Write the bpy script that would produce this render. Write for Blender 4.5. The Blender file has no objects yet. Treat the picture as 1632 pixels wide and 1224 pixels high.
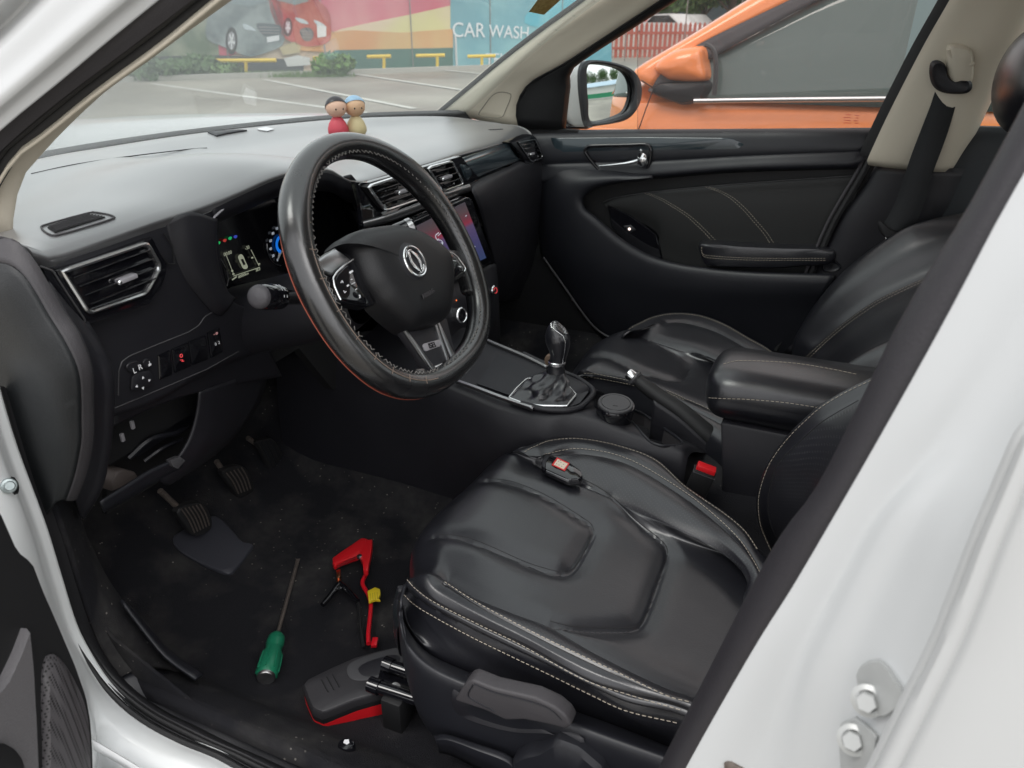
import bpy, bmesh, math, random
import numpy as np
from math import radians, sin, cos, pi
from mathutils import Vector, Matrix
from mathutils.bvhtree import BVHTree
random.seed(7); np.random.seed(7)
SC = bpy.context.scene; COL = SC.collection

# ------------------------------------------------------------------ camera
# axes: X = front of the car, Y = driver's side, Z = up, ground at z = 0
IW, IH, FP = 1632., 1224., 1180.
PITCH, YAW = radians(26.25), radians(23.4)
CP = np.array([-.52, 1.15, 1.20])
_h = np.array([sin(YAW), -cos(YAW), 0.]); R_ = np.array([-cos(YAW), -sin(YAW), 0.]); _u = np.array([0, 0, 1.])
F_ = _h*cos(PITCH) - _u*sin(PITCH); U_ = _u*cos(PITCH) + _h*sin(PITCH)
cd = bpy.data.cameras.new('camera'); cam = bpy.data.objects.new('camera', cd); COL.objects.link(cam)
cam.matrix_world = Matrix([[R_[i], U_[i], -F_[i], CP[i]] for i in range(3)] + [[0, 0, 0, 1]])
cd.sensor_width = 36; cd.lens = FP/IW*36; cd.clip_start = .02; cd.clip_end = 2000
cd.dof.use_dof = True; cd.dof.focus_distance = 1.12; cd.dof.aperture_fstop = 9
SC.camera = cam

# ------------------------------------------------------------------ sky, sun, exposure (overcast)
w = bpy.data.worlds.new('World'); SC.world = w; w.use_nodes = True
nt = w.node_tree; nt.nodes.clear()
sky = nt.nodes.new('ShaderNodeTexSky'); sky.sky_type = 'NISHITA'; sky.sun_disc = False
sky.sun_elevation = radians(52); sky.sun_rotation = radians(-60); sky.dust_density = 4; sky.air_density = 1.2
hs = nt.nodes.new('ShaderNodeHueSaturation'); hs.inputs['Saturation'].default_value = .12
bg = nt.nodes.new('ShaderNodeBackground'); bg.inputs[1].default_value = .15
mx = nt.nodes.new('ShaderNodeMixRGB'); mx.inputs[0].default_value = .55; mx.inputs[2].default_value = (7.6, 7.6, 7.8, 1)
ow = nt.nodes.new('ShaderNodeOutputWorld')
nt.links.new(sky.outputs[0], hs.inputs['Color']); nt.links.new(hs.outputs[0], mx.inputs[1])
nt.links.new(mx.outputs[0], bg.inputs[0]); nt.links.new(bg.outputs[0], ow.inputs[0])
sl = bpy.data.lights.new('sun', 'SUN'); sl.energy = .9; sl.angle = radians(25); sl.color = (1, .97, .93)
so = bpy.data.objects.new('sun', sl); COL.objects.link(so)
so.rotation_euler = Vector((-.35, -.5, -.95)).to_track_quat('-Z', 'Y').to_euler()   # light comes down from the front driver's side
SC.view_settings.view_transform = 'Standard'; SC.view_settings.look = 'None'
SC.view_settings.exposure = .6; SC.view_settings.gamma = 1

# ------------------------------------------------------------------ geometry helpers
def ray(px, py): return F_ + R_*(px-IW/2)/FP - U_*(py-IH/2)/FP
def U(px, py, ax, v):
    i = 'xyz'.index(ax); d = ray(px, py); return CP + d*((v-CP[i])/d[i])
def P(pts, ax, v=None):                       # list of (px,py[,v]) on planes ax=v
    return [U(p[0], p[1], ax, p[2] if len(p) > 2 else v) for p in pts]
def plane_pt(px, py, o, n):
    d = ray(px, py); return CP + d*(np.dot(np.asarray(o)-CP, n)/np.dot(d, n))
def nrm(v): v = np.asarray(v, float); return v/(np.linalg.norm(v)+1e-12)
def cr(pts, n, closed=False):
    p = np.asarray(pts, float)
    if closed: q = np.vstack([p[-1], p, p[0], p[1]]); m = len(p)
    else:
        if len(p) == 2: t = np.linspace(0, 1, n)[:, None]; return p[0]*(1-t)+p[1]*t
        q = np.vstack([2*p[0]-p[1], p, 2*p[-1]-p[-2]]); m = len(p)-1
    dense = []
    for i in range(m):
        a, b, c, d = q[i:i+4]
        for t in np.linspace(0, 1, 12, endpoint=False):
            dense.append(.5*((2*b)+(-a+c)*t+(2*a-5*b+4*c-d)*t*t+(-a+3*b-3*c+d)*t**3))
    dense.append(q[m+1]); D = np.array(dense)
    s = np.concatenate([[0], np.cumsum(np.linalg.norm(np.diff(D, axis=0), axis=1))])
    tt = np.linspace(0, s[-1], n+1)[:-1] if closed else np.linspace(0, s[-1], n)
    return np.stack([np.interp(tt, s, D[:, k]) for k in range(3)], 1)
def crseg(pts, nv):                           # spline through every rail, nv steps per gap
    p = np.asarray(pts, float); m = len(p)-1; q = np.vstack([2*p[0]-p[1], p, 2*p[-1]-p[-2]]); o = []
    for i in range(m):
        a, b, c, d = q[i:i+4]; la, lb, lc = [max(1e-5, np.linalg.norm(v)) for v in (b-a, c-b, d-c)]
        m1 = ((b-a)/la+(c-b)/lb)*.5*lb if 0 < i else (c-b); m2 = ((c-b)/lb+(d-c)/lc)*.5*lb if i < m-1 else (c-b)
        for t in np.linspace(0, 1, nv, endpoint=False):
            o.append((2*t**3-3*t*t+1)*b+(t**3-2*t*t+t)*m1+(3*t*t-2*t**3)*c+(t**3-t*t)*m2)
    o.append(p[-1]); return np.array(o)
def lin(pts, n, closed=False):
    p = np.asarray(pts, float)
    if closed: p = np.vstack([p, p[0]])
    s = np.concatenate([[0], np.cumsum(np.linalg.norm(np.diff(p, axis=0), axis=1))])
    tt = np.linspace(0, s[-1], n+1)[:-1] if closed else np.linspace(0, s[-1], n)
    return np.stack([np.interp(tt, s, p[:, k]) for k in range(3)], 1)
class B:                                      # mesh bucket
    def __init__(s): s.v = []; s.f = []; s.uv = []
    def add(s, v, f):
        o = len(s.v); s.v += [tuple(map(float, a)) for a in v]; s.f += [tuple(i+o for i in q) for q in f]; return s
    def grid(s, G, cu=False, cv=False):
        G = np.asarray(G); m, n = G.shape[:2]; F = []
        for i in range(m if cu else m-1):
            for j in range(n if cv else n-1):
                a, b = i, (i+1) % m; c, d = j, (j+1) % n
                F.append((a*n+c, b*n+c, b*n+d, a*n+d))
        return s.add(G.reshape(-1, 3), F)
    def rails(s, rails, nu=24, nv=4):         # rails: curves running along u, splined across v
        Rr = np.array([cr(r, nu) for r in rails])
        out = np.array([crseg(Rr[:, i], nv) for i in range(nu)])
        s.grid(out); return s
    def tube(s, pts, r, n=8, closed=False, caps=True):
        p = np.asarray(pts, float); m = len(p); rr = np.full(m, r) if np.isscalar(r) else np.asarray(r)
        t = np.array([nrm(p[(i+1) % m]-p[i-1]) if closed else nrm(p[min(i+1, m-1)]-p[max(i-1, 0)]) for i in range(m)])
        a = nrm(np.cross(t[0], [.13, .22, 1.]) if abs(t[0][2]) < .9 else np.cross(t[0], [1, .1, 0]))
        G = []
        for i in range(m):
            a = nrm(a-t[i]*np.dot(a, t[i])); b = np.cross(t[i], a)
            G.append([p[i]+rr[i]*(cos(q)*a+sin(q)*b) for q in np.linspace(0, 2*pi, n, endpoint=False)])
        o = len(s.v); s.grid(G, cu=closed, cv=True)
        if caps and not closed: s.f += [tuple(o+j for j in range(n))[::-1], tuple(o+(m-1)*n+j for j in range(n))]
        return s
    def prism(s, pts, vec):
        p = np.asarray(pts, float); n = len(p); vec = np.asarray(vec, float)
        return s.add(np.vstack([p, p+vec]), [tuple(range(n))[::-1], tuple(range(n, 2*n))] + [(i, (i+1) % n, n+(i+1) % n, n+i) for i in range(n)])
    def box(s, c, sz, A=None):
        c = np.asarray(c, float); A = np.eye(3) if A is None else np.asarray(A)
        v = [c+sum(A[k]*sz[k]*.5*q[k] for k in range(3)) for q in [(x, y, z) for x in (-1, 1) for y in (-1, 1) for z in (-1, 1)]]
        return s.add(v, [(0, 1, 3, 2), (4, 6, 7, 5), (0, 4, 5, 1), (2, 3, 7, 6), (0, 2, 6, 4), (1, 5, 7, 3)])
    def lathe(s, prof, o, ax, n=24, xa=None, sq=(1, 1)):     # prof: (radius, height)
        ax = nrm(ax); a = nrm(np.cross(ax, [.1, .2, 1]) if abs(ax[2]) < .9 else np.cross(ax, [1, .1, 0])) if xa is None else nrm(xa)
        b = np.cross(ax, a); o = np.asarray(o, float)
        s.grid([[o+ax*h+r*(cos(q)*a*sq[0]+sin(q)*b*sq[1]) for q in np.linspace(0, 2*pi, n, endpoint=False)] for r, h in prof], cv=True); return s
    def ell(s, c, r, A=None, n=16, m=10):
        A = np.eye(3) if A is None else np.asarray(A); c = np.asarray(c, float)
        s.grid([[c+A[0]*r[0]*sin(t)*cos(q)+A[1]*r[1]*sin(t)*sin(q)+A[2]*r[2]*cos(t) for q in np.linspace(0, 2*pi, n, endpoint=False)] for t in np.linspace(.02, pi-.02, m)], cv=True); return s
    def dome(s, out, prof, n=48, spline=True, cen=None):   # prof: (scale towards centroid, offset vec)
        o = cr(out, n, True) if spline else lin(out, n, True); c = o.mean(0) if cen is None else cen
        G = [[c+(p-c)*k+np.asarray(h) for p in o] for k, h in prof]
        base = len(s.v); s.grid(G, cv=True); s.f.append(tuple(base+(len(prof)-1)*n+i for i in range(n))); return s

WL = {}
def make(name, b, mat, parent=None, smooth=True, kind=None, bevel=0, solid=0, ang=40, sub=0, seg=2, label=None, center=True):
    v = np.array(b.v, float); c = (v.min(0)+v.max(0))/2
    me = bpy.data.meshes.new(name); me.from_pydata([tuple(x) for x in v-c], [], b.f)
    bm = bmesh.new(); bm.from_mesh(me); bmesh.ops.remove_doubles(bm, verts=bm.verts, dist=1e-6)
    bmesh.ops.recalc_face_normals(bm, faces=bm.faces)
    if bevel:
        es = [e for e in bm.edges if len(e.link_faces) == 2 and e.calc_face_angle(0) > radians(28)]
        if es: bmesh.ops.bevel(bm, geom=es, offset=bevel, segments=seg, affect='EDGES', profile=.5, clamp_overlap=True)
    bm.to_mesh(me); bm.free()
    if smooth:
        for p in me.polygons: p.use_smooth = True
        me.set_sharp_from_angle(angle=radians(ang))
    me.materials.append(mat)
    o = bpy.data.objects.new(name, me); COL.objects.link(o)
    if parent is not None:
        o.parent = parent; o.location = Vector(c)-WL[parent.name]
    else: o.location = Vector(c)
    WL[o.name] = Vector(c)
    if kind is None and name in ('stitching', 'lacing', 'worn_seam'): kind = 'stuff'
    if kind: o['kind'] = kind
    if label: o['label'] = label
    if solid:
        m = o.modifiers.new('s', 'SOLIDIFY'); m.thickness = abs(solid); m.offset = -1 if solid > 0 else 1
    return o
def tag(o, label, cat, group=None):
    o['label'] = label; o['category'] = cat
    if group: o['group'] = group
    return o
def thing(name, label, cat, loc, group=None):
    o = bpy.data.objects.new(name, None); COL.objects.link(o); o.empty_display_size = .05
    o.location = Vector(tuple(loc)); WL[o.name] = Vector(tuple(loc)); return tag(o, label, cat, group)
def struct(name, b, mat, **k): return make(name, b, mat, kind='structure', **k)
def bvh_of(*bs):
    v = []; f = []
    for b in bs: o = len(v); v += b.v; f += [tuple(i+o for i in q) for q in b.f]
    return BVHTree.FromPolygons(v, f)
def hit(t, px, py, off=0.):
    d = Vector(nrm(ray(px, py))); r = t.ray_cast(Vector(CP), d)
    if r[0] is None: return None
    n = r[1] if r[1].dot(d) < 0 else -r[1]
    return np.array(r[0]+n*off)
def hits(t, pts, off=0.):
    out = [hit(t, p[0], p[1], off) for p in pts]; return [o for o in out if o is not None]
def stitch(b, pts, up, L=.0042, gap=.0022, wd=.0007, ht=.0007, spline=True, off=.0006):
    p = np.asarray(pts, float); tot = np.linalg.norm(np.diff(p, axis=0), axis=1).sum()
    n = max(3, int(tot/(L+gap))); q = cr(p, n*2) if spline else lin(p, n*2)
    for i in range(n):
        a, c = q[2*i], q[2*i+1]; t = nrm(c-a); u = nrm(np.asarray(up)-t*np.dot(up, t)); s = np.cross(t, u)
        b.box((a+c)/2+u*off, (L, wd, ht), (t, s, u))
def ssd(b, path, t, n=60, off=.0011, L=.0042, gap=.0022, wd=.0007):   # stitches projected on a surface along a pixel path
    pp = [(a[0], a[1], 0) for a in path]; q = cr(pp, n)
    h = hits(t, q, 0)
    if len(h) > 3:
        u = CP-h[len(h)//2]; stitch(b, h, nrm(u), L, gap, wd, off=off)
def text(name, s, o, right, up, size, mat, parent, ext=.0002, kind=None, align='CENTER'):
    cu = bpy.data.curves.new(name, 'FONT'); cu.body = s; cu.size = size; cu.extrude = ext; cu.align_x = align; cu.align_y = 'CENTER'
    tmp = bpy.data.objects.new('tmp', cu); me = bpy.data.meshes.new_from_object(tmp); bpy.data.objects.remove(tmp)
    r = nrm(right); u = nrm(np.asarray(up)-r*np.dot(up, r)); n = np.cross(r, u); b = B()
    b.add([np.asarray(o)+r*v.co.x+u*v.co.y+n*v.co.z for v in me.vertices], [tuple(p.vertices) for p in me.polygons])
    return make(name, b, mat, parent, smooth=False, kind=kind)

# ------------------------------------------------------------------ materials
def mat(name, col, rough=.5, metal=0, bump=0, scale=200, dist=.001, spec=.5, coat=0, coatr=.05, var=0, vscale=20, emit=None, es=1, vor=False, detail=3):
    m = bpy.data.materials.new(name); m.use_nodes = True; n = m.node_tree.nodes; l = m.node_tree.links
    p = n['Principled BSDF']; p.inputs['Base Color'].default_value = (*col, 1); p.inputs['Roughness'].default_value = rough
    p.inputs['Metallic'].default_value = metal; p.inputs['Specular IOR Level'].default_value = spec
    p.inputs['Coat Weight'].default_value = coat; p.inputs['Coat Roughness'].default_value = coatr
    if bump or var:
        tc = n.new('ShaderNodeTexCoord')
    if bump:
        t = n.new('ShaderNodeTexVoronoi' if vor else 'ShaderNodeTexNoise'); t.inputs['Scale'].default_value = scale
        if not vor: t.inputs['Detail'].default_value = detail
        b = n.new('ShaderNodeBump'); b.inputs['Strength'].default_value = bump; b.inputs['Distance'].default_value = dist
        l.new(tc.outputs['Object'], t.inputs['Vector']); l.new(t.outputs[0], b.inputs['Height']); l.new(b.outputs[0], p.inputs['Normal'])
    if var:
        t = n.new('ShaderNodeTexNoise'); t.inputs['Scale'].default_value = vscale; t.inputs['Detail'].default_value = 4
        rr = n.new('ShaderNodeMapRange'); rr.inputs['To Min'].default_value = 1-var; rr.inputs['To Max'].default_value = 1+var
        mm = n.new('ShaderNodeMixRGB'); mm.blend_type = 'MULTIPLY'; mm.inputs[0].default_value = 1; mm.inputs[1].default_value = (*col, 1)
        l.new(tc.outputs['Object'], t.inputs['Vector']); l.new(t.outputs[0], rr.inputs['Value']); l.new(rr.outputs[0], mm.inputs[2]); l.new(mm.outputs[0], p.inputs['Base Color'])
        r2 = n.new('ShaderNodeMapRange'); r2.inputs['To Min'].default_value = max(.02, rough-.08); r2.inputs['To Max'].default_value = rough+.08
        l.new(t.outputs[0], r2.inputs['Value']); l.new(r2.outputs[0], p.inputs['Roughness'])
    if emit: p.inputs['Emission Color'].default_value = (*emit, 1); p.inputs['Emission Strength'].default_value = es
    return m
def creases(m, scale, dist, strength=.5):     # broad soft wrinkles on top of the fine grain
    n = m.node_tree.nodes; l = m.node_tree.links; p = n['Principled BSDF']; tc = n.new('ShaderNodeTexCoord'); t = n.new('ShaderNodeTexNoise'); t.inputs['Scale'].default_value = scale; t.inputs['Detail'].default_value = 3; t.inputs['Distortion'].default_value = 1.2
    b = n.new('ShaderNodeBump'); b.inputs['Strength'].default_value = strength; b.inputs['Distance'].default_value = dist
    l.new(tc.outputs['Object'], t.inputs['Vector']); l.new(t.outputs[0], b.inputs['Height'])
    if p.inputs['Normal'].links: l.new(p.inputs['Normal'].links[0].from_socket, b.inputs['Normal'])
    l.new(b.outputs[0], p.inputs['Normal'])
def glass(name, tint=(.93, .96, .95), ior=1.5, gl=.0):
    m = bpy.data.materials.new(name); m.use_nodes = True; n = m.node_tree.nodes; l = m.node_tree.links; n.clear()
    tr = n.new('ShaderNodeBsdfTransparent'); tr.inputs[0].default_value = (*tint, 1)
    g = n.new('ShaderNodeBsdfGlossy'); g.inputs['Roughness'].default_value = .01
    lw = n.new('ShaderNodeLayerWeight'); lw.inputs[0].default_value = .5; pw = n.new('ShaderNodeMath'); pw.operation = 'POWER'; pw.inputs[1].default_value = 5.
    fr = n.new('ShaderNodeMapRange'); f0 = ((ior-1)/(ior+1))**2; fr.inputs['To Min'].default_value = f0; fr.inputs['To Max'].default_value = .9
    l.new(lw.outputs['Facing'], pw.inputs[0]); l.new(pw.outputs[0], fr.inputs['Value'])
    ms = n.new('ShaderNodeMixShader'); o = n.new('ShaderNodeOutputMaterial')
    l.new(fr.outputs[0], ms.inputs[0]); l.new(tr.outputs[0], ms.inputs[1]); l.new(g.outputs[0], ms.inputs[2]); l.new(ms.outputs[0], o.inputs[0])
    return m
M = dict(
 dash=mat('dash_plastic', (.055, .055, .058), .34, bump=.25, scale=900, dist=.0004, var=.06, vscale=8, spec=1.0, coat=1, coatr=.30),
 dashf=mat('dash_face_plastic', (.0120, .0118, .0155), .5, bump=.35, scale=1100, dist=.0005, var=.1),
 trim=mat('dark_trim', (.0118, .0124, .0165), .45, bump=.25, scale=900, dist=.0005, var=.1),
 trimg=mat('grained_grey_plastic', (.045, .042, .046), .55, bump=.5, scale=700, dist=.0008),
 leather=mat('black_leather', (.0112, .0115, .0150), .32, bump=.28, scale=420, dist=.0007, var=.14, vscale=14, detail=6, spec=.7, coat=.4, coatr=.27),
 rim=mat('wheel_leather', (.0095, .0095, .0105), .25, bump=.22, scale=650, dist=.0005, var=.15, vscale=20, spec=.8, coat=.6, coatr=.22),
 gloss=mat('gloss_black', (.006, .006, .008), .08, coat=.6),
 glossb=mat('gloss_slate', (.022, .034, .042), .18, coat=.7, coatr=.08),
 chrome=mat('chrome', (.90, .91, .92), .22, 1), satin=mat('satin_silver', (.45, .45, .46), .32, 1),
 steel=mat('steel', (.5, .5, .5), .38, 1, var=.25, vscale=90), zinc=mat('zinc_bolt', (.38, .43, .43), .42, 1, bump=.2, scale=300),
 white=mat('white_car_paint', (.52, .53, .53), .32, coat=.5, coatr=.06), jamb=mat('white_jamb_paint', (.56, .575, .58), .4, coat=.25, coatr=.15, var=.06, vscale=5),
 seal=mat('rubber_seal', (.016, .016, .018), .55, bump=.3, scale=350), sealg=mat('grey_flocked_seal', (.06, .056, .062), .75, bump=.4, scale=600),
 beige=mat('beige_trim', (.62, .565, .46), .55, bump=.25, scale=700, dist=.0005), cloth=mat('headliner', (.5, .47, .41), .9),
 carpet=None, red=mat('red_plastic', (.62, .012, .018), .35), redb=mat('red_rubber', (.6, .01, .02), .3),
 yellow=mat('yellow_tag', (.72, .55, .02), .5), green=mat('green_handle', (.012, .16, .085), .35, bump=.2, scale=200),
 belt=mat('belt_webbing', (.010, .011, .013), .7, bump=.6, scale=1200), orange=mat('orange_paint', (.90, .285, .09), .25, coat=.7, coatr=.04),
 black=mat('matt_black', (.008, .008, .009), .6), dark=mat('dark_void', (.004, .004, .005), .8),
 thread=mat('cream_thread', (.42, .37, .30), .8), threadr=mat('rust_thread', (.30, .07, .04), .7), rubber=mat('black_rubber', (.014, .014, .015), .6, bump=.3, scale=300),
 mark=mat('white_print', (.75, .76, .78), .5), copper=mat('copper', (.6, .25, .14), .35, 1), rust=mat('dusty_steel', (.2, .17, .15), .5, .7, var=.5, vscale=200),
 paper=mat('label_paper', (.72, .62, .5), .6), grey=mat('grey_plastic', (.055, .054, .058), .45, bump=.2, scale=600), hinge=mat('hinge_paint', (.40, .41, .405), .4, coat=.3, var=.12, vscale=40), greyl=mat('light_grey_plastic', (.30, .29, .31), .4),
)
# ---- carpet with dust and crumbs
def carpet():
    m = mat('black_carpet', (.011, .011, .012), .95, bump=1, scale=900, dist=.004, spec=.2); n = m.node_tree.nodes; l = m.node_tree.links; p = n['Principled BSDF']
    tc = n.new('ShaderNodeTexCoord')
    v = n.new('ShaderNodeTexVoronoi'); v.inputs['Scale'].default_value = 75; v.inputs['Randomness'].default_value = 1
    lt = n.new('ShaderNodeMath'); lt.operation = 'LESS_THAN'; lt.inputs[1].default_value = .11
    k = n.new('ShaderNodeTexNoise'); k.inputs['Scale'].default_value = 9; k.inputs['Detail'].default_value = 5
    g = n.new('ShaderNodeMapRange'); g.inputs['From Min'].default_value = .46; g.inputs['From Max'].default_value = .75; g.inputs['To Max'].default_value = 1
    mu = n.new('ShaderNodeMath'); mu.operation = 'MULTIPLY'
    l.new(tc.outputs['Object'], v.inputs['Vector']); l.new(tc.outputs['Object'], k.inputs['Vector']); l.new(v.outputs['Distance'], lt.inputs[0])
    l.new(k.outputs[0], g.inputs['Value']); l.new(lt.outputs[0], mu.inputs[0]); l.new(g.outputs[0], mu.inputs[1])
    d = n.new('ShaderNodeMixRGB'); d.inputs[1].default_value = (.019, .019, .023, 1); d.inputs[2].default_value = (.105, .10, .095, 1)
    f = n.new('ShaderNodeTexNoise'); f.inputs['Scale'].default_value = 60; f.inputs['Detail'].default_value = 6
    m2 = n.new('ShaderNodeMath'); m2.operation = 'MULTIPLY'; l.new(tc.outputs['Object'], f.inputs['Vector']); l.new(f.outputs[0], m2.inputs[0]); l.new(g.outputs[0], m2.inputs[1])
    l.new(m2.outputs[0], d.inputs[0])
    c = n.new('ShaderNodeMixRGB'); c.inputs[2].default_value = (.42, .38, .34, 1); l.new(d.outputs[0], c.inputs[1]); l.new(mu.outputs[0], c.inputs[0]); l.new(c.outputs[0], p.inputs['Base Color'])
    return m
M['carpet'] = carpet()
dp = M['dash'].node_tree.nodes['Principled BSDF']; dp.inputs['Sheen Weight'].default_value = .6; dp.inputs['Sheen Roughness'].default_value = .35; dp.inputs['Coat IOR'].default_value = 1.75
def perf(name, nx):        # leather with rows of tiny punched holes (fine relief), holes laid out on the X/Y grid of the object
    m = mat(name, (.013, .013, .017), .34, spec=.7, coat=.4, coatr=.27); n = m.node_tree.nodes; l = m.node_tree.links; p = n['Principled BSDF']
    tc = n.new('ShaderNodeTexCoord'); mp = n.new('ShaderNodeMapping'); mp.inputs['Scale'].default_value = (210, 210, 0) if nx == 'xy' else (240, 0, 240); mp.inputs['Rotation'].default_value = (0, 0, radians(45)) if nx == 'xy' else (0, radians(45), 0)
    fr = n.new('ShaderNodeVectorMath'); fr.operation = 'FRACTION'; sb = n.new('ShaderNodeVectorMath'); sb.operation = 'SUBTRACT'; sb.inputs[1].default_value = (.5, .5, 0) if nx == 'xy' else (.5, 0, .5)
    ln = n.new('ShaderNodeVectorMath'); ln.operation = 'LENGTH'; st = n.new('ShaderNodeMath'); st.operation = 'LESS_THAN'; st.inputs[1].default_value = .17
    l.new(tc.outputs['Object'], mp.inputs[0]); l.new(mp.outputs[0], fr.inputs[0]); l.new(fr.outputs[0], sb.inputs[0]); l.new(sb.outputs[0], ln.inputs[0]); l.new(ln.outputs['Value'], st.inputs[0])
    mc = n.new('ShaderNodeMixRGB'); mc.inputs[1].default_value = (.013, .013, .017, 1); mc.inputs[2].default_value = (.04, .04, .043, 1)
    l.new(st.outputs[0], mc.inputs[0]); l.new(mc.outputs[0], p.inputs['Base Color'])
    iv = n.new('ShaderNodeMath'); iv.operation = 'SUBTRACT'; iv.inputs[0].default_value = 1; l.new(st.outputs[0], iv.inputs[1])
    b = n.new('ShaderNodeBump'); b.inputs['Strength'].default_value = .8; b.inputs['Distance'].default_value = .0008; l.new(iv.outputs[0], b.inputs['Height']); l.new(b.outputs[0], p.inputs['Normal'])
    return m
M['perf'] = perf('perforated_leather', 'xy'); M['perfb'] = perf('perforated_back_leather', 'xz')
M['glass'] = glass('clear_glass'); M['tint'] = glass('tinted_glass', (.90, .87, .85), 1.45)
M['wsg'] = glass('windshield_glass', (.93, .96, .95), 1.4)
def dusty(m, k):
    n = m.node_tree.nodes; l = m.node_tree.links; o = n['Material Output']; src = o.inputs[0].links[0].from_socket
    d = n.new('ShaderNodeBsdfTranslucent'); d.inputs[0].default_value = (.85, .88, .88, 1); d2 = n.new('ShaderNodeBsdfDiffuse'); d2.inputs[0].default_value = (.85, .88, .88, 1); a = n.new('ShaderNodeMixShader')
    x = n.new('ShaderNodeMixShader'); l.new(d.outputs[0], a.inputs[1]); l.new(d2.outputs[0], a.inputs[2])
    tc = n.new('ShaderNodeTexCoord'); t = n.new('ShaderNodeTexNoise'); t.inputs['Scale'].default_value = 5; t.inputs['Detail'].default_value = 6; r = n.new('ShaderNodeMapRange'); r.inputs['To Min'].default_value = k*.6; r.inputs['To Max'].default_value = k*1.4
    l.new(tc.outputs['Object'], t.inputs['Vector']); l.new(t.outputs[0], r.inputs['Value']); l.new(r.outputs[0], x.inputs[0]); l.new(src, x.inputs[1]); l.new(a.outputs[0], x.inputs[2]); l.new(x.outputs[0], o.inputs[0])
dusty(M['wsg'], .075); dusty(M['tint'], .035)
creases(M['leather'], 14, .0022, .22); creases(M['rim'], 40, .0010, .3)
# ------------------------------------------------------------------ OUTDOORS
def asphalt():
    m = mat('worn_concrete', (.25, .235, .20), .75); n = m.node_tree.nodes; l = m.node_tree.links; p = n['Principled BSDF']
    tc = n.new('ShaderNodeTexCoord'); a = n.new('ShaderNodeTexNoise'); a.inputs['Scale'].default_value = .35; a.inputs['Detail'].default_value = 8
    c = n.new('ShaderNodeValToRGB'); c.color_ramp.elements[0].color = (.17, .155, .13, 1); c.color_ramp.elements[0].position = .35; c.color_ramp.elements[1].color = (.33, .31, .265, 1); c.color_ramp.elements[1].position = .68
    l.new(tc.outputs['Object'], a.inputs['Vector']); l.new(a.outputs[0], c.inputs[0]); l.new(c.outputs[0], p.inputs['Base Color'])
    r = n.new('ShaderNodeMapRange'); r.inputs['To Min'].default_value = .35; r.inputs['To Max'].default_value = .9; l.new(a.outputs[0], r.inputs['Value']); l.new(r.outputs[0], p.inputs['Roughness'])
    return m
struct('ground', B().grid([[(x, y, 0) for y in (-400, -60, -20, 0, 20, 300)] for x in (-300, -60, -10, 10, 60, 400)]), asphalt())
def G(px, py, z=0.): return U(px, py, 'z', z)
WA = np.array([14.264, -11.6, 0]); WD = nrm([-6.408, -8.585, 0]); WN = np.array([-WD[1], WD[0], 0])
if np.dot(WN, CP-WA) > 0: WN = -WN                     # points away from the camera
WA = WA+WN*.9
def W(px, py, off=0.): return plane_pt(px, py, WA-WN*off, WN)
# painted mural wall
def paint2(name, a, b, sc=1.5, rough=.7, lo=.4, hi=.6, stretch=(1, 1, 1)):
    m = mat(name, a, rough); n = m.node_tree.nodes; l = m.node_tree.links; p = n['Principled BSDF']
    tc = n.new('ShaderNodeTexCoord'); mp = n.new('ShaderNodeMapping'); mp.inputs['Scale'].default_value = stretch
    t = n.new('ShaderNodeTexNoise'); t.inputs['Scale'].default_value = sc; t.inputs['Detail'].default_value = 5
    c = n.new('ShaderNodeValToRGB'); c.color_ramp.elements[0].color = (*a, 1); c.color_ramp.elements[0].position = lo; c.color_ramp.elements[1].color = (*b, 1); c.color_ramp.elements[1].position = hi
    l.new(tc.outputs['Object'], mp.inputs[0]); l.new(mp.outputs[0], t.inputs['Vector']); l.new(t.outputs[0], c.inputs[0]); l.new(c.outputs[0], p.inputs['Base Color'])
    return m
mural = thing('mural_wall', 'long painted wall with cars, pink swirls and a blue car wash panel behind the yellow rails', 'wall', WA)
def wq(x0, x1, y0, y1, off): return [W(x0, y0, off), W(x1, y0, off), W(x1, y1, off), W(x0, y1, off)]
def zwall(a, b_, z0, z1, off, th, name, m, parent=mural):   # wall band between two pixel columns, real heights
    p, q = W(a, 60, off), W(b_, 60, off)
    return make(name, B().prism([(p[0], p[1], z0), (q[0], q[1], z0), (q[0], q[1], z1), (p[0], p[1], z1)], WN*th), m, parent, smooth=False)
zwall(-420, 968, 0, 2.6, -.03, .2, 'wall', paint2('mural_base', (.52, .34, .30), (.62, .50, .38), .5))
def wpoly(name, pts, off, m, parent=mural, spline=False):
    p = [W(x, y, off) for x, y in pts]
    if spline: p = list(cr(p, 40, True))
    return make(name, B().prism(p, WN*.008), m, parent, smooth=False)
wpoly('painted_sky', [(290, 130), (290, -75), (722, -75), (722, 56), (530, 50), (420, 62)], .0, paint2('pink_paint', (.62, .10, .16), (.74, .36, .34), .55, stretch=(1, 1, .5), lo=.45, hi=.78))
wpoly('painted_glow', [(545, 46), (600, 34), (660, 22), (722, 8), (722, 56), (530, 52)], .012, paint2('cream_paint', (.72, .55, .40), (.70, .62, .30), .5))
wpoly('painted_road', [(470, 80), (500, 55), (560, 48), (640, 52), (722, 46), (722, 80), (534, 84)], .022, paint2('orange_wall_paint', (.66, .30, .12), (.66, .42, .18), .6, stretch=(1, 1, .3)))
wpoly('green_base', [(534, 80), (722, 76), (722, 116), (534, 119)], .03, mat('green_wall_paint', (.07, .16, .13), .7, var=.2, vscale=2))
wpoly('dark_base', [(150, 92), (350, 88), (484, 96), (484, 126), (150, 133)], .03, mat('dark_wall_paint', (.06, .065, .07), .8, var=.3, vscale=2))
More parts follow.
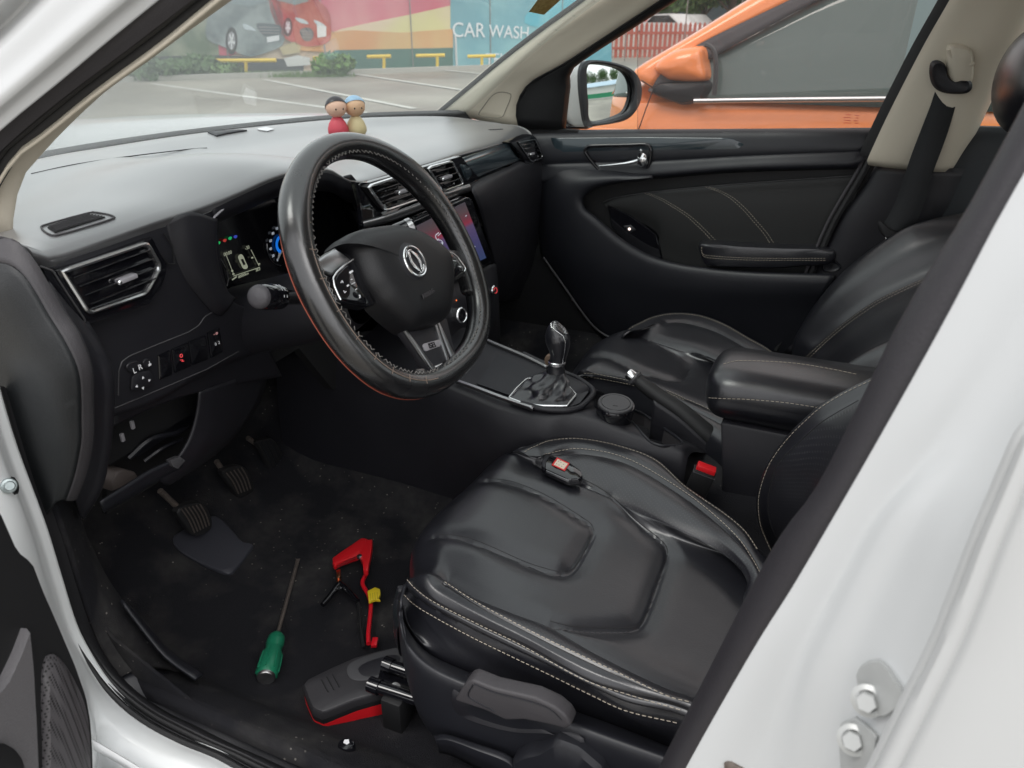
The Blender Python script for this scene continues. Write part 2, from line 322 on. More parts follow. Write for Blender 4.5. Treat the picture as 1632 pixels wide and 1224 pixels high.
wpoly('painted_foliage', [(90, 95), (200, -60), (335, -60), (350, 92), (150, 108)], .016, paint2('wall_foliage_paint', (.10, .15, .08), (.30, .32, .22), 1.6))
for k_ in range(-3, 9):
    p_ = WA+WD*(k_*2.4)-WN*.034; make('panel_joint', B().box((p_[0], p_[1], 1.3), (.02, .03, 2.6), (WD, WN, (0, 0, 1))), mat('joint_grey', (.25, .24, .23), .9) if k_ == -3 else bpy.data.materials['joint_grey'], mural, smooth=False)
bl = wpoly('blue_panel', [(718, -80), (975, -80), (975, 112), (718, 110)], .02, paint2('blue_wall_paint', (.16, .36, .42), (.24, .46, .50), .8))
wpoly('blue_splash', [(835, 36), (860, 5), (905, -30), (975, -40), (975, 60), (900, 50)], .034, paint2('cyan_wall_paint', (.10, .42, .52), (.30, .55, .58), 1.2), spline=True)
wn = -WN; wr = -WD if np.dot(-WD, R_) > 0 else WD
def wtext(s, px, py, size, off=.05, slope=-.02):
    text('lettering', s, W(px, py, off), wr+np.array([0, 0, slope]), (0, 0, 1), size, M['mark'], mural, ext=.004)
wtext('CAR', 747, 49, .52); wtext('WASH', 812, 52, .46, slope=-.05); wtext('TEL', 790, 95, .42)
make('downpipe', B().tube([W(726, 57, .08), W(728, 108, .08)], .03, 6), mat('white_pipe', (.6, .6, .6), .5), mural)
# two generic cars painted flat on the mural
def painted_car(pts, wheels, glassp, lamps, grille, plate, body, off):
    b0 = wpoly('painted_car', pts, off, body, spline=True)
    def sub(nm, pp, m, o, sp=True):
        p = [W(x, y, off+o) for x, y in pp]; p = list(cr(p, 28, True)) if sp else p
        make(nm, B().prism(p, WN*.006), m, b0, smooth=False)
    for (x, y, rx, ry) in wheels:
        sub('painted_wheel', [(x+rx*cos(a), y+ry*sin(a)) for a in np.linspace(0, 2*pi, 14)[:-1]], M['black'], .01)
        sub('painted_hub', [(x+rx*.62*cos(a), y+ry*.66*sin(a)) for a in np.linspace(0, 2*pi, 14)[:-1]], M['greyl'], .02)
        for k in range(5):
            a = k*1.257+.3; sub('painted_spoke', [(x+rx*.1*cos(a+1.5), y+ry*.1*sin(a+1.5)), (x+rx*.6*cos(a+.15), y+ry*.64*sin(a+.15)), (x+rx*.6*cos(a-.15), y+ry*.64*sin(a-.15)), (x+rx*.1*cos(a-1.5), y+ry*.1*sin(a-1.5))], M['mark'], .028, False)
    sub('painted_window', glassp, mat('painted_window', (.20, .26, .28), .6), .01, False)
    for l_ in lamps: sub('painted_lamp', l_, mat('painted_lamp', (.55, .62, .66), .5), .012)
    sub('painted_grille', grille, mat('painted_grille', (.10, .12, .13), .6), .012)
    for k in range(3):
        g = np.array(grille, float); c = g.mean(0); y = c[1]+(k-1)*4.5; x0, x1 = g[:, 0].min()+3, g[:, 0].max()-3
        sub('painted_bar', [(x0, y-.7), (x1, y+.3), (x1, y+1.4), (x0, y+.4)], M['greyl'], .022, False)
    sub('painted_plate', plate, M['mark'], .014, False)
painted_car([(330, 32), (352, -20), (400, -40), (440, -10), (452, 30), (453, 66), (440, 78), (400, 90), (375, 82), (350, 72), (330, 62)], [(369, 65, 9.5, 22)],
            [(355, 4), (365, -30), (405, -32), (425, 2), (400, 10)], [[(388, 38), (400, 42), (408, 49), (398, 48), (390, 46)]],
            [(409, 38), (432, 38), (448, 42), (446, 54), (430, 60), (417, 54)], [(425, 59), (445, 56), (445, 64), (426, 68)], paint2('painted_grey', (.10, .135, .145), (.30, .345, .345), 1.5), .05)
painted_car([(430, 10), (432, -25), (470, -30), (500, -5), (524, 18), (528, 50), (522, 68), (490, 74), (462, 66), (444, 48)], [(459, 43, 7, 15)],
            [(440, 0), (446, -22), (478, -22), (492, 2), (470, 8)], [[(470, 28), (484, 31), (492, 38), (478, 36)], [(500, 32), (512, 36), (520, 44), (508, 42)]],
            [(478, 48), (492, 44), (500, 52), (496, 64), (484, 64)], [(505, 40), (520, 42), (520, 58), (506, 60)], paint2('painted_red', (.38, .015, .02), (.50, .10, .08), 2), .05)
wpoly('painted_scrap', [(452, 93), (475, 88), (494, 92), (494, 104), (458, 106)], .05, mat('torn_paint', (.62, .62, .6), .8, var=.1))
wpoly('painted_rock', [(445, 76), (470, 66), (480, 72), (478, 84), (452, 88)], .05, mat('sand_paint', (.5, .42, .25), .8, var=.1))
# painted bay lines and kerb of the parking lot
def gline(name, a, b_, wd, m, z=.004, h=.0):
    p, q = G(*a), G(*b_); t = nrm(q-p); s = np.array([-t[1], t[0], 0])*wd/2
    bb = B().prism([(*(p-s)[:2], z), (*(q-s)[:2], z), (*(q+s)[:2], z), (*(p+s)[:2], z)], (0, 0, h+.001)); return struct(name, bb, m, smooth=False)
lm = mat('faded_white_line', (.52, .51, .47), .8, var=.3, vscale=1.5)
gline('parking_line', (243, 133.6), (610, 184), .12, lm); gline('parking_line', (420, 127), (660, 174), .12, lm, z=.010)
gline('parking_line', (567, 119), (760, 148), .12, lm, z=.014); gline('parking_line', (700, 112), (860, 128), .12, lm, z=.018)
gline('kerb', (120, 133), (550, 118.5), .18, mat('kerb_concrete', (.38, .37, .33), .8, var=.15), h=.1, z=.0)
gline('kerb', (551, 118.4), (962, 103), .18, mat('kerb_concrete_far', (.40, .38, .34), .8, var=.15), h=.1, z=.0)
yel = mat('yellow_rail_paint', (.72, .50, .06), .5, var=.15, vscale=4)
def up_at(g, px, py): return plane_pt(px, py, g, _h)
rail_txt = ['short yellow rail at the far left beside the bushes', 'longest yellow rail in front of the painted grey car', 'yellow rail beside the green bush', 'yellow T shaped rail in front of the green wall base', 'yellow T shaped rail nearest the blue panel edge', 'yellow rail in front of the blue car wash panel']
for i, (x0, x1, y, xp, yb) in enumerate([(232, 253, 98, 241, 121), (327, 440, 96.5, 392, 121), (499, 542, 92.5, 521, 116), (585, 623, 90, 612, 113), (663, 709, 88.5, 697, 109), (745, 790, 89.5, 768, 107)]):
    g = G(xp, yb); a, b_, c = up_at(g, x0, y+.5), up_at(g, x1, y-.5), up_at(g, xp, y)
    t = thing('yellow_barrier', rail_txt[i], 'barrier', g, 'yellow parking rails in front of the mural')
    make('rail', B().tube([a, b_], .045, 10), yel, t); make('post', B().tube([g, c], .04, 10), yel, t)
# vegetation
def leafmat(name, c): return mat(name, c, .6, var=.45, vscale=3)
def leaves(b, c, r, n, s, rng):
    for _ in range(n):
        d = rng.normal(size=3); d = d/np.linalg.norm(d)*rng.random()**.45; p = np.asarray(c)+d*np.asarray(r)
        a = nrm(rng.normal(size=3)); q = nrm(np.cross(a, rng.normal(size=3))); k = s*(.6+.8*rng.random())
        b.add([p-a*k, p+q*k*.5, p+a*k, p-q*k*.5], [(0, 1, 2, 3)])
def bush(px, py, wd, ht, col, label, n=900):
    rng = np.random.default_rng(int(px)); g = G(px, py); t = thing('bush', label, 'bush', g, None); b = B()
    for k in range(7):
        o = np.array([rng.uniform(-.35, .35)*wd, rng.uniform(-.35, .35)*wd, ht*rng.uniform(.25, .65)]); leaves(b, g+o, (wd*.3, wd*.3, ht*.36), n//7, .09, rng)
    make('foliage', b, leafmat('bush_leaf', col), t, smooth=False); s = B()
    for k in range(5): s.tube([g, g+np.array([rng.uniform(-.2, .2), rng.uniform(-.2, .2), ht*.5])], .02, 5)
    make('stem', s, mat('bush_stem', (.10, .08, .05), .8), t)
bush(526, 121, .8, .5, (.13, .24, .05), 'bright green bush growing by the third yellow rail', 1500)
bush(214, 128, 1.2, .6, (.10, .17, .07), 'leafy bush at the far left behind the windshield pillar', 1800)
bush(290, 124, 1.5, .5, (.09, .16, .06), 'wide dark green bush left of the painted grey car', 2200)
bush(345, 122, .8, .3, (.12, .2, .06), 'low bush under the wheel of the painted grey car', 1200)
gs = B(); rng = np.random.default_rng(5)
for k in range(2600):
    p = G(rng.uniform(150, 545), 122); q = p-WN*rng.uniform(-.3, .25)+WD*rng.uniform(-.3, .3); q[2] = 0; a = rng.normal(size=3)*.03; h = rng.uniform(.05, .16)
    gs.add([q+(-.012, 0, 0), q+(.012, 0, 0), q+a*[1, 1, 0]+(0, 0, h)], [(0, 1, 2)])
tag(make('grass', gs, leafmat('grass_blade', (.12, .2, .06)), smooth=False, kind='stuff'), 'ragged grass strip along the foot of the mural', 'grass')
def tree(x, y, h, r, col, label, seed):
    rng = np.random.default_rng(seed); t = thing('tree', label, 'tree', (x, y, 0), 'trees along the street beyond the picket fence'); s = B(); lf = B()
    s.tube([(x, y, 0), (x+.1, y, h*.35), (x-.05, y+.1, h*.7)], np.array([.2, .15, .07]), 8)
    for k in range(7):
        a = k*.9+rng.random(); e = np.array([x+cos(a)*r*.6, y+sin(a)*r*.6, h*rng.uniform(.5, .85)]); s.tube([(x, y, h*.35), (np.array([x, y, h*.4])+e)/2, e], np.array([.09, .06, .03]), 5)
        leaves(lf, e, (r*.5, r*.5, h*.16), 420, .2, rng)
    leaves(lf, (x, y, h*.8), (r*.7, r*.7, h*.2), 700, .2, rng)
    make('trunk', s, mat('bark', (.13, .10, .08), .9, bump=.6, scale=12, dist=.02), t); make('crown', lf, leafmat('tree_leaf', col), t, smooth=False)
# street beyond, seen over the passenger door
def at(px, dist, z=0.):
    d = ray(px, 30); d = d/math.hypot(d[0], d[1]); return np.array([CP[0]+d[0]*dist, CP[1]+d[1]*dist, z])
for i, (px, ds, h, r, l) in enumerate([(1075, 62, 4.4, 2.6, 'street tree with a thin grey trunk left of the white cars'), (1122, 58, 4.0, 2.6, 'bright green street tree behind the white cars'), (1165, 54, 4.2, 3.0, 'full green street tree nearest the orange roof line'), (1225, 60, 4.4, 2.6, 'green tree partly hidden by the orange windshield post'), (1032, 70, 4.4, 2.4, 'distant tree beside the grey building')]):
    p = at(px, ds); tree(p[0], p[1], h, r, (.10, .19, .05), l, 30+i)
def frame_at(px, ds):
    c = at(px, ds); d = nrm([c[0]-CP[0], c[1]-CP[1], 0]); s = nrm(np.cross(d, [0, 0, 1])); return c, d, s
def ibox(b, c, d, s, x0, x1, z0, z1, y0, y1):
    return b.prism([c+s*x0+d*y0+(0, 0, z0), c+s*x1+d*y0+(0, 0, z0), c+s*x1+d*y0+(0, 0, z1), c+s*x0+d*y0+(0, 0, z1)], d*(y1-y0))
c, d, s = frame_at(1050, 75); t = thing('office_building', 'grey office building with dark window rows behind the street trees', 'building', c)
make('wall', ibox(B(), c, d, s, -14, 16, 0, 9, 0, 8), mat('grey_render', (.22, .23, .24), .8, var=.1), t, smooth=False)
for k in range(7):
    for j in range(3): make('window', ibox(B(), c, d, s, -12+k*4, -9.6+k*4, 1+j*2.9, 2.8+j*2.9, -.08, .1), mat('window_dark', (.05, .07, .08), .15) if k+j == 0 else bpy.data.materials['window_dark'], t, smooth=False)
c, d, s = frame_at(1036, 48); t = thing('banner_post', 'red and white banner post standing behind the picket fence', 'sign', c)
make('post', ibox(B(), c, d, s, -.3, .3, 0, 3.4, 0, .2), mat('banner_red', (.42, .08, .08), .6), t, smooth=False); make('panel', ibox(B(), c, d, s, -.1, .12, .4, 3.1, -.04, 0), M['mark'], t, smooth=False)
def small_car(px, ds, col, label, rot):
    c = at(px, ds); t = thing('parked_car', label, 'car', c, 'white cars parked beyond the picket fence'); A = np.array([[cos(rot), sin(rot), 0], [-sin(rot), cos(rot), 0], [0, 0, 1]])
    prof = [(-2.2, .3), (-2.2, .8), (-1.9, .98), (-1.2, 1.03), (-.7, 1.42), (.5, 1.45), (1.15, 1.02), (1.9, .92), (2.2, .7), (2.2, .3)]
    make('body', B().prism([c+A[0]*x+A[1]*-.85+(0, 0, z) for x, z in prof], A[1]*1.7), col, t, bevel=.08)
    gl = [(-1.05, 1.03), (-.65, 1.36), (.45, 1.38), (.98, 1.03)]
    make('window', B().prism([c+A[0]*x+A[1]*-.87+(0, 0, z) for x, z in gl], A[1]*1.74), M['gloss'], t)
    for x in (-1.4, 1.35):
        for y in (-.86, .86): make('wheel', B().lathe([(.01, -.1), (.2, -.1), (.31, -.08), (.31, .08), (.2, .1), (.01, .1)], c+A[0]*x+A[1]*y+(0, 0, .31), A[1], 16), M['rubber'], t)
small_car(1071, 46, M['white'], 'white sedan parked nearest behind the fence', 2.7); small_car(1100, 52, M['white'], 'white hatchback parked just right of the white sedan', 2.6); small_car(1085, 58, mat('silver_car', (.35, .36, .38), .3, .5), 'silver car parked furthest back between the white cars', 2.9)
# picket fence
fa, fb = G(966, 92), G(1185, 90); t = thing('picket_fence', 'red picket fence seen over the side mirror of the white car', 'fence', fa); fd = nrm(fb-fa); fl = np.linalg.norm(fb-fa)
pm = mat('picket_red', (.42, .12, .09), .6, var=.2, vscale=3); n_p = 30
for k in range(n_p):
    p = fa+fd*fl*k/(n_p-1); wd = fl/n_p*.5; top = 1.02
    make('picket', B().prism([p-fd*wd/2, p+fd*wd/2, p+fd*wd/2+(0, 0, top), p+(0, 0, top+.08), p-fd*wd/2+(0, 0, top)], (.02, .03, 0)), pm, t, smooth=False)
for z in (.25, .72): make('rail', B().prism([fa+(0.03, .05, z), fb+(.03, .05, z), fb+(.03, .05, z+.09), fa+(.03, .05, z+.09)], (.03, .04, 0)), pm, t, smooth=False)
p, q = G(900, 89), G(1330, 87); bw = B().prism([p, q, q+(0, 0, .75), p+(0, 0, .75)], (.3, -.9, 0))
tag(make('low_wall', bw, mat('pale_render', (.55, .52, .48), .8, var=.1), smooth=False), 'low pale wall behind the red pickets', 'wall')
# things behind the white car that its side mirror shows
t = thing('green_fence', 'long low green fence reflected in the side mirror', 'fence', (-26, -8, 0))
make('panel', B().box((-26, -8, .75), (.1, 40, .9)), mat('green_fence_paint', (.03, .26, .13), .5), t, smooth=False); make('base', B().box((-25.9, -8, .15), (.3, 40, .3)), mat('fence_base', (.5, .5, .48), .8), t, smooth=False)
t = thing('white_shed', 'white shed with a pale blue roof reflected in the side mirror', 'building', (-32, -9, 0))
make('wall', B().box((-34, -9, 1.4), (6, 22, 2.8)), mat('shed_wall', (.72, .72, .7), .7), t, smooth=False)
make('roof', B().prism([(-30.6, -20.3, 2.8), (-30.6, 2.3, 2.8), (-34, 2.3, 4), (-34, -20.3, 4)], (0, 0, .15)), mat('shed_roof', (.42, .55, .66), .5), t, smooth=False)
for i, (y, l) in enumerate([(-16, 'left'), (-8, 'middle'), (-1, 'right')]):
    tree(-42, y, 9, 4, (.08, .15, .05), 'tree behind the white shed, %s of the three reflected in the mirror' % l, 60+i)

# ------------------------------------------------------------------ ORANGE CAR parked alongside (its near side at y = -1.6)
oc = thing('orange_car', 'orange car with dark tinted windows parked alongside the passenger door', 'car', (-.6, -2.45, 0))
oY = -1.6; mid = -2.46
def osec(x, ztop, zb, wtop=.70, w=.86):   # lower-body cross-section from near sill to far sill
    h = [(w-.06, .22), (w, .42), (w+.005, .66), (w-.02, zb-.06), (w-.05, zb), (wtop, ztop-.02), (wtop*.5, ztop), (0, ztop+.015)]
    return [(x, mid+a, z) for a, z in h]+[(x, mid-a, z) for a, z in h[-2::-1]]
st = [(1.75, .55, .50, .5, .62), (1.65, .66, .62, .58, .76), (1.45, .74, .70, .62, .84), (1.05, .82, .78, .66, .86), (.62, .90, .86, .68, .86), (.2, .985, .925, .70, .86), (-.5, .97, .955, .70, .86), (-1.4, .99, .975, .70, .86), (-2.2, 1.0, .95, .66, .84), (-2.5, .8, .75, .6, .7)]
ob = B(); Gd = np.array([osec(x, zt, zb, a, b_) for x, zt, zb, a, b_ in st]); Gd = np.array([cr(Gd[:, j], 50) for j in range(Gd.shape[1])]); ob.grid(Gd)
make('body', ob, M['orange'], oc, solid=.004)
def OP(px, py, y=oY): return U(px, py, 'y', y)
def tumble(p, k=.32):   # lean a side point inwards with height above the belt line
    p = np.array(p); p[1] = oY-.01-(p[2]-.94)*k if p[2] > .94 else p[1]; return p
def OT(px, py):         # point on the leaning side glass
    y = oY
    for _ in range(12): p = OP(px, py, y); y = oY-.01-max(0, p[2]-.94)*.32
    return p
a0 = OT(1016, 117); a1 = OT(1225, -6)
roofx = -.55
top0 = OT(1250, 0); dirp = (top0-OT(1105, 70)); 
def along(p, dv, z): k = (z-p[2])/dv[2]; return p+dv*k
def lim(p, dv): return along(p, dv, 1.42)
dA = OT(1200, 0)-OT(1016, 110); A_out = [OT(1012, 122), OT(1016, 112), OT(1108, 57), OT(1200, 0), lim(OT(1200, 0), dA)]
dB = OT(1262, 0)-OT(1107, 76); A_in = [OT(1040, 141), OT(1052, 122), OT(1107, 76), OT(1262, 0), lim(OT(1262, 0), dB)]
dC = OT(1300, 0)-OT(1126, 95); A_in2 = [OT(1062, 150), OT(1088, 118), OT(1128, 96), OT(1306, 0), lim(OT(1306, 0), dC)+(0, 0, -.03)]
b = B(); b.rails([[p+(0.05, -.16, -.005) for p in A_out], [p+(.02, -.05, .004) for p in A_out], [p+(0, .004, 0) for p in A_out], [p+(0, .008, 0) for p in A_in]], 24, 4); make('windshield_pillar', b, M['orange'], oc, solid=.012)
b = B(); b.rails([[p+(0, .004, 0) for p in A_in], [p+(0, .002, 0) for p in A_in2]], 24, 3); make('window_frame', b, M['sealg'], oc, solid=.01)
rb = [lim(OT(1306, 0), dC)+(0, 0, -.03), (-1.0, -1.79, 1.42), (-1.7, -1.80, 1.38), (-2.1, -1.72, 1.1), (-2.2, oY-.02, .985)]
gl_pts = [OT(1108, 160)] + [p+(0, -.012, 0) for p in A_in2[1:]] + [np.array(p)+(0, -.01, 0) for p in rb[1:]]
tintd = mat('dark_car_window', (.10, .135, .13), .05, coat=0, spec=.6)  # sky reflection put into the flat base colour of the windows
oz = sorted([(p[0], p[2]) for p in A_in2]+[(-.75, 1.425), (-1.2, 1.42), (-1.7, 1.37), (-2.05, 1.12)])
b = B(); xx = np.linspace(-2.0, A_in2[0][0], 40); b.grid([[(x, oY-.028-max(0, z-.94)*.30, z) for z in np.linspace(.945, max(.94, np.interp(x, [q[0] for q in oz], [q[1] for q in oz])), 8)] for x in xx]); make('side_window', b, tintd, oc, solid=.004)
b = B(); b.rails([[np.array(p)+(0, .0, -.0) for p in [A_in[-1]]+rb[1:]], [(-.6, -1.9, 1.475), (-1.0, -1.9, 1.48), (-1.7, -1.9, 1.44), (-2.25, -1.85, 1.12), (-2.4, -1.7, 1.0)], [(-.55, -2.46, 1.50), (-1.0, -2.46, 1.51), (-1.7, -2.46, 1.46), (-2.3, -2.46, 1.14), (-2.5, -2.46, 1.0)], [(-.6, -3.0, 1.475), (-1.0, -3.0, 1.48), (-1.7, -3.0, 1.44), (-2.25, -3.05, 1.12), (-2.4, -3.2, 1.0)], [(-.6, -3.15, 1.42), (-1.0, -3.15, 1.42), (-1.7, -3.15, 1.38), (-2.1, -3.2, 1.1), (-2.2, -3.28, .985)]], 16, 3); make('roof', b, M['orange'], oc, solid=.01)
b = B(); b.rails([[p+(.05, -.17, -.01) for p in A_out], [(p[0]+.12, mid, p[2]+.01) for p in A_out], [(p[0]+.05, 2*mid-p[1]+.17, p[2]-.01) for p in A_out]], 12, 4); make('windshield', b, tintd, oc, solid=.006)
make('belt_chrome', B().tube(cr([OP(1106, 161, -1.592), OP(1250, 159, -1.592), OP(1400, 157.5, -1.592), OP(1660, 154.5, -1.592)], 30), .0085, 12), mat('bright_chrome', (.72, .73, .74), .35, 1), oc)
make('door_seam', B().tube([OP(1042, 141, -1.592), OP(1030, 172, -1.592), OP(1018, 206, -1.592), OP(1004, 260, -1.59)], .0022, 6), M['black'], oc)
make('fender_seam', B().tube([OP(1022, 128, -1.60), OP(1042, 141, -1.594)], .002, 6), M['black'], oc)
# its door mirror
mp_ = [(1049, 108), (1056, 96), (1072, 84), (1092, 76), (1122, 72), (1131, 78), (1134, 95), (1134, 127), (1082, 128), (1062, 119)]
mr = make('mirror_housing', B().dome([OP(x, y, -1.70) for x, y in mp_], [(1, (0, 0, 0)), (1.0, (0, .03, 0)), (.985, (0, .06, 0)), (.94, (0, .082, 0)), (.85, (0, .100, 0)), (.7, (0, .114, 0)), (.45, (0, .124, 0)), (.2, (0, .128, 0))], 60), M['orange'], oc)
lo_ = [(1052, 130), (1070, 127), (1136, 127), (1134, 150), (1126, 157), (1098, 164), (1082, 160), (1044, 146), (1042, 138)]
make('mirror_base', B().dome([OP(x, y, -1.70) for x, y in lo_], [(1, (0, 0, 0)), (1, (0, .07, 0)), (.8, (0, .1, 0)), (.3, (0, .11, 0))], 40), M['trim'], oc)
make('mirror_rim', B().tube(cr([OP(x, y, -1.60) for x, y in [(1124, 71), (1134, 76), (1140, 90), (1141, 120), (1138, 152)]], 20), .009, 8), M['grey'], oc)
b = B(); sw = cr([OP(x, y, -1.95) for x, y in [(1146, 106), (1156, 116), (1162, 130), (1165, 152)]], 16); b.tube(sw, .018, 8); make('steering_wheel', b, M['black'], oc)
for x in (1.35, -1.45):
    for y in (oY-.10, 2*mid-oY+.10):
        wb = B().lathe([(.18, -.1), (.3, -.11), (.325, -.08), (.325, .08), (.3, .11), (.18, .1)], (x, y, .325), (0, 1, 0), 28); wl = make('wheel', wb, M['rubber'], oc)
        make('rim', B().lathe([(.01, .07), (.17, .09), (.2, .1), (.2, -.1), (.01, -.1)], (x, y, .325), (0, 1 if y > mid else -1, 0), 20), M['satin'], wl)
# printed window mark low on the passenger glass is built with the white car
# ------------------------------------------------------------------ WHITE CAR BODY (the car we look into)
car = thing('white_car', 'white car whose open driver doorway frames the whole view', 'car', (-.3, 0, .3))
def ly(py, lo=.70, hi=.62): return hi+(lo-hi)*min(max(py, -200), 1400)/1224.
def Y(pts, f):   # pixel list on planes y = f(py) or constant
    return [U(p[0], p[1], 'y', (p[2] if len(p) > 2 else (f(p[1]) if callable(f) else f))) for p in pts]
def sh(ps, d): return [np.asarray(p)+np.asarray(d) for p in ps]
def ext(ps, z):  # extend a curve of points to height z along its last segment
    a, b_ = np.array(ps[-2]), np.array(ps[-1]); k = (z-b_[2])/(b_[2]-a[2]); return list(ps)+[b_+(b_-a)*k]
# windshield, frit, cowl, bonnet
base = [(.42, .66, .985), (.60, .50, .985), (.70, .33, .985), (.725, .17, .985), (.712, -.03, .985), (.655, -.24, .985), (.60, -.38, .985), (.525, -.48, .985), (.425, -.585, .983), (.37, -.66, .98)]
top = [(-.33, .53, 1.415), (-.28, .40, 1.43), (-.25, .25, 1.44), (-.24, .1, 1.445), (-.24, 0, 1.445), (-.24, -.1, 1.445), (-.25, -.25, 1.44), (-.27, -.38, 1.43), (-.29, -.47, 1.42), (-.32, -.54, 1.415)]
bs = [np.array(p)+(.05, 0, -.02) for p in base]
mids = [(np.array(a)*.5+np.array(c_)*.5)+(.03, 0, .02) for a, c_ in zip(bs, top)]
b = B(); b.rails([bs, mids, top], 40, 8); make('windshield', b, M['wsg'], car, solid=.004)
def ptop(y0, y1): return None
b = B(); fr = cr(base, 50); b.rails([fr+(.004, 0, -.012), fr+(.012, 0, .0045), fr+(.05, 0, .0065), fr+(.075, 0, -.02)], 50, 2); make('windshield_seal', b, M['black'], car)
hb = cr([(.50, .74, .95), (.66, .55, .965), (.80, .33, .975), (.84, .10, .98), (.83, -.1, .98), (.78, -.30, .975), (.66, -.5, .965), (.52, -.72, .95)], 30)
b = B(); b.rails([hb+(-.06, 0, -.03), hb, hb+(.14, 0, .012), hb+(.4, 0, -.0), hb+(.8, 0, -.06), hb+(1.0, 0, -.2)], 30, 4); make('bonnet', b, M['white'], car, solid=.01)
# roof, headliner, rear glass, far body sides, rear panels
rs = [[(-.33, y, z), (-.7, y, z+.035), (-1.2, y*1.0, z+.04), (-1.8, y*.97, z+.005), (-2.1, y*.92, z-.06)] for y, z in ((-.60, 1.40), (-.5, 1.435), (-.25, 1.455), (0, 1.46), (.25, 1.455), (.5, 1.435), (.60, 1.40))]
b = B(); b.rails(rs, 16, 2); make('roof', b, M['white'], car, solid=-.02)
b = B(); b.rails([sh(r, (0, 0, -.03)) for r in rs], 16, 2); make('headliner', b, M['cloth'], car, solid=.01)
b = B(); b.rails([[(-2.1, -.55, 1.35), (-2.12, 0, 1.40), (-2.1, .55, 1.35)], [(-2.65, -.6, 1.0), (-2.7, 0, 1.02), (-2.65, .6, 1.0)]], 12, 4); make('rear_window', b, M['glass'], car, solid=.004)
# floor pan, tunnel, toe board, sills (dark carpet)
fl_ = B()
xs = [-1.9, -.9, -.5, -.1, .25, .42, .56, .62, .64]; zs = [.35, .34, .335, .335, .335, .37, .50, .66, .95]
prof = [(.70, .42), (.655, .39), (.62, .355), (.50, .335), (.25, .335), (.15, .35), (.11, .42), (.09, .50), (0, .52), (-.09, .50), (-.11, .42), (-.15, .35), (-.25, .335), (-.5, .335), (-.64, .36), (-.70, .42)]
fl_.grid([[(x, y, max(z+(zz-.335), z)) for y, z in prof] for x, zz in zip(xs, zs)])
Gf = np.array([[(x, y, (z if zz < .36 else max(z, zz))) for y, z in prof] for x, zz in zip(xs, zs)])
fl_ = B(); fl_.rails([cr(Gf[:, j], 40) for j in range(Gf.shape[1])], 60, 4)
make('floor_carpet', fl_, M['carpet'], car, solid=-.02); FLT = bvh_of(fl_)
# driver side: doorway seal (one long rubber tube bent round the opening)
so_ = [(0, 600, .715), (12, 700, .73), (35, 765, .73), (60, 822, .73), (80, 883, .73), (104, 950, .73), (130, 1012, .73), (159, 1060, .73), (192, 1108, .73), (230, 1140, .73), (278, 1165, .73), (330, 1188, .73), (384, 1214, .73), (450, 1246, .73), (560, 1300, .73), (700, 1380, .73)]
s_in = [(30, 640), (52, 715), (75, 790), (100, 862), (121, 930), (149, 1010), (180, 1062), (215, 1100), (263, 1133), (312, 1157), (366, 1184), (425, 1210), (500, 1245), (600, 1290), (740, 1370)]
s_out = [(-20, 585), (2, 662), (21, 720), (52, 802), (69, 850), (90, 919), (114, 994), (139, 1043), (166, 1084), (201, 1122), (243, 1153), (294, 1179), (346, 1199), (392, 1225), (470, 1262), (560, 1310), (700, 1390)]
ln_ = lambda pts, y: cr(Y([(a, c_) for a, c_ in pts], y), 60)
SO, SI = ln_(s_out, .735), ln_(s_in, .712)
b = B(); b.rails([SO+(0, .004, -.006), SO, SO*.7+SI*.3+(0, .006, .006), SO*.5+SI*.5+(0, .004, .001), SO*.3+SI*.7+(0, .004, .008), SI, SI+(0, -.006, -.012)], 80, 5); make('door_seal', b, M['seal'], car)
b = B(); b.tube(SO*.80+SI*.20+(0, .009, .004), .0035, 8); b.tube(SO*.36+SI*.64+(0, .008, .006), .0030, 8); make('seal_bead', b, M['rubber'], car)
# scuff plate and kick panel inside the seal
k_in = [(60, 640), (85, 715), (105, 790), (130, 862), (165, 930), (205, 985), (238, 1030), (270, 1068), (325, 1100), (385, 1132), (462, 1166), (545, 1203), (620, 1240), (720, 1290), (860, 1370)]
KI = cr([U(a, c_, 'y', .655) for a, c_ in k_in], 60)
SS = [SI+(0, .002, -.004), SI*.66+KI*.34+(0, 0, .008), SI*.3+KI*.7+(0, 0, .006), KI+(0, 0, -.001), KI+(0, -.004, -.03), KI+(0, -.006, -.12)]
b = B(); b.rails([q[26:] for q in SS], 60, 5); make('scuff_plate', b, M['trim'], car, solid=-.01)
b = B(); b.rails([q[:27]-(0, .002, 0) for q in SS], 40, 5); make('kick_trim', b, M['carpet'], car, solid=-.006)
b = B(); b.prism([(x, .70, z) for x, z in [(-.1, .33), (.7, .33), (.7, 1.0), (.42, 1.0), (.38, .8), (.33, .62), (.24, .48), (.05, .38)]], (0, -.004, 0)); make('kick_panel', b, M['carpet'], car)
b = B(); b.rails([Y([(190, 958), (225, 1005), (262, 1050), (310, 1085)], .67), Y([(203, 968), (236, 1006), (272, 1045), (322, 1078)], .655), Y([(215, 985), (240, 1012), (262, 1040), (300, 1070)], .64)], 12, 3); make('carpet_clip', b, M['trim'], car, solid=.004)
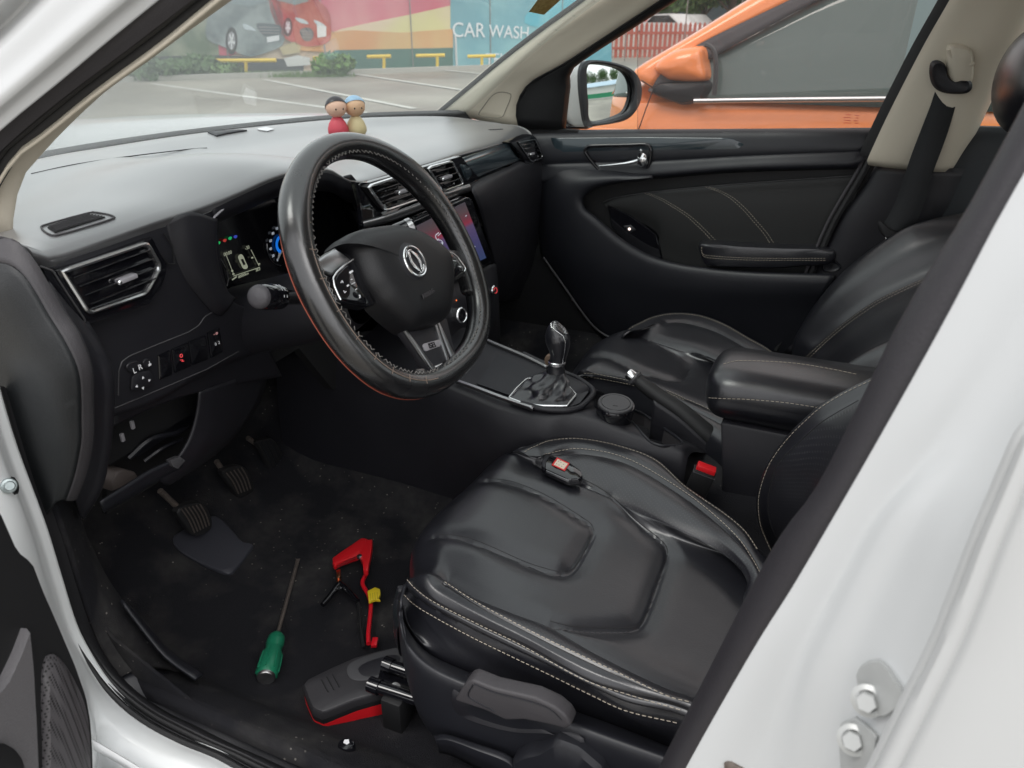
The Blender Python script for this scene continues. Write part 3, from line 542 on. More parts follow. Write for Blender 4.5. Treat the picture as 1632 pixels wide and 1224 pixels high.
# white jamb outside the seal, running into the sill
j_mid = [(-60, 620), (-22, 690), (0, 745), (30, 820), (48, 872), (66, 930), (88, 1000), (118, 1062), (143, 1112), (170, 1150), (205, 1180), (250, 1204), (300, 1222), (340, 1245), (400, 1290), (500, 1350), (650, 1440)]
j_out = [(-120, 650), (-75, 720), (-50, 790), (-20, 850), (5, 900), (30, 960), (60, 1030), (92, 1095), (118, 1145), (145, 1200), (150, 1250), (190, 1300), (260, 1330), (320, 1380), (400, 1430), (560, 1500), (700, 1560)]
JM, JO = cr([U(a, c_, 'y', .765) for a, c_ in j_mid], 60), cr([U(a, c_, 'y', .80) for a, c_ in j_out], 60)
b = JB = B(); b.rails([SO+(0, -.004, -.004), SO+(0, .008, -.004), SO*.5+JM*.5+(0, .004, -.0), JM, JO, JO+(0, .03, -.02), JO+(0, .05, -.1)], 60, 5); make('door_jamb', b, mat('jamb_paint_brightened', (.74, .76, .76), .4, coat=.25, coatr=.15, var=.05, vscale=6), car, solid=.004); JT = bvh_of(JB)  # same white paint, brighter in colour to make up for the door's shade
b = B(); b.prism([(x, .86, z) for x, z in [(-2.3, .2), (.5, .2), (.5, .40), (.1, .40), (-.3, .40), (-2.3, .42)]], (0, -.05, 0)); make('sill', b, M['white'], car, bevel=.01)
b = B(); b.rails([Y([(150, 1196), (190, 1218), (240, 1250)], .80), Y([(146, 1180), (200, 1212), (262, 1250)], .80)], 8, 2); make('sill_crease', b, M['jamb'], car, solid=.002)
# hinge-check bracket and bolt on the jamb
b = B(); hb0 = hits(JT, [(-18, 764), (22, 759), (31, 772), (30, 787), (12, 795), (-18, 800)], .002); jy = hit(JT, 15, 774, .006)[1]; b.dome(Y([(-30, 764), (22, 759), (31, 772), (30, 787), (12, 795), (-30, 800)], jy), [(1, (0, 0, 0)), (1, (-.002, .006, 0)), (.93, (-.002, .008, 0))], 32, spline=False); chk = make('check_bracket', b, M['black'], car)
bc = hit(JT, 15, 774, .009); bc = U(14, 774, 'y', .81) if bc is None else bc; bc = U(14, 774, 'y', bc[1]+.012)
hb_ = B().lathe([(.0080, -.006), (.0080, .002), (.0070, .003), (.0050, .0034), (.0050, .008), (.0042, .009), (.0001, .009)], bc, CP-bc+(-.2, 0, 0), 24); make('bolt', hb_, M['zinc'], chk, ang=30)
# ---- A pillar, driver side
bg_r = [(20, 390), (23, 333), (37, 283), (57, 257), (100, 210), (167, 147), (233, 100), (300, 50), (370, 0)]
bg_l = [(-25, 385), (-18, 345), (-6, 305), (33, 240), (60, 219), (100, 187), (167, 133), (267, 60), (340, 0)]
rb_l = [(-60, 385), (-55, 345), (-48, 305), (-15, 250), (20, 215), (60, 180), (120, 132), (205, 68), (293, 0)]
gy_l = [(-130, 385), (-125, 330), (-110, 280), (-60, 240), (-20, 208), (30, 165), (85, 120), (165, 52), (228, 0)]
wy_l = [(-260, 330), (-250, 270), (-220, 220), (-160, 170), (-110, 130), (-50, 90), (10, 40), (60, -10), (110, -60)]
def pl(pts, y0, y1, zt=1.41):
    n = len(pts); return ext([U(p[0], p[1], 'y', y0+(y1-y0)*i/(n-1)) for i, p in enumerate(pts)], zt)
a_r, a_l, a_b, a_g, a_w = pl(bg_r, .635, .60), pl(bg_l, .655, .615), pl(rb_l, .675, .63), pl(gy_l, .70, .65), pl(wy_l, .675, .635)
b = B(); b.rails([sh(a_r, (.03, .0, -.006)), sh(a_r, (0, 0, 0)), [(p*.5+q*.5)+(-.002, .003, .003) for p, q in zip(map(np.array, a_r), map(np.array, a_l))], a_l, sh(a_l, (.0, .01, -.01))], 30, 4); make('pillar_trim', b, M['beige'], car, solid=-.003)
b = B(); b.rails([sh(a_l, (0, .004, -.006)), sh(a_l, (0, .008, 0)), [(p+q)/2+(0, .002, .004) for p, q in zip(map(np.array, a_l), map(np.array, a_b))], sh(a_b, (0, .002, .001)), sh(a_b, (0, .004, -.004))], 30, 4); b.tube(cr([(np.array(p)+q)/2+(0, .004, .003) for p, q in zip(a_l, a_b)], 40), .004, 8); make('pillar_seal', b, M['rubber'], car)
b = B(); b.rails([sh(a_b, (0, .004, -.006)), sh(a_b, (0, .010, 0)), [(p+q)/2+(0, .006, .005) for p, q in zip(map(np.array, a_b), map(np.array, a_g))], sh(a_g, (0, .0, .002)), sh(a_g, (0, .0, -.006))], 30, 4); make('pillar_flange', b, M['trimg'], car)
a_m = [p*.62+q*.38+(-.004, .012, .0) for p, q in zip(map(np.array, a_g), map(np.array, a_w))]
a_m2 = [p*.30+q*.70+(-.004, .014, .0) for p, q in zip(map(np.array, a_g), map(np.array, a_w))]
b = B(); b.rails([sh(a_g, (0, -.0, -.008)), sh(a_g, (0, .003, 0)), sh(a_g, (.004, .010, .002)), a_m, a_m2, a_w, sh(a_w, (.06, .03, -.03))], 30, 5); make('front_pillar', b, M['white'], car, solid=-.004)
# ---- A pillar, passenger side
pg_l = [(697, 181), (745, 141), (800, 95), (862, 47), (927, 0)]
pg_r = [(826, 203), (822, 172), (843, 133), (905, 97), (1056, -2)]
q_l, q_r = pl(pg_l, -.655, -.60), pl(pg_r, -.685, -.625)
qa = cr(q_l, 30); qb = cr(q_r, 30); 
b = B(); b.rails([qa+(.03, -.01, -.01), qa, qa*.66+qb*.34+(0, .012, .004), qa*.3+qb*.7+(0, .010, .002), qb, qb+(0, -.02, 0)], 30, 5); make('pillar_trim', b, M['beige'], car, solid=.003); AP = bvh_of(b)
b = B(); b.tube(cr(hits(AP, [(763, 183), (772, 168), (784, 153), (796, 147), (812, 149), (814, 155), (806, 175), (799, 187), (780, 187)], .0), 40, True), .0011, 6, True); make('airbag_plate_edge', b, mat('beige_joint', (.25, .23, .19), .7), car)
b = B(); b.tube(cr(q_l, 30), .006, 8); make('windshield_edge', b, M['black'], car)
pb_r = [(893, 206), (897, 170), (902, 130), (912, 103), (1072, -2)]
q_b = pl(pb_r, -.70, -.64); qc = cr(q_b, 30)
b = B(); b.rails([qb+(0, .001, .002), qb+(0, -.004, 0), qc*.5+qb*.5, qc, qc+(0, -.03, -.0)], 30, 3); make('door_corner_trim', b, M['black'], car, solid=.004)
# ---- passenger door
pd = thing('passenger_door', 'black trimmed front passenger door with stitched armrest and chrome handle', 'car door', (-.2, -.72, .4))
r0 = [(700, 214), (850, 210), (1000, 208.5), (1200, 207.5), (1402, 206)]
r1 = [(700, 222), (850, 218), (1000, 214), (1200, 212.5), (1399, 212)]
r2 = [(700, 275), (868, 261), (1034, 256), (1200, 247), (1382, 240)]
r3 = [(700, 300), (900, 286), (1034, 279), (1171, 268), (1368, 262)]
b = B(); b.rails([Y(r0, -.725), Y(r0, -.708), Y(r1, -.692), Y([(x, y+14) for x, y in r1], -.684), Y(r2, -.682), Y([(x, y+1.5) for x, y in r2], -.684)], 40, 4)
b2 = B(); b2.rails([Y([(x, y+1.5) for x, y in r2], -.686), Y([(x, y+3) for x, y in r2], -.678), Y([(x, y*.5+z*.5) for (x, y), (_, z) in zip(r2, r3)], -.672), Y(r3, -.668), Y([(x, y+3) for x, y in r3], -.674), Y([(x, y+5) for x, y in r3], -.70)], 40, 4)
make('upper_panel', b, M['trim'], pd, solid=-.003); make('upper_panel', b2, M['trim'], pd, solid=-.003)
R1 = [(1040, 283), (975, 291), (942, 301), (926, 317), (931, 335), (952, 352), (983, 379), (1020, 403), (1055, 417), (1103, 427), (1189, 436), (1330, 441)]
R2 = [(1040, 281.5), (960, 277), (895, 283), (872, 305), (872, 345), (885, 395), (920, 440), (965, 468), (1010, 486), (1070, 496), (1150, 500), (1300, 498)]
R3 = [(1040, 280), (960, 266), (890, 262), (862, 285), (860, 340), (864, 405), (880, 428), (907, 468), (945, 520), (1000, 575), (1100, 620), (1260, 640)]
b = B(); b.rails([Y(R1, -.705), Y([(x+1, y-1) for x, y in R1], -.668), Y(R1, -.652), Y([(x*.8+z*.2, y*.8+w_*.2) for (x, y), (z, w_) in zip(R1, R2)], -.646), Y(R2, -.662), Y(R3, -.69)], 70, 5); make('lower_panel', b, M['trim'], pd, solid=-.004); 
b = B(); b.rails([Y([(905, 283), (1000, 277), (1200, 262), (1400, 256)], -.708), Y([(905, 360), (1000, 360), (1200, 350), (1400, 340)], -.706), Y([(930, 450), (1000, 450), (1200, 450), (1400, 450)], -.708)], 20, 6); make('insert_shade_backing', b, M['black'], pd)  # matt black sheet: shade above the insert put into its colour
ins = [(962, 322), (980, 315), (1028, 307), (1124, 297), (1250, 287), (1372, 279)]
ins2 = [(975, 335), (1005, 345), (1050, 372), (1056, 418), (1180, 436), (1330, 442)]
b = B(); I0, I1 = cr(Y(ins, -.7), 40), cr(Y(ins2, -.7), 40); b.rails([I0+(0, -.004, .001), I0+(0, .002, 0), I0*.9+I1*.1+(0, .006, 0), I0*.5+I1*.5+(0, .010, 0), I1+(0, .006, 0)], 40, 6); fb_ = make('leather_insert', b, mat('door_leather', (.011, .0115, .0115), .5, bump=.4, scale=500), pd); IT = bvh_of(b)
b = B(); b.tube(I0+(0, .003, .0), .0012, 6); make('insert_piping', b, M['grey'], pd)
b = B()
for dx in (0, 6):
    ssd(b, [(1028+dx, 308), (1048+dx, 316), (1069+dx, 328), (1088+dx, 340), (1103+dx, 352), (1122+dx, 370), (1137+dx, 386)], IT, 60)
    ssd(b, [(1125+dx, 298), (1146+dx, 306), (1165+dx, 317), (1183+dx, 333), (1199+dx, 351), (1217+dx, 372), (1231+dx, 394)], IT, 60)
make('stitching', b, M['thread'], pd, smooth=False)
gt = [(878, 219.5), (1020, 218), (1165, 219.5), (1186, 228), (1197, 241), (1103, 245), (1034, 250), (935, 256), (892, 259), (885, 240)]
b = B().dome(Y(gt, -.684), [(1, (0, -.002, 0)), (1, (0, .002, 0)), (.985, (0, .0045, 0)), (.9, (0, .006, 0))], 80, spline=False); make('gloss_inlay', b, M['glossb'], pd)
hr = [(933, 243), (935, 236), (942, 232.5), (1000, 231), (1027, 230), (1035, 233), (1037, 241), (1035, 260), (1031, 270), (1024, 275), (973, 280), (963, 278), (952, 268)]
hp = cr(Y(hr, -.672), 60, True); b = B().tube(hp, .0042, 10, True); hs_ = make('handle_surround', b, M['gloss'], pd)
hc = hp.mean(0); b = B(); b.grid([hc+(hp-hc)*k+(0, dy, 0) for k, dy in ((.97, .0), (.95, -.006), (.8, -.007), (.01, -.007))], cv=True); make('handle_recess', b, M['gloss'], hs_)
hk = [hc+(hp[i]-hc)*.82 for i in range(60)]
lev = cr(Y([(955, 264.5, -.664), (975, 263, -.660), (998, 260.5, -.657), (1014, 257, -.657), (1024, 252, -.657)], -.66), 16)
b = B().tube(lev, np.linspace(.0022, .0060, 16), 10); lv = make('door_handle', b, M['chrome'], pd)
b = B().ell(U(1023, 255, 'y', -.657), (.013, .008, .017)); b.tube(cr(Y([(1020, 250, -.654), (1021, 243, -.650), (1023, 238, -.650)], -.65), 8), .0048, 8); make('lock_knob', b, M['chrome'], pd)
ar = [(1114, 400), (1113, 391), (1119, 387.5), (1140, 387.5), (1180, 391), (1250, 394), (1320, 396), (1332, 408), (1322, 421), (1285, 423), (1240, 427), (1180, 426), (1130, 423.5), (1120, 416)]
b = B().dome(Y(ar, -.66), [(1.0, (0, -.04, 0)), (1.0, (0, -.004, 0)), (.98, (0, .004, .0)), (.9, (0, .009, .001)), (.6, (0, .011, .002))], 90); apd = make('armrest_pad', b, M['leather'], pd); AT_ = bvh_of(b)
b = B(); 
for dy in (0, 3.2): ssd(b, [(1118+dy*.3, 394), (1119, 404-dy*.3), (1126, 410-dy), (1160, 413-dy), (1200, 414.5-dy), (1250, 415-dy), (1315, 415-dy)], AT_, 60)
make('stitching', b, M['thread'], apd, smooth=False)
sp_ = [(968, 326), (1000, 340), (1030, 361), (1046, 374), (1052, 392), (1056, 414), (1030, 406), (1000, 388), (975, 362)]
b = B().dome(Y(sp_, -.69), [(1, (0, -.01, 0)), (1, (0, .0, 0)), (.94, (0, .004, 0)), (.2, (0, .004, 0))], 50, spline=False); swp = make('window_switch_panel', b, M['gloss'], pd)
b = B().ell(U(1003, 365, 'y', -.684), (.0035, .0015, .0035)); make('switch_lamp', b, mat('switch_lamp', (.8, .75, .7), .4, emit=(1, .8, .7), es=1.2), swp)
b = B().dome(Y([(994, 360), (1006, 358), (1014, 366), (1002, 373)], -.688), [(1, (0, -.004, 0)), (1, (0, .002, 0)), (.8, (0, .0035, 0))], 24, spline=False); make('window_switch', b, M['dashf'], swp)
b = B().tube(cr(Y([(866, 410), (885, 437), (907, 468), (925, 494), (945, 519), (966, 535), (990, 542)], -.668), 30), .0028, 8); make('door_edge_seal', b, M['grey'], pd)
# lower carpeted corner in the passenger footwell
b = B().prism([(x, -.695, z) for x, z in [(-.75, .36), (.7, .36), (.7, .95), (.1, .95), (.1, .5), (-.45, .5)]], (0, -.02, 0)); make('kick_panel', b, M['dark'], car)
# door window glass and its outer frame, printed window mark
zt = lambda p: ext([p, p+(-.16, .066, .34)], 1.40)[-1]
g0 = [U(893, 208, 'y', -.72), U(1050, 208, 'y', -.72), U(1200, 208, 'y', -.72), U(1404, 206, 'y', -.72)]
g1 = [U(912, 100, 'y', -.69), U(1072, -2, 'y', -.645), (-.33, -.6, 1.39), (-.83, -.6, 1.40)]
b = B(); sp = U(1016, 200, 'y', -.72)[0]
def gpt(x, z): return (x, -.72+(z-.97)*.29, z)
def wing(x0, x1, name, m):
    # glass between two x positions: bottom on the belt line, top on the pillar / roof line
    Lp = [np.array(p) for p in (q_b[::-1] if False else q_b)]
    def ztop(x):
        P_ = sorted([(p[0], p[2]) for p in Lp]+[(-.33, 1.39), (-.9, 1.40)]); return float(np.interp(x, [a for a, _ in P_], [c_ for _, c_ in P_]))
    xs_ = np.linspace(x0, x1, 14); bb = B(); bb.grid([[gpt(x, z) for z in np.linspace(.955, ztop(x), 8)] for x in xs_]); return make(name, bb, m, pd, solid=.004)
wing(U(898, 200, 'y', -.72)[0], sp, 'quarter_glass', M['glass']); wing(sp, -.60, 'window_glass', M['tint'])
b = B()
for i, s_ in enumerate(['·-', '≡', 'E9', '43R']):
    pass
for (x, y, w_) in [(1352, 183, 9), (1366, 184, 6), (1350, 187.5, 12), (1366, 188, 4), (1351, 192, 10), (1364, 192.5, 8), (1350, 196, 11), (1365, 196.5, 5)]:
    p = U(x, y, 'y', -.7055); b.box(p, (w_*.0013, .0006, .0011))
make('glass_mark', b, M['red'], pd, smooth=False)
# door rear edge seal + belt line end cap
ed = [(1403, 200), (1399, 214), (1380, 245), (1365, 275), (1342, 314), (1320, 353), (1299, 400), (1281, 441), (1262, 490), (1246, 525), (1228, 556)]
b = B().tube(cr(Y(ed, -.674), 40), .0034, 8); make('rear_edge_highlight', b, M['sealg'], pd)  # highlight on the rubber seal, put in as a lighter grey tube
b = B().tube(cr(Y([(x+9, y+2) for x, y in ed], -.676), 40), .008, 8); make('rear_edge_rubber', b, M['rubber'], pd)
# ---- side mirror of the white car
mh = thing('side_mirror', 'white housed side mirror with dark rim outside the passenger window', 'mirror', U(975, 150, 'y', -.95))
mc = U(975, 150, 'y', -.95); mn = nrm([-.86, .50, .06])
def MP(px, py, o=0.): return plane_pt(px, py, mc+mn*o, mn)
mo = [(927, 106), (939, 96), (973, 98.5), (1006, 110), (1021, 130), (1022.5, 155), (1012.7, 178), (993, 193), (949, 201), (935, 201), (928, 165), (925, 130)]
mi = [(938, 104), (959, 101.5), (990, 109), (1006, 122), (1012, 142), (1007, 168), (993, 183), (944, 194.5), (937.5, 160), (935.5, 125)]
b = B().dome([MP(x, y) for x, y in mo], [(1, (0, 0, 0)), (1.0, -mn*.02), (1.0, -mn*.05), (.93, -mn*.085), (.75, -mn*.11), (.4, -mn*.125)], 60); make('housing', b, M['white'], mh)
o1, i1 = cr([MP(x, y, .003) for x, y in mo], 60, True), cr([MP(x, y, .002) for x, y in mi], 60, True)
b = B(); b.grid([o1-mn*.012, o1, o1*.5+i1*.5+mn*.003, i1, i1-mn*.010], cv=True); make('rim', b, M['trim'], mh)
ic_ = i1.mean(0); b = B(); b.grid([[ic_+(p-ic_)*k-mn*(.006+np.dot((p-ic_)*k, (p-ic_)*k)/(2*.62)) for p in i1] for k in np.linspace(.001, 1, 40)], cv=True); make('mirror_glass', b, mat('mirror_silver', (.88, .90, .89), .015, 1), mh, ang=80)
b = B().dome(Y([(893, 172), (927, 172), (934, 200), (936, 206), (893, 206)], -.93), [(1, (0, -.05, 0)), (1, (0, 0, 0)), (.9, (0, .01, 0)), (.3, (0, .012, 0))], 36, spline=False); make('mirror_foot', b, M['trim'], mh)
b = B().dome(Y([(905, 107), (899, 125), (893, 155), (893, 174), (927, 174), (925, 130), (928, 106), (918, 100)], -.985), [(1, (0, -.06, 0)), (1, (0, 0, 0)), (.9, (0, .012, 0)), (.5, (0, .02, 0))], 40); make('housing', b, M['white'], mh)
# ---- B pillar passenger side
bp = thing('passenger_pillar_trim', 'beige over black centre pillar trim beside the passenger seat back', 'pillar', (-.62, -.70, .4))
L1 = [(1228, 556), (1262, 490), (1290, 425), (1325, 350), (1362, 300), (1384, 262)]; L2 = [(1345, 590), (1400, 500), (1470, 420), (1500, 340), (1510, 300), (1518, 268)]
b = B(); A1, A2 = Y([(x+16, y+2) for x, y in L1], -.682), Y(L2, -.665); b.rails([sh(A1, (0, -.02, 0)), A1, [(p+q)/2+(0, .006, 0) for p, q in zip(A1, A2)], A2, sh(A2, (-.05, -.03, 0))], 30, 5); make('lower_trim', b, M['dashf'], bp, solid=-.004)
b = B().dome(Y([(1310, 414), (1322, 411), (1338, 417), (1343, 425), (1332, 432), (1312, 431)], -.672), [(1, (0, -.01, 0)), (1, (0, .004, 0)), (.8, (0, .010, 0)), (.5, (0, .005, 0))], 30); make('trim_boss', b, M['trim'], bp)
bl_ = [(1382, 261), (1389, 245), (1419, 181), (1472, 78), (1517, -1)]; br_ = [(1509, 273), (1522, 245), (1546, 201), (1590, 105), (1634, 10)]
A1, A2 = pl(bl_, -.675, -.63, 1.38), pl(br_, -.665, -.62, 1.38); A1, A2 = cr(A1, 30), cr(A2, 30)
b = B(); b.rails([A1+(.004, -.03, 0), A1, A1*.88+A2*.12+(0, .012, 0), A1*.6+A2*.4+(0, .018, 0), A1*.25+A2*.75+(0, .018, 0), A2, A2+(-.02, -.04, 0)], 30, 5); make('upper_trim', b, M['beige'], bp, solid=-.003); BT = bvh_of(b)
b = B(); b.tube(cr(hits(BT, [(1443, 200), (1426, 236), (1424, 246), (1432, 250), (1452, 251), (1470, 238), (1490, 200), (1500, 160), (1503, 120), (1500, 100), (1488, 98), (1474, 120), (1460, 160)]), 50, True), .0012, 6, True); make('cover_joint', b, bpy.data.materials['beige_joint'], bp)
b = B().rails([sh(A1, (.006, -.045, 0)), sh(A1, (.02, -.02, 0)), sh(A1, (.024, -.01, -.004)), sh(A1, (0, .001, 0))], 30, 3); make('pillar_seal', b, M['rubber'], bp)
b = B().dome(hits(BT, [(1508, 75), (1520, 69), (1545, 76), (1551, 98), (1549, 128), (1536, 138), (1518, 136), (1508, 118)], .0), [(1, (0, -.004, 0)), (.97, (0, .014, 0)), (.8, (0, .024, 0)), (.4, (0, .028, 0))], 40); make('height_adjuster', b, M['beige'], bp)
b = B().tube(cr(hits(BT, [(1514, 78), (1518, 88), (1530, 97), (1545, 101), (1552, 98)], .022), 16), .0035, 8); make('adjuster_button', b, M['beige'], bp)
# belt
sb_ = thing('seat_belt', 'black seat belt hanging down the passenger side pillar', 'seat belt', U(1500, 200, 'y', -.63))
b = B().dome(hits(BT, [(1485, 108), (1489, 97), (1499, 95), (1508, 102), (1509, 114), (1518, 126), (1530, 130), (1544, 126), (1544, 138), (1534, 146), (1508, 146), (1491, 138), (1485, 124)], .018), [(1, (0, -.008, 0)), (1, (0, .006, 0)), (.85, (0, .012, 0)), (.6, (0, .008, 0))], 50); make('belt_guide', b, M['dashf'], sb_)
bl1 = [(1493, 135, -.625), (1484, 165, -.622), (1472, 196, -.618), (1455, 240, -.612), (1443, 275, -.605), (1430, 315, -.60), (1415, 345, -.595), (1402, 366, -.59)]
bl2 = [(1531, 138, -.625), (1524, 165, -.622), (1512, 206, -.618), (1500, 240, -.612), (1487, 275, -.605), (1476, 315, -.60), (1462, 352, -.595), (1447, 374, -.59)]
b = B().rails([Y(bl1, 0), Y(bl2, 0)], 40, 2); make('webbing', b, M['belt'], sb_, solid=.0016)
b = B().dome(Y([(1399, 357), (1404, 352), (1418, 364), (1436, 372), (1448, 373), (1440, 381), (1418, 380), (1404, 372)], -.585), [(1, (0, -.006, 0)), (1, (0, .004, 0)), (.8, (0, .007, 0))], 30); make('tongue_cover', b, M['black'], sb_)
b = B().prism(Y([(1410, 372), (1423, 375), (1421, 382), (1412, 391), (1408, 390), (1411, 382)], -.585), (0, -.003, 0)); make('buckle_tongue', b, M['chrome'], sb_, bevel=.0006)
# rear passenger door, rear bench (seen in the narrow gap)
b = B().rails([[(-.66, -.72, .985), (-1.9, -.72, 1.01)], [(-.66, -.70, .99), (-1.9, -.70, 1.015)], [(-.66, -.685, .95), (-1.9, -.69, .97)], [(-.66, -.68, .4), (-1.9, -.68, .4)]], 8, 4)
rd = thing('rear_passenger_door', 'dark inner panel of the rear passenger door behind the centre pillar', 'car door', (-1.2, -.72, .4)); make('panel', b, mat('rear_door_trim', (.014, .018, .022), .55, bump=.3, scale=700), rd, solid=-.01)
b = B(); b.grid([[gpt(x, z) for z in np.linspace(.98, 1.39, 6)] for x in np.linspace(-.72, -1.8, 10)]); make('window_glass', b, M['glass'], rd, solid=.004)
rbn = thing('rear_bench', 'black rear bench seat mostly hidden behind the front seats', 'seat', (-1.6, 0, .35))
b = B().rails([[(-1.2, y, .55), (-1.45, y, .56), (-1.68, y, .58), (-1.78, y, .8), (-1.9, y, 1.02), (-2.0, y, 1.0)] for y in (-.62, -.3, 0, .3, .62)], 30, 4); make('cushion', b, M['leather'], rbn, solid=-.05)
# ---- near B pillar: dark trim strip, white pillar, rear door edge, hinge
nb = thing('driver_pillar', 'white centre pillar with black rubber edge in the right foreground', 'pillar', (-.55, .74, .4))
dl = [(1640, 150), (1632, 165), (1605, 216), (1541, 333), (1472, 441), (1421, 530), (1386, 605), (1305, 768), (1228, 875), (1106, 1112), (1055, 1212), (1000, 1330)]
dr = [(1700, 150), (1632, 274), (1590, 348), (1526, 470), (1480, 555), (1455, 600), (1385, 724), (1322, 833), (1262, 935), (1198, 1037), (1096, 1217), (1040, 1330)]
yl = lambda py: ly(py, .70, .63); yr = lambda py: ly(py, .725, .65)
D0, D1 = cr(Y(dl, yl), 40), cr(Y(dr, yr), 40)
D0, D1 = np.vstack([D0[0]+(D0[0]-D0[1])*8, D0]), np.vstack([D1[0]+(D1[0]-D1[1])*8, D1])
b = B(); b.rails([D0+(-.05, -.03, 0), D0+(-.004, -.003, 0), D0+(-.001, .001, 0), D0*.8+D1*.2+(.004, .004, 0), D0*.15+D1*.85+(.004, .006, 0), D1+(0, .003, 0), D1+(-.006, -.004, 0)], 50, 4); make('pillar_trim', b, M['trimg'] if 0 else mat('pillar_rubber', (.024, .022, .026), .48, bump=.3, scale=500), nb, solid=-.003)
w1 = [(1760, 170), (1690, 300), (1640, 390), (1590, 490), (1530, 585), (1480, 660), (1420, 770), (1372, 850), (1325, 940), (1262, 1060), (1190, 1240), (1150, 1350)]
w2 = [(1860, 170), (1800, 300), (1740, 400), (1690, 500), (1620, 610), (1540, 710), (1440, 812), (1385, 905), (1342, 990), (1300, 1085), (1268, 1240), (1250, 1350)]
w3 = [(1960, 200), (1900, 330), (1840, 430), (1770, 540), (1700, 640), (1620, 745), (1530, 850), (1480, 945), (1440, 1030), (1400, 1120), (1372, 1240), (1350, 1350)]
w4 = [(2050, 230), (1980, 370), (1900, 480), (1800, 600), (1730, 660), (1660, 740), (1600, 850), (1550, 950), (1510, 1050), (1440, 1190), (1410, 1260), (1370, 1350)]
c1, c2, c3, c4 = [np.vstack([q[0]+(q[0]-q[1])*8, q]) for q in [cr(Y(w1, lambda p: ly(p, .728, .66)), 40), cr(Y(w2, lambda p: ly(p, .742, .67)), 40), cr(Y(w3, lambda p: ly(p, .772, .70)), 40), cr(Y(w4, lambda p: ly(p, .79, .715)), 40)]]
b = B(); b.rails([D1+(0, -.002, 0), D1+(-.004, .001, 0), c1, c1*.45+c2*.55+(0, -.003, 0), c2, c2*.5+c3*.5+(0, -.006, 0), c3, c4, c4+(-.05, .0, 0)], 50, 6); make('pillar_body', b, M['jamb'], nb, solid=-.004); NT = bvh_of(b)
# hinge leaf plates and bolts
def hinge(pl_, bx, by, r, hgt):
    h = hits(NT, pl_, .004); 
    if len(h) < 3: return
    n_ = nrm(CP-h[0]+(0.1, .2, 0)); b = B().dome(h, [(1, n_*-.004), (1, n_*.006), (.95, n_*.008)], 40, spline=False); pp = make('hinge_plate', b, M['hinge'], nb)
    c_ = hit(NT, bx, by, .011)
    b = B().lathe([(r*1.45, 0), (r*1.45, .002), (r*1.1, .003), (r, .0032), (r, hgt), (r*.85, hgt+.0015), (.0001, hgt+.0015)][:4], c_, n_, 24); b.lathe([(r*.92, .003), (r*.92, hgt), (r*.84, hgt+.0012), (.0001, hgt+.0012)], c_, n_, 6); make('hinge_bolt', b, mat('painted_bolt', (.46, .47, .46), .35, .2) if hgt > .007 else bpy.data.materials['painted_bolt'], pp, ang=30)
hinge([(1376, 1074), (1382, 1060), (1394, 1052), (1414, 1050), (1424, 1060), (1452, 1100), (1448, 1118), (1424, 1138), (1398, 1140), (1384, 1120)], 1409, 1114, .0066, .008)
hinge([(1346, 1160), (1352, 1148), (1374, 1140), (1388, 1150), (1410, 1170), (1406, 1200), (1390, 1240), (1352, 1240)], 1386, 1176, .0066, .0065)
b = B().dome(hits(NT, [(1156, 1208), (1164, 1205), (1190, 1219), (1194, 1240), (1158, 1240)], .002), [(1, (0, -.003, 0)), (1, (0, .004, 0)), (.8, (0, .005, 0))], 20, spline=False); make('striker', b, M['rust'], nb)
# rear door front edge
rdn = thing('rear_driver_door', 'white rear door edge closing the right side of the view', 'car door', (-.95, .84, .4))
e0 = [(1850, 450), (1760, 560), (1680, 640), (1632, 692), (1611, 737), (1586, 795), (1560, 855), (1527, 940), (1493, 1023), (1450, 1110), (1407, 1196), (1375, 1260), (1330, 1350)]
E0 = cr(Y(e0, lambda p: ly(p, .80, .74)), 40); E1 = cr(Y([(x+20, y+4) for x, y in e0], lambda p: ly(p, .815, .75)), 40); E2 = cr(Y([(x+62, y+20) for x, y in e0], lambda p: ly(p, .825, .76)), 40)
b = B(); b.rails([E0+(-.03, -.03, 0), E0, E0+(-.002, .004, 0), E1, E1+(-.006, .0015, 0), E2+(0, -.004, 0), E2+(-.10, .006, 0), E2+(-.9, .02, 0)], 50, 5); make('door_skin', b, M['white'], rdn, solid=-.004)
# ---- driver door, open, lower left corner
dd = thing('driver_door', 'open driver door with black lining and speaker mesh at the lower left corner', 'car door', (.2, .86, .4))
dO = np.array([.045, .864, .7]); dN = nrm([-.94, -.34, 0])
def DP(px, py, o=0.): return plane_pt(px, py, dO+dN*o, dN)
dout = [(-160, 700), (-40, 765), (0, 812), (28, 876), (52, 894), (69, 939), (93, 994), (121, 1060), (139, 1112), (146, 1153), (149, 1202), (150, 1270), (130, 1400), (-160, 1400)]
b = B().dome([DP(x, y) for x, y in dout], [(1, -dN*.06), (1.0, -dN*.004), (.985, dN*.0)], 100, spline=False); make('door_lining', b, M['black'], dd, ang=30)
gr = [(74, 1046), (86, 1043), (104, 1062), (122, 1095), (133, 1130), (138, 1170), (140, 1230), (141, 1300), (72, 1300), (69, 1200), (67, 1120), (68, 1072)]
gm = mat('speaker_mesh', (.03, .03, .032), .4); n = gm.node_tree.nodes; l = gm.node_tree.links
tc = n.new('ShaderNodeTexCoord'); vo = n.new('ShaderNodeTexVoronoi'); vo.inputs['Scale'].default_value = 330; vo.inputs['Randomness'].default_value = .0
r_ = n.new('ShaderNodeMapRange'); r_.inputs['From Min'].default_value = .25; r_.inputs['From Max'].default_value = .45; mc_ = n.new('ShaderNodeMixRGB'); mc_.inputs[1].default_value = (.003, .003, .003, 1); mc_.inputs[2].default_value = (.085, .08, .085, 1)
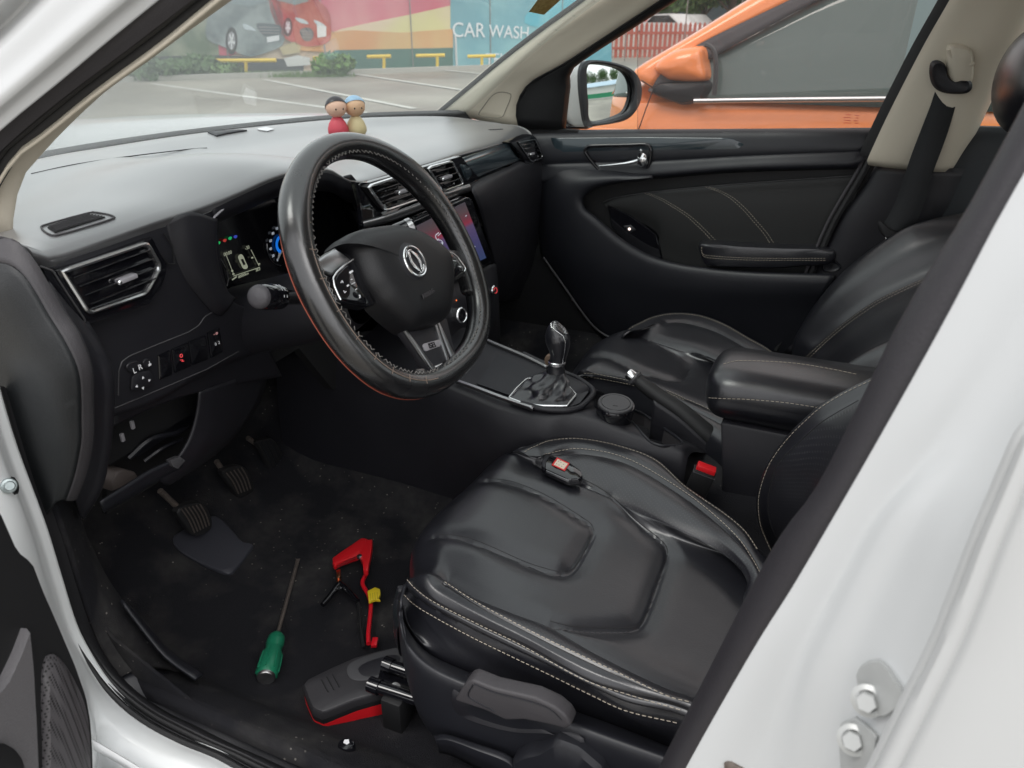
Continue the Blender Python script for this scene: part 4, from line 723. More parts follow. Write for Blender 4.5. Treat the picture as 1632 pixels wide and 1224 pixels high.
l.new(tc.outputs['Object'], vo.inputs['Vector']); l.new(vo.outputs[0], r_.inputs['Value']); l.new(r_.outputs[0], mc_.inputs[0]); l.new(mc_.outputs[0], n['Principled BSDF'].inputs['Base Color'])
b = B().dome([DP(x, y, .001) for x, y in gr], [(1, -dN*.002), (1, dN*.001), (.9, dN*.005), (.4, dN*.007)], 60); make('speaker_grille', b, gm, dd)
tri = [(35, 1001), (41, 1060), (46, 1150), (50, 1240), (50, 1300), (-160, 1300), (-100, 1200), (-40, 1130), (0, 1082), (20, 1040)]
b = B().dome([DP(x, y, .001) for x, y in tri], [(1, -dN*.002), (1, dN*.004), (.96, dN*.008)], 80, spline=False); make('door_pocket', b, mat('grey_door_plastic', (.12, .115, .12), .55, bump=.5, scale=500), dd)
b = B().dome([DP(x, y, .012) for x, y in [(-60, 1190), (0, 1184), (18, 1194), (30, 1210), (38, 1240), (38, 1300), (-60, 1300)]], [(1, -dN*.004), (1, dN*.003), (.9, dN*.005)], 50, spline=False); make('pocket_opening', b, M['black'], dd)
# ------------------------------------------------------------------ DASHBOARD
def Xp(pts, v=None): return P(pts, 'x', v)
da = thing('dashboard', 'black dashboard with chrome framed vents running across the cabin under the windshield', 'dashboard', (.3, 0, .6))
lip = Xp([(22, 388, .215), (50, 398, .20), (83, 404, .198), (165, 377, .198), (250, 347, .197), (320, 325, .195), (378, 302, .193), (425, 281, .192), (457, 271, .192), (492, 266, .195), (524, 267, .198), (545, 279, .199), (565, 286, .199), (590, 284, .199), (614, 277, .2), (645, 269, .2), (677, 260, .2), (733, 243, .205), (790, 228, .212), (825, 218, .218), (846, 213, .22)])
lipc = cr(lip, 90)
rear = cr([(.36, .72, .975), (.52, .62, .982), (.66, .47, .984), (.72, .31, .985), (.735, .17, .985), (.722, -.03, .985), (.664, -.24, .985), (.61, -.38, .985), (.535, -.48, .985), (.43, -.585, .982), (.33, -.665, .965)], 90)
mid1 = rear*.62+lipc*.38+(0, 0, .004); mid2 = rear*.28+lipc*.72+(0, 0, .010)
# raised cowl over the instruments
for k in range(90):
    y = mid2[k][1]; mid2[k][2] += .012*math.exp(-((y-.34)/.16)**2)
b = B(); b.rails([rear+(0, 0, -.02), rear+(0, 0, -.006), mid1, mid2, lipc*.9+mid2*.1+(0, 0, .003), lipc+(-.003, 0, -.004), lipc+(.002, 0, -.014)], 90, 6); make('top_panel', b, M['dash'], da, solid=.006); DT = bvh_of(b)
# crease lines
b = B().tube(cr(hits(DT, [(50, 277), (120, 262), (200, 250), (300, 238), (330, 236)], .0), 30), .0009, 5); make('panel_joint', b, M['trim'], da)
# demister grille on the top
vo_ = [(66, 364), (78, 358), (140, 341), (155, 340), (179, 345), (176, 351), (100, 374), (80, 375)]
hv = hits(DT, vo_, .001); b = B().tube(cr(hv, 50, True), .0010, 8, True); dv = make('demister_frame', b, M['trimg'], da)
b = B(); q = hits(DT, [(76, 364), (138, 343), (168, 347), (88, 372)], .0014); b.add(q, [(0, 1, 2, 3)]); make('demister_opening', b, M['dark'], dv, smooth=False, solid=-.001)
q = [np.array(a) for a in q]
for k in range(6):
    t_ = (k+.5)/6.; b = B(); a_, c_ = q[0]*(1-t_)+q[3]*t_, q[1]*(1-t_)+q[2]*t_; d_ = (c_-a_)*.5
    b.box((a_+c_)/2+(0, 0, .0012), (np.linalg.norm(c_-a_)*.96, .0006, .0008), (nrm(c_-a_), nrm(np.cross(c_-a_, [0, 0, 1])), (0, 0, 1))); make('slat', b, M['trimg'], dv, smooth=False)
# speaker grille far away on top
hv = hits(DT, [(331, 212), (352, 207), (385, 208), (394, 209), (362, 214), (345, 218)], .0015)
if len(hv) > 4: make('speaker_grille', B().dome(hv, [(1, (0, 0, -.002)), (1, (0, 0, .001)), (.8, (0, 0, .002))], 30, spline=False), M['trim'], da)
# front face, driver side
f0 = [(22, 388, .217), (83, 405, .201), (165, 378, .200), (250, 349, .199), (345, 316, .197)]
f1 = [(40, 430, .215), (100, 425, .198), (175, 405, .198), (260, 380, .198), (345, 352, .198)]
f2 = [(80, 520, .215), (136, 520, .205), (239, 487, .203), (300, 465, .203), (372, 480, .215)]
f3 = [(110, 600, .22), (165, 600, .208), (240, 570, .206), (330, 520, .21), (400, 495, .22)]
f4 = [(125, 690, .225), (178, 665, .215), (250, 640, .213), (340, 590, .22), (420, 560, .24)]
b = B(); b.rails([Xp(f0), Xp(f1), Xp(f2), Xp(f3), Xp(f4)], 40, 8); make('lower_fascia', b, M['dashf'], da, solid=.003); DF = bvh_of(b)
# gloss black surround of the outer vent
gs_ = [(63, 424), (84, 431), (150, 411), (232, 381), (243, 379), (248, 390), (266, 424), (263, 440), (255, 461), (240, 483), (215, 492), (113, 527), (90, 480)]
gsm = B().dome(Xp(gs_, .1930), [(1, (.012, 0, 0)), (1, (.001, 0, 0)), (.985, (-.0015, 0, 0)), (.9, (-.002, 0, 0))], 90, spline=False); make('vent_surround', gsm, M['gloss'], da)
b = B().tube(lin(Xp([(64, 424.5), (84, 431.5), (110, 472), (135, 509), (137, 524)], .1900), 30), .0011, 6); make('surround_edge', b, M['grey'], da)
def vent(poly, xv, nsl, tab, nm='air_vent', rr=.0028, ends=None):
    fr_ = lin(Xp(poly, xv), 70, True); v0 = make(nm, B().tube(fr_, rr, 8, True), M['chrome'], da); c = fr_.mean(0)
    b = B(); b.grid([fr_, c+(fr_-c)*.97+(.03, 0, 0), c+(fr_-c)*.01+(.03, 0, 0)], cv=True); make('vent_cavity', b, M['dark'], v0, smooth=False)
    (l0, l1), (r0_, r1_) = ends
    for k in range(nsl):
        t_ = (k+.6)/(nsl+.2); a_ = U(l0[0]*(1-t_)+l1[0]*t_, l0[1]*(1-t_)+l1[1]*t_, 'x', xv+.006); c_ = U(r0_[0]*(1-t_)+r1_[0]*t_, r0_[1]*(1-t_)+r1_[1]*t_, 'x', xv+.006)
        t = nrm(c_-a_); n_ = nrm(np.cross(t, (1, 0, -.25))); b = B().box((a_+c_)/2, (np.linalg.norm(c_-a_), .018, .0018), (t, nrm(np.cross(n_, t)), n_)); make('slat', b, M['gloss'], v0, bevel=.0004)
    for k in range(7):
        t_ = (k+.7)/7.4; a_ = U(l0[0]*(1-t_)+r0_[0]*t_, l0[1]*(1-t_)+r0_[1]*t_, 'x', xv+.022); c_ = U(l1[0]*(1-t_)+r1_[0]*t_, l1[1]*(1-t_)+r1_[1]*t_, 'x', xv+.022)
        t = nrm(c_-a_); b = B().box((a_+c_)/2, (np.linalg.norm(c_-a_), .012, .0015), (t, (1, 0, 0), nrm(np.cross(t, (1, 0, 0))))); make('vane', b, M['black'], v0, smooth=False)
    a_, c_ = U(tab[0], tab[1], 'x', xv-.001), U(tab[2], tab[3], 'x', xv-.001); t = nrm(c_-a_)
    b = B().box((a_+c_)/2, (np.linalg.norm(c_-a_), .012, .0055), (t, (1, 0, 0), nrm(np.cross(t, (1, 0, 0))))); tb = make('vent_tab', b, M['greyl'], v0, bevel=.0015)
    make('tab_tip', B().ell(a_+(-.004, 0, 0), (.003, .003, .003)), M['chrome'], tb)
    return v0
vent([(99, 433), (104, 431), (228, 389), (235, 390), (253, 421), (253.5, 428), (235, 463), (230, 468), (146, 497), (138, 495)], .1895, 4, (186, 449, 214, 438), ends=[((104, 436), (143, 494)), ((230, 391), (246, 452))])
b = B().tube(lin(Xp([(238, 378), (252, 400), (268, 421), (280, 421)], .196), 14), .0010, 5); b.tube(lin(Xp([(262, 372), (275, 392), (278, 420)], .196), 14), .0009, 5); make('panel_joint', b, M['black'], da)
# binnacle cheek left of the instruments and cluster
b = B(); b.rails([Xp([(262, 352, .200), (268, 385, .202), (280, 422, .204), (305, 460, .206), (338, 496, .210), (352, 500, .212)]), Xp([(300, 338, .190), (302, 375, .190), (312, 415, .192), (330, 455, .195), (352, 485, .20), (362, 490, .205)]), Xp([(340, 348, .192), (338, 375, .192), (339, 405, .194), (346, 440, .198), (358, 468, .204), (370, 478, .21)]), Xp([(343, 347, .21), (342, 375, .21), (343, 405, .212), (350, 440, .215), (362, 468, .22), (374, 478, .225)])], 30, 6); make('binnacle_cheek', b, M['dashf'], da, solid=.003)
b = B().tube(cr(Xp([(357, 332, .196), (346, 342, .193), (340, 350, .191), (338, 378, .191), (339, 405, .193), (346, 440, .197), (358, 468, .203)]), 30), np.linspace(.0016, .0009, 30), 6); make('binnacle_edge', b, M['greyl'], da)  # highlight along the cheek edge, put in as a light grey tube
hl = Xp([(335, 322, .198), (378, 304, .195), (425, 283, .194), (457, 273, .194), (492, 268, .197), (524, 269, .2), (545, 281, .2), (570, 288, .201)])
hl2 = Xp([(345, 338, .29), (380, 322, .29), (430, 300, .29), (470, 290, .29), (510, 288, .29), (550, 300, .29), (575, 318, .29), (590, 340, .29)])
b = B(); b.rails([sh(hl, (-.001, 0, -.002)), sh(hl, (.002, 0, -.018)), hl2], 40, 6); make('binnacle_hood', b, M['dashf'], da, solid=.003)
hr_ = Xp([(545, 281, .2), (560, 300, .205), (575, 330, .21), (582, 360, .215), (584, 400, .22), (580, 460, .24)]); hr2 = Xp([(522, 291, .28), (550, 300, .285), (566, 325, .285), (574, 360, .285), (575, 400, .285), (570, 460, .285)])
b = B(); b.rails([sh(hr_, (-.002, -.02, 0)), hr_, hr2], 30, 5); make('binnacle_cheek', b, M['dashf'], da, solid=.003)
b = B().tube(cr(Xp([(529, 292, .235), (545, 294, .235), (556, 300, .236), (565, 315, .238), (573, 340, .24)]), 20), .0012, 6); make('binnacle_edge', b, M['greyl'], da)
ic = make('instrument_cluster', B().prism(Xp([(325, 320), (600, 260), (640, 520), (350, 560)], .300), (.02, 0, 0)), M['gloss'], da, smooth=False)
def XQ(pts, v): return Xp(pts, v)
def scr(name, pts, xv, m, par=None, th=.0006): return make(name, B().prism(XQ(pts, xv), (th, 0, 0)), m, par or ic, smooth=False)
lcd = mat('lcd_pale', (.3, .32, .24), .5, emit=(.60, .64, .48), es=.22); blu = mat('gauge_blue', (.01, .12, .5), .4, emit=(.01, .20, .85), es=.42)
gw = mat('gauge_print', (.55, .58, .62), .5, emit=(.5, .55, .62), es=.35)
def bar(b, x0, y0, x1, y1, wd, xv=.2965):
    a, c = U(x0, y0, 'x', xv), U(x1, y1, 'x', xv); t = nrm(c-a); return b.box((a+c)/2, (np.linalg.norm(c-a), wd, .0005), (t, np.cross(t, (1, 0, 0)), (1, 0, 0)))
b = B(); bar(b, 361, 408, 372, 436, .0009); bar(b, 400, 398, 413, 424, .0009); bar(b, 372, 440, 414, 426, .0010); bar(b, 370, 446, 377, 441, .002)
for (x, y) in [(370, 432), (372, 437), (413, 421), (402, 411)]: bar(b, x-1.5, y, x+1.5, y-.6, .0022)
make('display_lines', b, lcd, ic, smooth=False)
# little car outline in the display: pale plan view with dark cabin
b = B().prism(cr(XQ([(380, 410), (383, 405.5), (387, 407), (392, 418), (395, 425), (393, 428.5), (388, 428), (384, 420)], .2966), 30, True), (.0006, 0, 0)); lc = make('display_car', b, lcd, ic, smooth=False)
make('display_cabin', B().prism(XQ([(384, 413.5), (387.5, 412.5), (391.5, 421), (388.5, 423)], .2955), (.0004, 0, 0)), M['black'], lc, smooth=False)
make('display_door', B().prism(XQ([(382, 416), (383.5, 415.5), (385, 420), (383, 419.5)], .2955), (.0004, 0, 0)), lcd, lc, smooth=False)
yv, zv = np.array([0, -1., 0]), np.array([0, 0, 1.])
def ctext(s_, px, py, size, m, xv=.2962, par=None, up=(0, 0, 1), name='lettering'): return text(name, s_, U(px, py, 'x', xv), (0, -1, 0), up, size, m, par or ic)
ctext('00:00', 363, 404, .0075, lcd); ctext('-30', 394, 395, .0075, lcd); ctext('00000km', 388, 438.5, .0062, lcd); ctext('38.0', 411, 430, .0062, lcd)
for (x, y, cc, g_) in [(348, 387, (.02, .6, .15), '▸'), (358, 383, (.5, .05, .04), 'P'), (366.5, 379.5, (.02, .5, .15), '◂'), (375, 377, (.05, .08, .5), 'D')]:
    b = B().dome(cr(XQ([(x-3, y+1), (x-1, y-2), (x+3, y-2), (x+2.5, y+1.5), (x, y+3)], .2964), 20, True), [(1, (0, 0, 0)), (.9, (-.0004, 0, 0))], 16, spline=False); make('warning_light', b, mat('warning_'+str(x).replace('.', '_'), cc, .4, emit=cc, es=.35), ic)
# speedometer: printed numbers on an arc, blue ring, white needle, silver rim
gc = U(449, 389, 'x', .2965)
def gp(ang, r): return gc+np.array([0, -cos(ang)*r, sin(ang)*r])
b = B()
for k in range(40):
    a0_, a1_ = radians(150-0)+k*radians(6.2), 0
    pass
rad = .0245
ring = [gp(a, rad*.62) for a in np.linspace(radians(25), radians(245), 50)]; ring_i = [gp(a, rad*.40) for a in np.linspace(radians(25), radians(245), 50)]
b = B().grid([ring, sh(ring_i, (.0, 0, 0))]); make('gauge_ring', b, blu, ic, smooth=False, solid=.0004)
for k, s_ in enumerate(['0', '20', '40', '60', '80', '100', '120', '140']):
    a = radians(236-k*27); p = gp(a, rad*1.12); text('gauge_number', s_, p, (0, -1, 0), (0, 0, 1), .0062, gw, ic)
b = B().tube([gp(a, rad*1.42) for a in np.linspace(radians(165), radians(255), 30)], .0007, 6); b.tube([U(352, 412, 'x', .2965), U(361, 428, 'x', .2965), U(364, 444, 'x', .2965), U(362, 456, 'x', .2965)], .0008, 6); make('gauge_rim', b, M['satin'], ic)
b = B(); a = radians(238); b.add([gp(a, rad*1.15), gp(a+.5, rad*.5), gp(a-.3, rad*.4)], [(0, 1, 2)]); make('needle', b, M['mark'], ic, smooth=False, solid=.0006)
# switch panel lower left
sp0 = [(187, 640), (190, 585), (196, 574), (215, 564), (300, 530), (322, 520), (345, 498), (352, 500), (420, 470), (428, 520), (370, 560), (250, 610), (200, 640)]
def DFh(pts, off): return hits(DF, pts, off)
b = B().tube(lin(DFh([(188, 630), (189, 590), (194, 576), (206, 567), (250, 549), (300, 529), (316, 519), (326, 504), (345, 494)], .0006), 40), .0008, 5); b.tube(lin(DFh([(176, 653), (200, 643), (260, 618), (330, 588), (380, 560)], .0004), 30), .0008, 5); make('panel_joint', b, M['grey'], da)
def button(pts, off=.0015, m='dashf', name='switch', h=.002):
    p = DFh(pts, off); c = np.mean(p, 0); n_ = nrm((-1, .25, .1)); return make(name, B().dome(p, [(1, -n_*.004), (1, n_*h), (.86, n_*(h+.0012))], 36, spline=len(pts) > 4), M[m], da)
s1 = button([(198, 585), (202, 578), (214, 574), (220, 578), (219, 586), (206, 592)], name='mirror_selector'); s2 = button([(224, 577), (230, 571), (237, 573), (238, 582), (228, 586)], name='fold_switch')
s3 = button([(206, 610), (208, 599), (220, 592), (234, 590), (241, 598), (238, 612), (214, 620), (206, 620)], name='mirror_adjuster', h=.003)
s4 = button([(250, 566), (270, 557), (273, 596), (252, 605)], m='gloss', name='blank_switch', h=.0005); s5 = button([(272, 556), (297, 545), (302, 583), (276, 594)], m='gloss', name='stability_switch', h=.0008)
s6 = button([(299, 544), (326, 533), (330, 572), (304, 582)], m='gloss', name='blank_switch', h=.0005); s7 = button([(329, 530), (348, 521), (353, 560), (334, 570)], m='gloss', name='level_wheel', h=.0008)
def dtext(s_, px, py, size, m, par, rot=.30):
    o_ = hit(DF, px, py, .0060); 
    if o_ is not None: text('lettering', s_, o_, (0, -1, rot*.0), (.05, 0, 1), size, m, par, ext=.0003)
dtext('L', 208.5, 589, .0095, M['mark'], s1); dtext('R', 217.5, 583.5, .0095, M['mark'], s1)
def arrow(px, py, dx, dy, par):
    b = B(); c = hit(DF, px, py, .0068); 
    if c is None: return
    y_, z_ = np.array([0, -dx, dy]), np.array([0, dy, dx]); y_ = nrm(y_); z_ = np.cross(y_, (1, 0, 0)); b.prism([c+y_*.0022, c-y_*.0012+z_*.0018, c-y_*.0012-z_*.0018], (-.0004, 0, 0)); make('arrow_mark', b, M['mark'], par, smooth=False)
arrow(211, 613, -1, 0, s3); arrow(231, 603.5, 1, 0, s3); arrow(221, 599.5, 0, 1, s3); arrow(221, 616, 0, -1, s3)
b = B(); c = hit(DF, 232.5, 578, .0058); 
if c is not None:
    b.box(c+(0, 0, -.0012), (.0004, .004, .0026)); b.box(c+(0, -.0002, .0018), (.0004, .0008, .003)); make('fold_mark', b, M['mark'], s2, smooth=False)
rm = mat('red_icon', (.5, .05, .05), .5, emit=(.7, .05, .06), es=.5); b = B(); c = hit(DF, 285, 569, .0045)
if c is not None: b.tube([c+(0, .002*cos(a), .003+.0022*sin(a)) for a in np.linspace(0, 2*pi, 12)[:-1]], .0005, 4, True); b.tube([c+(0, .0026, -.002), c+(0, -.001, -.003), c+(0, .001, -.0045), c+(0, -.0026, -.0055)], .0005, 4); make('stability_mark', b, rm, s5)
b = B(); c = hit(DF, 341, 530, .0045)
if c is not None: b.ell(c, (.0006, .0024, .002), n=10, m=6); b.box(c+(0, .004, 0), (.0005, .003, .0006)); make('lamp_mark', b, mat('rose_print', (.6, .3, .3), .5), s7); text('lettering', '0  2', hit(DF, 342, 546, .0045), (0, -1, 0), (0, 0, 1), .006, M['mark'], s7)
# end panel of the dash facing the open door with its rounded edge strip, coloured lighter for the light it catches
ep_o = [(-60, 360), (-10, 384), (20, 386), (40, 404), (56, 425), (72, 452), (98, 500), (121, 535), (140, 585), (143, 640), (143, 700), (133, 755), (118, 795)]
ep_i = [(-60, 405), (-12, 428), (8, 432), (30, 436), (49, 457), (76, 503), (101, 543), (122, 588), (127, 630), (127, 665), (127, 700), (117, 750), (104, 790)]
OA, IA = cr(Y(ep_o, .70), 60), cr(Y(ep_i, .712), 60)
b = B(); b.rails([OA+(.04, -.004, 0), OA+(.006, -.001, 0), OA, IA*.7+OA*.3+(0, .004, 0)], 60, 4)
make('end_edge', b, M['trimg'], da, solid=-.003)
b = B(); back = cr(Y([(-200, 460), (-160, 520), (-100, 600), (-50, 680), (0, 760), (30, 800), (60, 840)], .72), 60); b.rails([IA*.7+OA*.3+(0, .0042, 0), IA+(0, .0045, 0), IA*.5+back*.5+(0, .002, 0), back], 60, 5); make('end_panel', b, mat('end_black', (.009, .0105, .012), .5, bump=.4, scale=700), da, solid=-.003)
# second strip: side of the fascia
e2 = [(136, 520), (152, 545), (168, 575), (176, 600), (178, 640), (175, 690), (170, 730), (158, 780), (132, 825)]
C1 = cr(Y(e2, .665), 50); C0 = cr(Y([(x-4, y) for x, y in ep_o[5:]], .695), 50)
b = B(); b.rails([C0+(0, -.004, 0), C0*.4+C1*.6, C1, C1+(.01, -.008, 0)], 50, 5); make('side_fascia', b, M['dashf'], da, solid=-.003)
b = B().tube(C1+(0, .001, 0), .0018, 6); make('fascia_edge', b, M['trimg'], da)
# lower driver panel with the open fuse compartment
lp_o = [(176, 655), (260, 620), (352, 580), (420, 556), (450, 560), (440, 640), (400, 690), (330, 700), (318, 640), (300, 700), (268, 752), (165, 806), (178, 740), (180, 690)]
xf = .245
b = B(); b.rails([Xp([(176, 653, .222), (260, 619, .222), (350, 581, .228), (430, 552, .25)]), Xp([(178, 668, .226), (255, 634, .226), (318, 610, .23), (440, 580, .26)]), Xp([(180, 680, .23), (240, 652, .23), (318, 625, .235), (450, 600, .27)])], 30, 4); make('knee_panel', b, M['dashf'], da, solid=.003)
b = B(); b.rails([Xp([(318, 625, .235), (314, 660, .24), (302, 700, .245), (280, 735, .25), (250, 762, .255)]), Xp([(345, 615, .235), (338, 665, .245), (325, 710, .25), (300, 745, .258), (262, 772, .262)]), Xp([(430, 585, .28), (415, 640, .29), (380, 690, .30), (340, 728, .31), (285, 765, .31)])], 30, 6); make('knee_panel', b, M['dashf'], da, solid=.003)
b = B(); b.rails([Xp([(160, 800, .245), (200, 775, .245), (240, 750, .245), (282, 731, .245)]), Xp([(165, 812, .25), (205, 790, .25), (245, 765, .25), (290, 742, .25)]), Xp([(166, 817, .26), (206, 795, .26), (246, 770, .26), (290, 748, .26)])], 20, 3); make('compartment_ledge', b, M['trim'], da, solid=.003)
b = B().prism(Xp([(178, 768), (186, 752), (198, 748), (216, 752), (222, 762), (200, 775), (178, 784)], .285), (.03, 0, 0)); make('relay_box', b, mat('brown_relay', (.085, .07, .065), .6, var=.3, vscale=60), da, bevel=.003)
b = B().prism(Xp([(272, 735), (288, 728), (296, 734), (284, 748), (276, 744)], .24), (.01, 0, 0)); make('metal_clip', b, M['grey'], da, bevel=.001)
b = B().prism(Xp([(210, 700), (270, 668), (310, 640), (312, 670), (262, 700), (220, 728)], .32), (.03, 0, 0)); b.tube(cr(Xp([(205, 730, .30), (240, 700, .29), (280, 690, .29), (300, 680, .3)]), 20), .004, 6); b.tube(cr(Xp([(230, 735, .31), (258, 715, .30), (290, 700, .30)]), 20), .003, 6); make('wiring_loom', b, M['trim'], da)
b = B().prism(Xp([(170, 690), (300, 620), (330, 720), (170, 820)], .40), (.01, 0, 0)); make('compartment_back', b, M['dark'], da, smooth=False)
for (x, y) in [(211, 677), (195, 697)]: make('fuse', B().box(U(x, y, 'x', .28), (.004, .005, .012)), M['greyl'], da, bevel=.001)
# centre fascia: gloss plate, two vents, silver ledge
cf = [(566, 290, .175), (585, 291, .172), (620, 281, .168), (677, 265, .165), (735, 248, .165), (745, 262, .165), (765, 285, .167), (748, 298, .165), (715, 309, .160), (677, 325, .158), (620, 345, .160), (578, 362, .165), (576, 330, .172)]
b = B().dome(Xp(cf), [(1, (.008, 0, 0)), (1, (.001, 0, 0)), (.985, (-.0015, 0, 0)), (.5, (-.002, 0, 0))], 90, spline=False); make('centre_plate', b, M['gloss'], da)
vent([(588, 299), (592, 295.5), (668, 271), (676, 272), (698, 303), (697, 307), (618, 334), (612, 333)], .156, 3, (633, 307, 646, 303), ends=[((591, 300), (613, 331)), ((671, 274), (694, 303))])
vent([(683, 269), (687, 266), (716, 258), (721, 259.5), (737, 290), (736, 295), (710, 304), (704, 303)], .155, 3, (703, 285, 717, 280), ends=[((685, 270), (706, 301)), ((718, 261), (733, 290))])
b = B(); b.rails([Xp([(578, 352, .152), (620, 340, .15), (677, 319, .148), (714, 304, .150), (748, 293, .155)]), Xp([(579, 355, .146), (620, 343, .143), (677, 322, .141), (714, 307, .143), (750, 296, .150)]), Xp([(580, 361, .146), (620, 351, .143), (677, 330, .141), (714, 315, .143), (752, 301, .150)]), Xp([(580, 364, .152), (621, 354, .150), (677, 333, .148), (714, 318, .150), (753, 304, .156)])], 40, 4); make('silver_ledge', b, M['satin'], da)
# bridging panel between cowl and vents (under the lip)
b = B(); b.rails([sh(lipc[44:], (.004, 0, -.008)), Xp([(548, 290, .215), (590, 291, .20), (640, 276, .195), (677, 266, .19), (733, 250, .19), (790, 235, .20), (812, 228, .21), (850, 216, .222)])], 40, 3); make('vent_shelf', b, M['dashf'], da, solid=.003)
# gloss strip to the passenger side
b = B(); b.rails([Xp([(728, 254, .170), (770, 240, .182), (812, 227, .198)]), Xp([(733, 262, .163), (770, 249, .174), (815, 236, .192)]), Xp([(740, 280, .161), (770, 264, .17), (822, 248, .19)]), Xp([(746, 295, .168), (768, 281, .172), (833, 254, .195)])], 30, 5); make('gloss_strip', b, M['glossb'], da, solid=.003)
# silver edge and passenger lower fascia
b = B(); b.rails([Xp([(745, 296, .168), (767, 284, .170), (805, 268, .182), (833, 256, .193), (872, 258, .19)]), Xp([(752, 303, .150), (772, 290, .152), (808, 273, .168), (838, 262, .185), (872, 262, .188)]), Xp([(760, 320, .142), (776, 306, .143), (810, 290, .160), (842, 278, .182), (872, 280, .182)]), Xp([(772, 360, .15), (790, 350, .152), (820, 340, .168), (846, 332, .188), (874, 330, .185)]), Xp([(790, 430, .18), (805, 425, .185), (830, 420, .20), (850, 412, .212), (874, 408, .21)]), Xp([(792, 480, .24), (808, 480, .245), (830, 476, .26), (852, 470, .28), (874, 465, .28)])], 40, 7); make('passenger_fascia', b, M['dashf'], da, solid=.004)
pv = [(812, 227), (846, 214), (853, 218), (860, 230), (867, 250), (846, 263), (836, 261), (833, 252), (824, 240)]
b = B().dome(Xp(pv, .187), [(1, (.02, 0, 0)), (1, (.0, 0, 0)), (.95, (-.002, 0, 0))], 60, spline=False); make('vent_surround', b, M['gloss'], da)
vent([(826, 227), (852, 222), (854, 224), (864, 248), (863, 252), (849, 257), (846, 256)], .183, 4, (843, 246, 849, 244), ends=[((828, 229), (846, 254)), ((853, 224), (862, 250))], rr=.0014)
b = B()
for k in range(6): b.box(hit(DT, 781+k*3.6, 207-k*.2, .0005) if hit(DT, 781+k*3.6, 207-k*.2) is not None else (.3, -.5, .9), (.008, .003, .001))
make('side_demister', b, M['black'], da, smooth=False)
# centre screen
sc_m = mat('screen_image', (.02, .02, .04), .08, coat=.5); n = sc_m.node_tree.nodes; l = sc_m.node_tree.links; tc = n.new('ShaderNodeTexCoord'); sx = n.new('ShaderNodeSeparateXYZ'); mr_ = n.new('ShaderNodeMapRange'); mr_.inputs['From Min'].default_value = -.07; mr_.inputs['From Max'].default_value = .07; cr_ = n.new('ShaderNodeValToRGB')
e = cr_.color_ramp.elements; e[0].color = (.05, .09, .22, 1); e[1].color = (.10, .09, .10, 1); 
for p_, c_ in ((.35, (.09, .08, .22)), (.62, (.16, .11, .24)), (.68, (.42, .05, .08)), (.76, (.25, .07, .09)), (.85, (.16, .10, .10))): q_ = e.new(p_); q_.color = (*c_, 1)
l.new(tc.outputs['Object'], sx.inputs[0]); l.new(sx.outputs['Z'], mr_.inputs['Value']); l.new(mr_.outputs[0], cr_.inputs[0]); l.new(cr_.outputs[0], n['Principled BSDF'].inputs['Emission Color']); n['Principled BSDF'].inputs['Emission Strength'].default_value = .34
sq = [(640, 362), (747, 314), (752, 318), (786, 414), (784, 420), (700, 458), (680, 470)]
sb = make('screen_bezel', B().prism(Xp(sq, .132), (.022, 0, 0)), M['gloss'], da, bevel=.002)
make('display', B().prism(Xp([(650, 367), (741, 322), (775, 411), (694, 449)], .1312), (.0005, 0, 0)), sc_m, sb, smooth=False)
b = B()
for k, (x, y, s_) in enumerate([(698, 376, 1), (696, 384, .7), (701, 390, .8), (755, 395, .5), (742, 345, .4)]): bar(b, x, y, x+5*s_, y-5*s_, .0012, .1305)
b.tube(cr(Xp([(699, 371), (694, 376), (697, 382), (703, 383), (706, 388), (702, 392)], .1305), 16), .0007, 5); make('display_icons', b, gw, sb, smooth=False)
# centre stack below the screen
b = B(); b.rails([Xp([(700, 455, .150), (740, 440, .150), (785, 421, .152), (792, 425, .19)]), Xp([(690, 500, .128), (740, 480, .126), (786, 460, .130), (795, 465, .19)]), Xp([(690, 560, .13), (740, 540, .13), (786, 520, .135), (797, 525, .20)]), Xp([(700, 640, .16), (740, 610, .16), (782, 560, .17), (797, 545, .22)])], 20, 5); make('centre_stack', b, M['dashf'], da, solid=.004); CS = bvh_of(b)
c = hit(CS, 784, 463, .004); kn = make('start_button', B().lathe([(.010, -.002), (.011, .002), (.009, .004), (.0001, .004)], c, (-1, .15, .2), 24), M['chrome'], da)
make('button_face', B().lathe([(.0085, .0042), (.0001, .0048)], c, (-1, .15, .2), 24), M['black'], kn); b = B(); n1 = nrm((-1, .15, .2)); a1 = nrm(np.cross(n1, (0, 0, 1))); a2 = np.cross(a1, n1); b.tube([c+n1*.0050+(a1*cos(a)+a2*sin(a))*.0058 for a in np.linspace(.3, 5.4, 20)], .0008, 5); make('red_ring_mark', b, rm, kn)
c = hit(CS, 727, 502, .004); kn = make('climate_knob', B().lathe([(.015, -.004), (.0155, .010), (.0135, .012), (.0125, .0105)], c, (-1, .2, .25), 32), M['chrome'], da)
make('knob_face', B().lathe([(.0128, .010), (.010, .011), (.0001, .011)], c, (-1, .2, .25), 28), M['gloss'], kn)
make('hazard_lamp', B().ell(hit(CS, 726, 479, .002), (.001, .0016, .0016)), mat('amber_lamp', (.6, .15, .05), .4, emit=(.9, .2, .05), es=.8), da)
b = B().prism([(.30, y, z) for y, z in [(.60, .72), (.60, .67), (.2, .68), (.12, .56), (-.60, .56), (-.60, .72), (-.1, .74), (.2, .78)]], (.02, 0, 0)); make('underside', b, M['dark'], da, smooth=False)
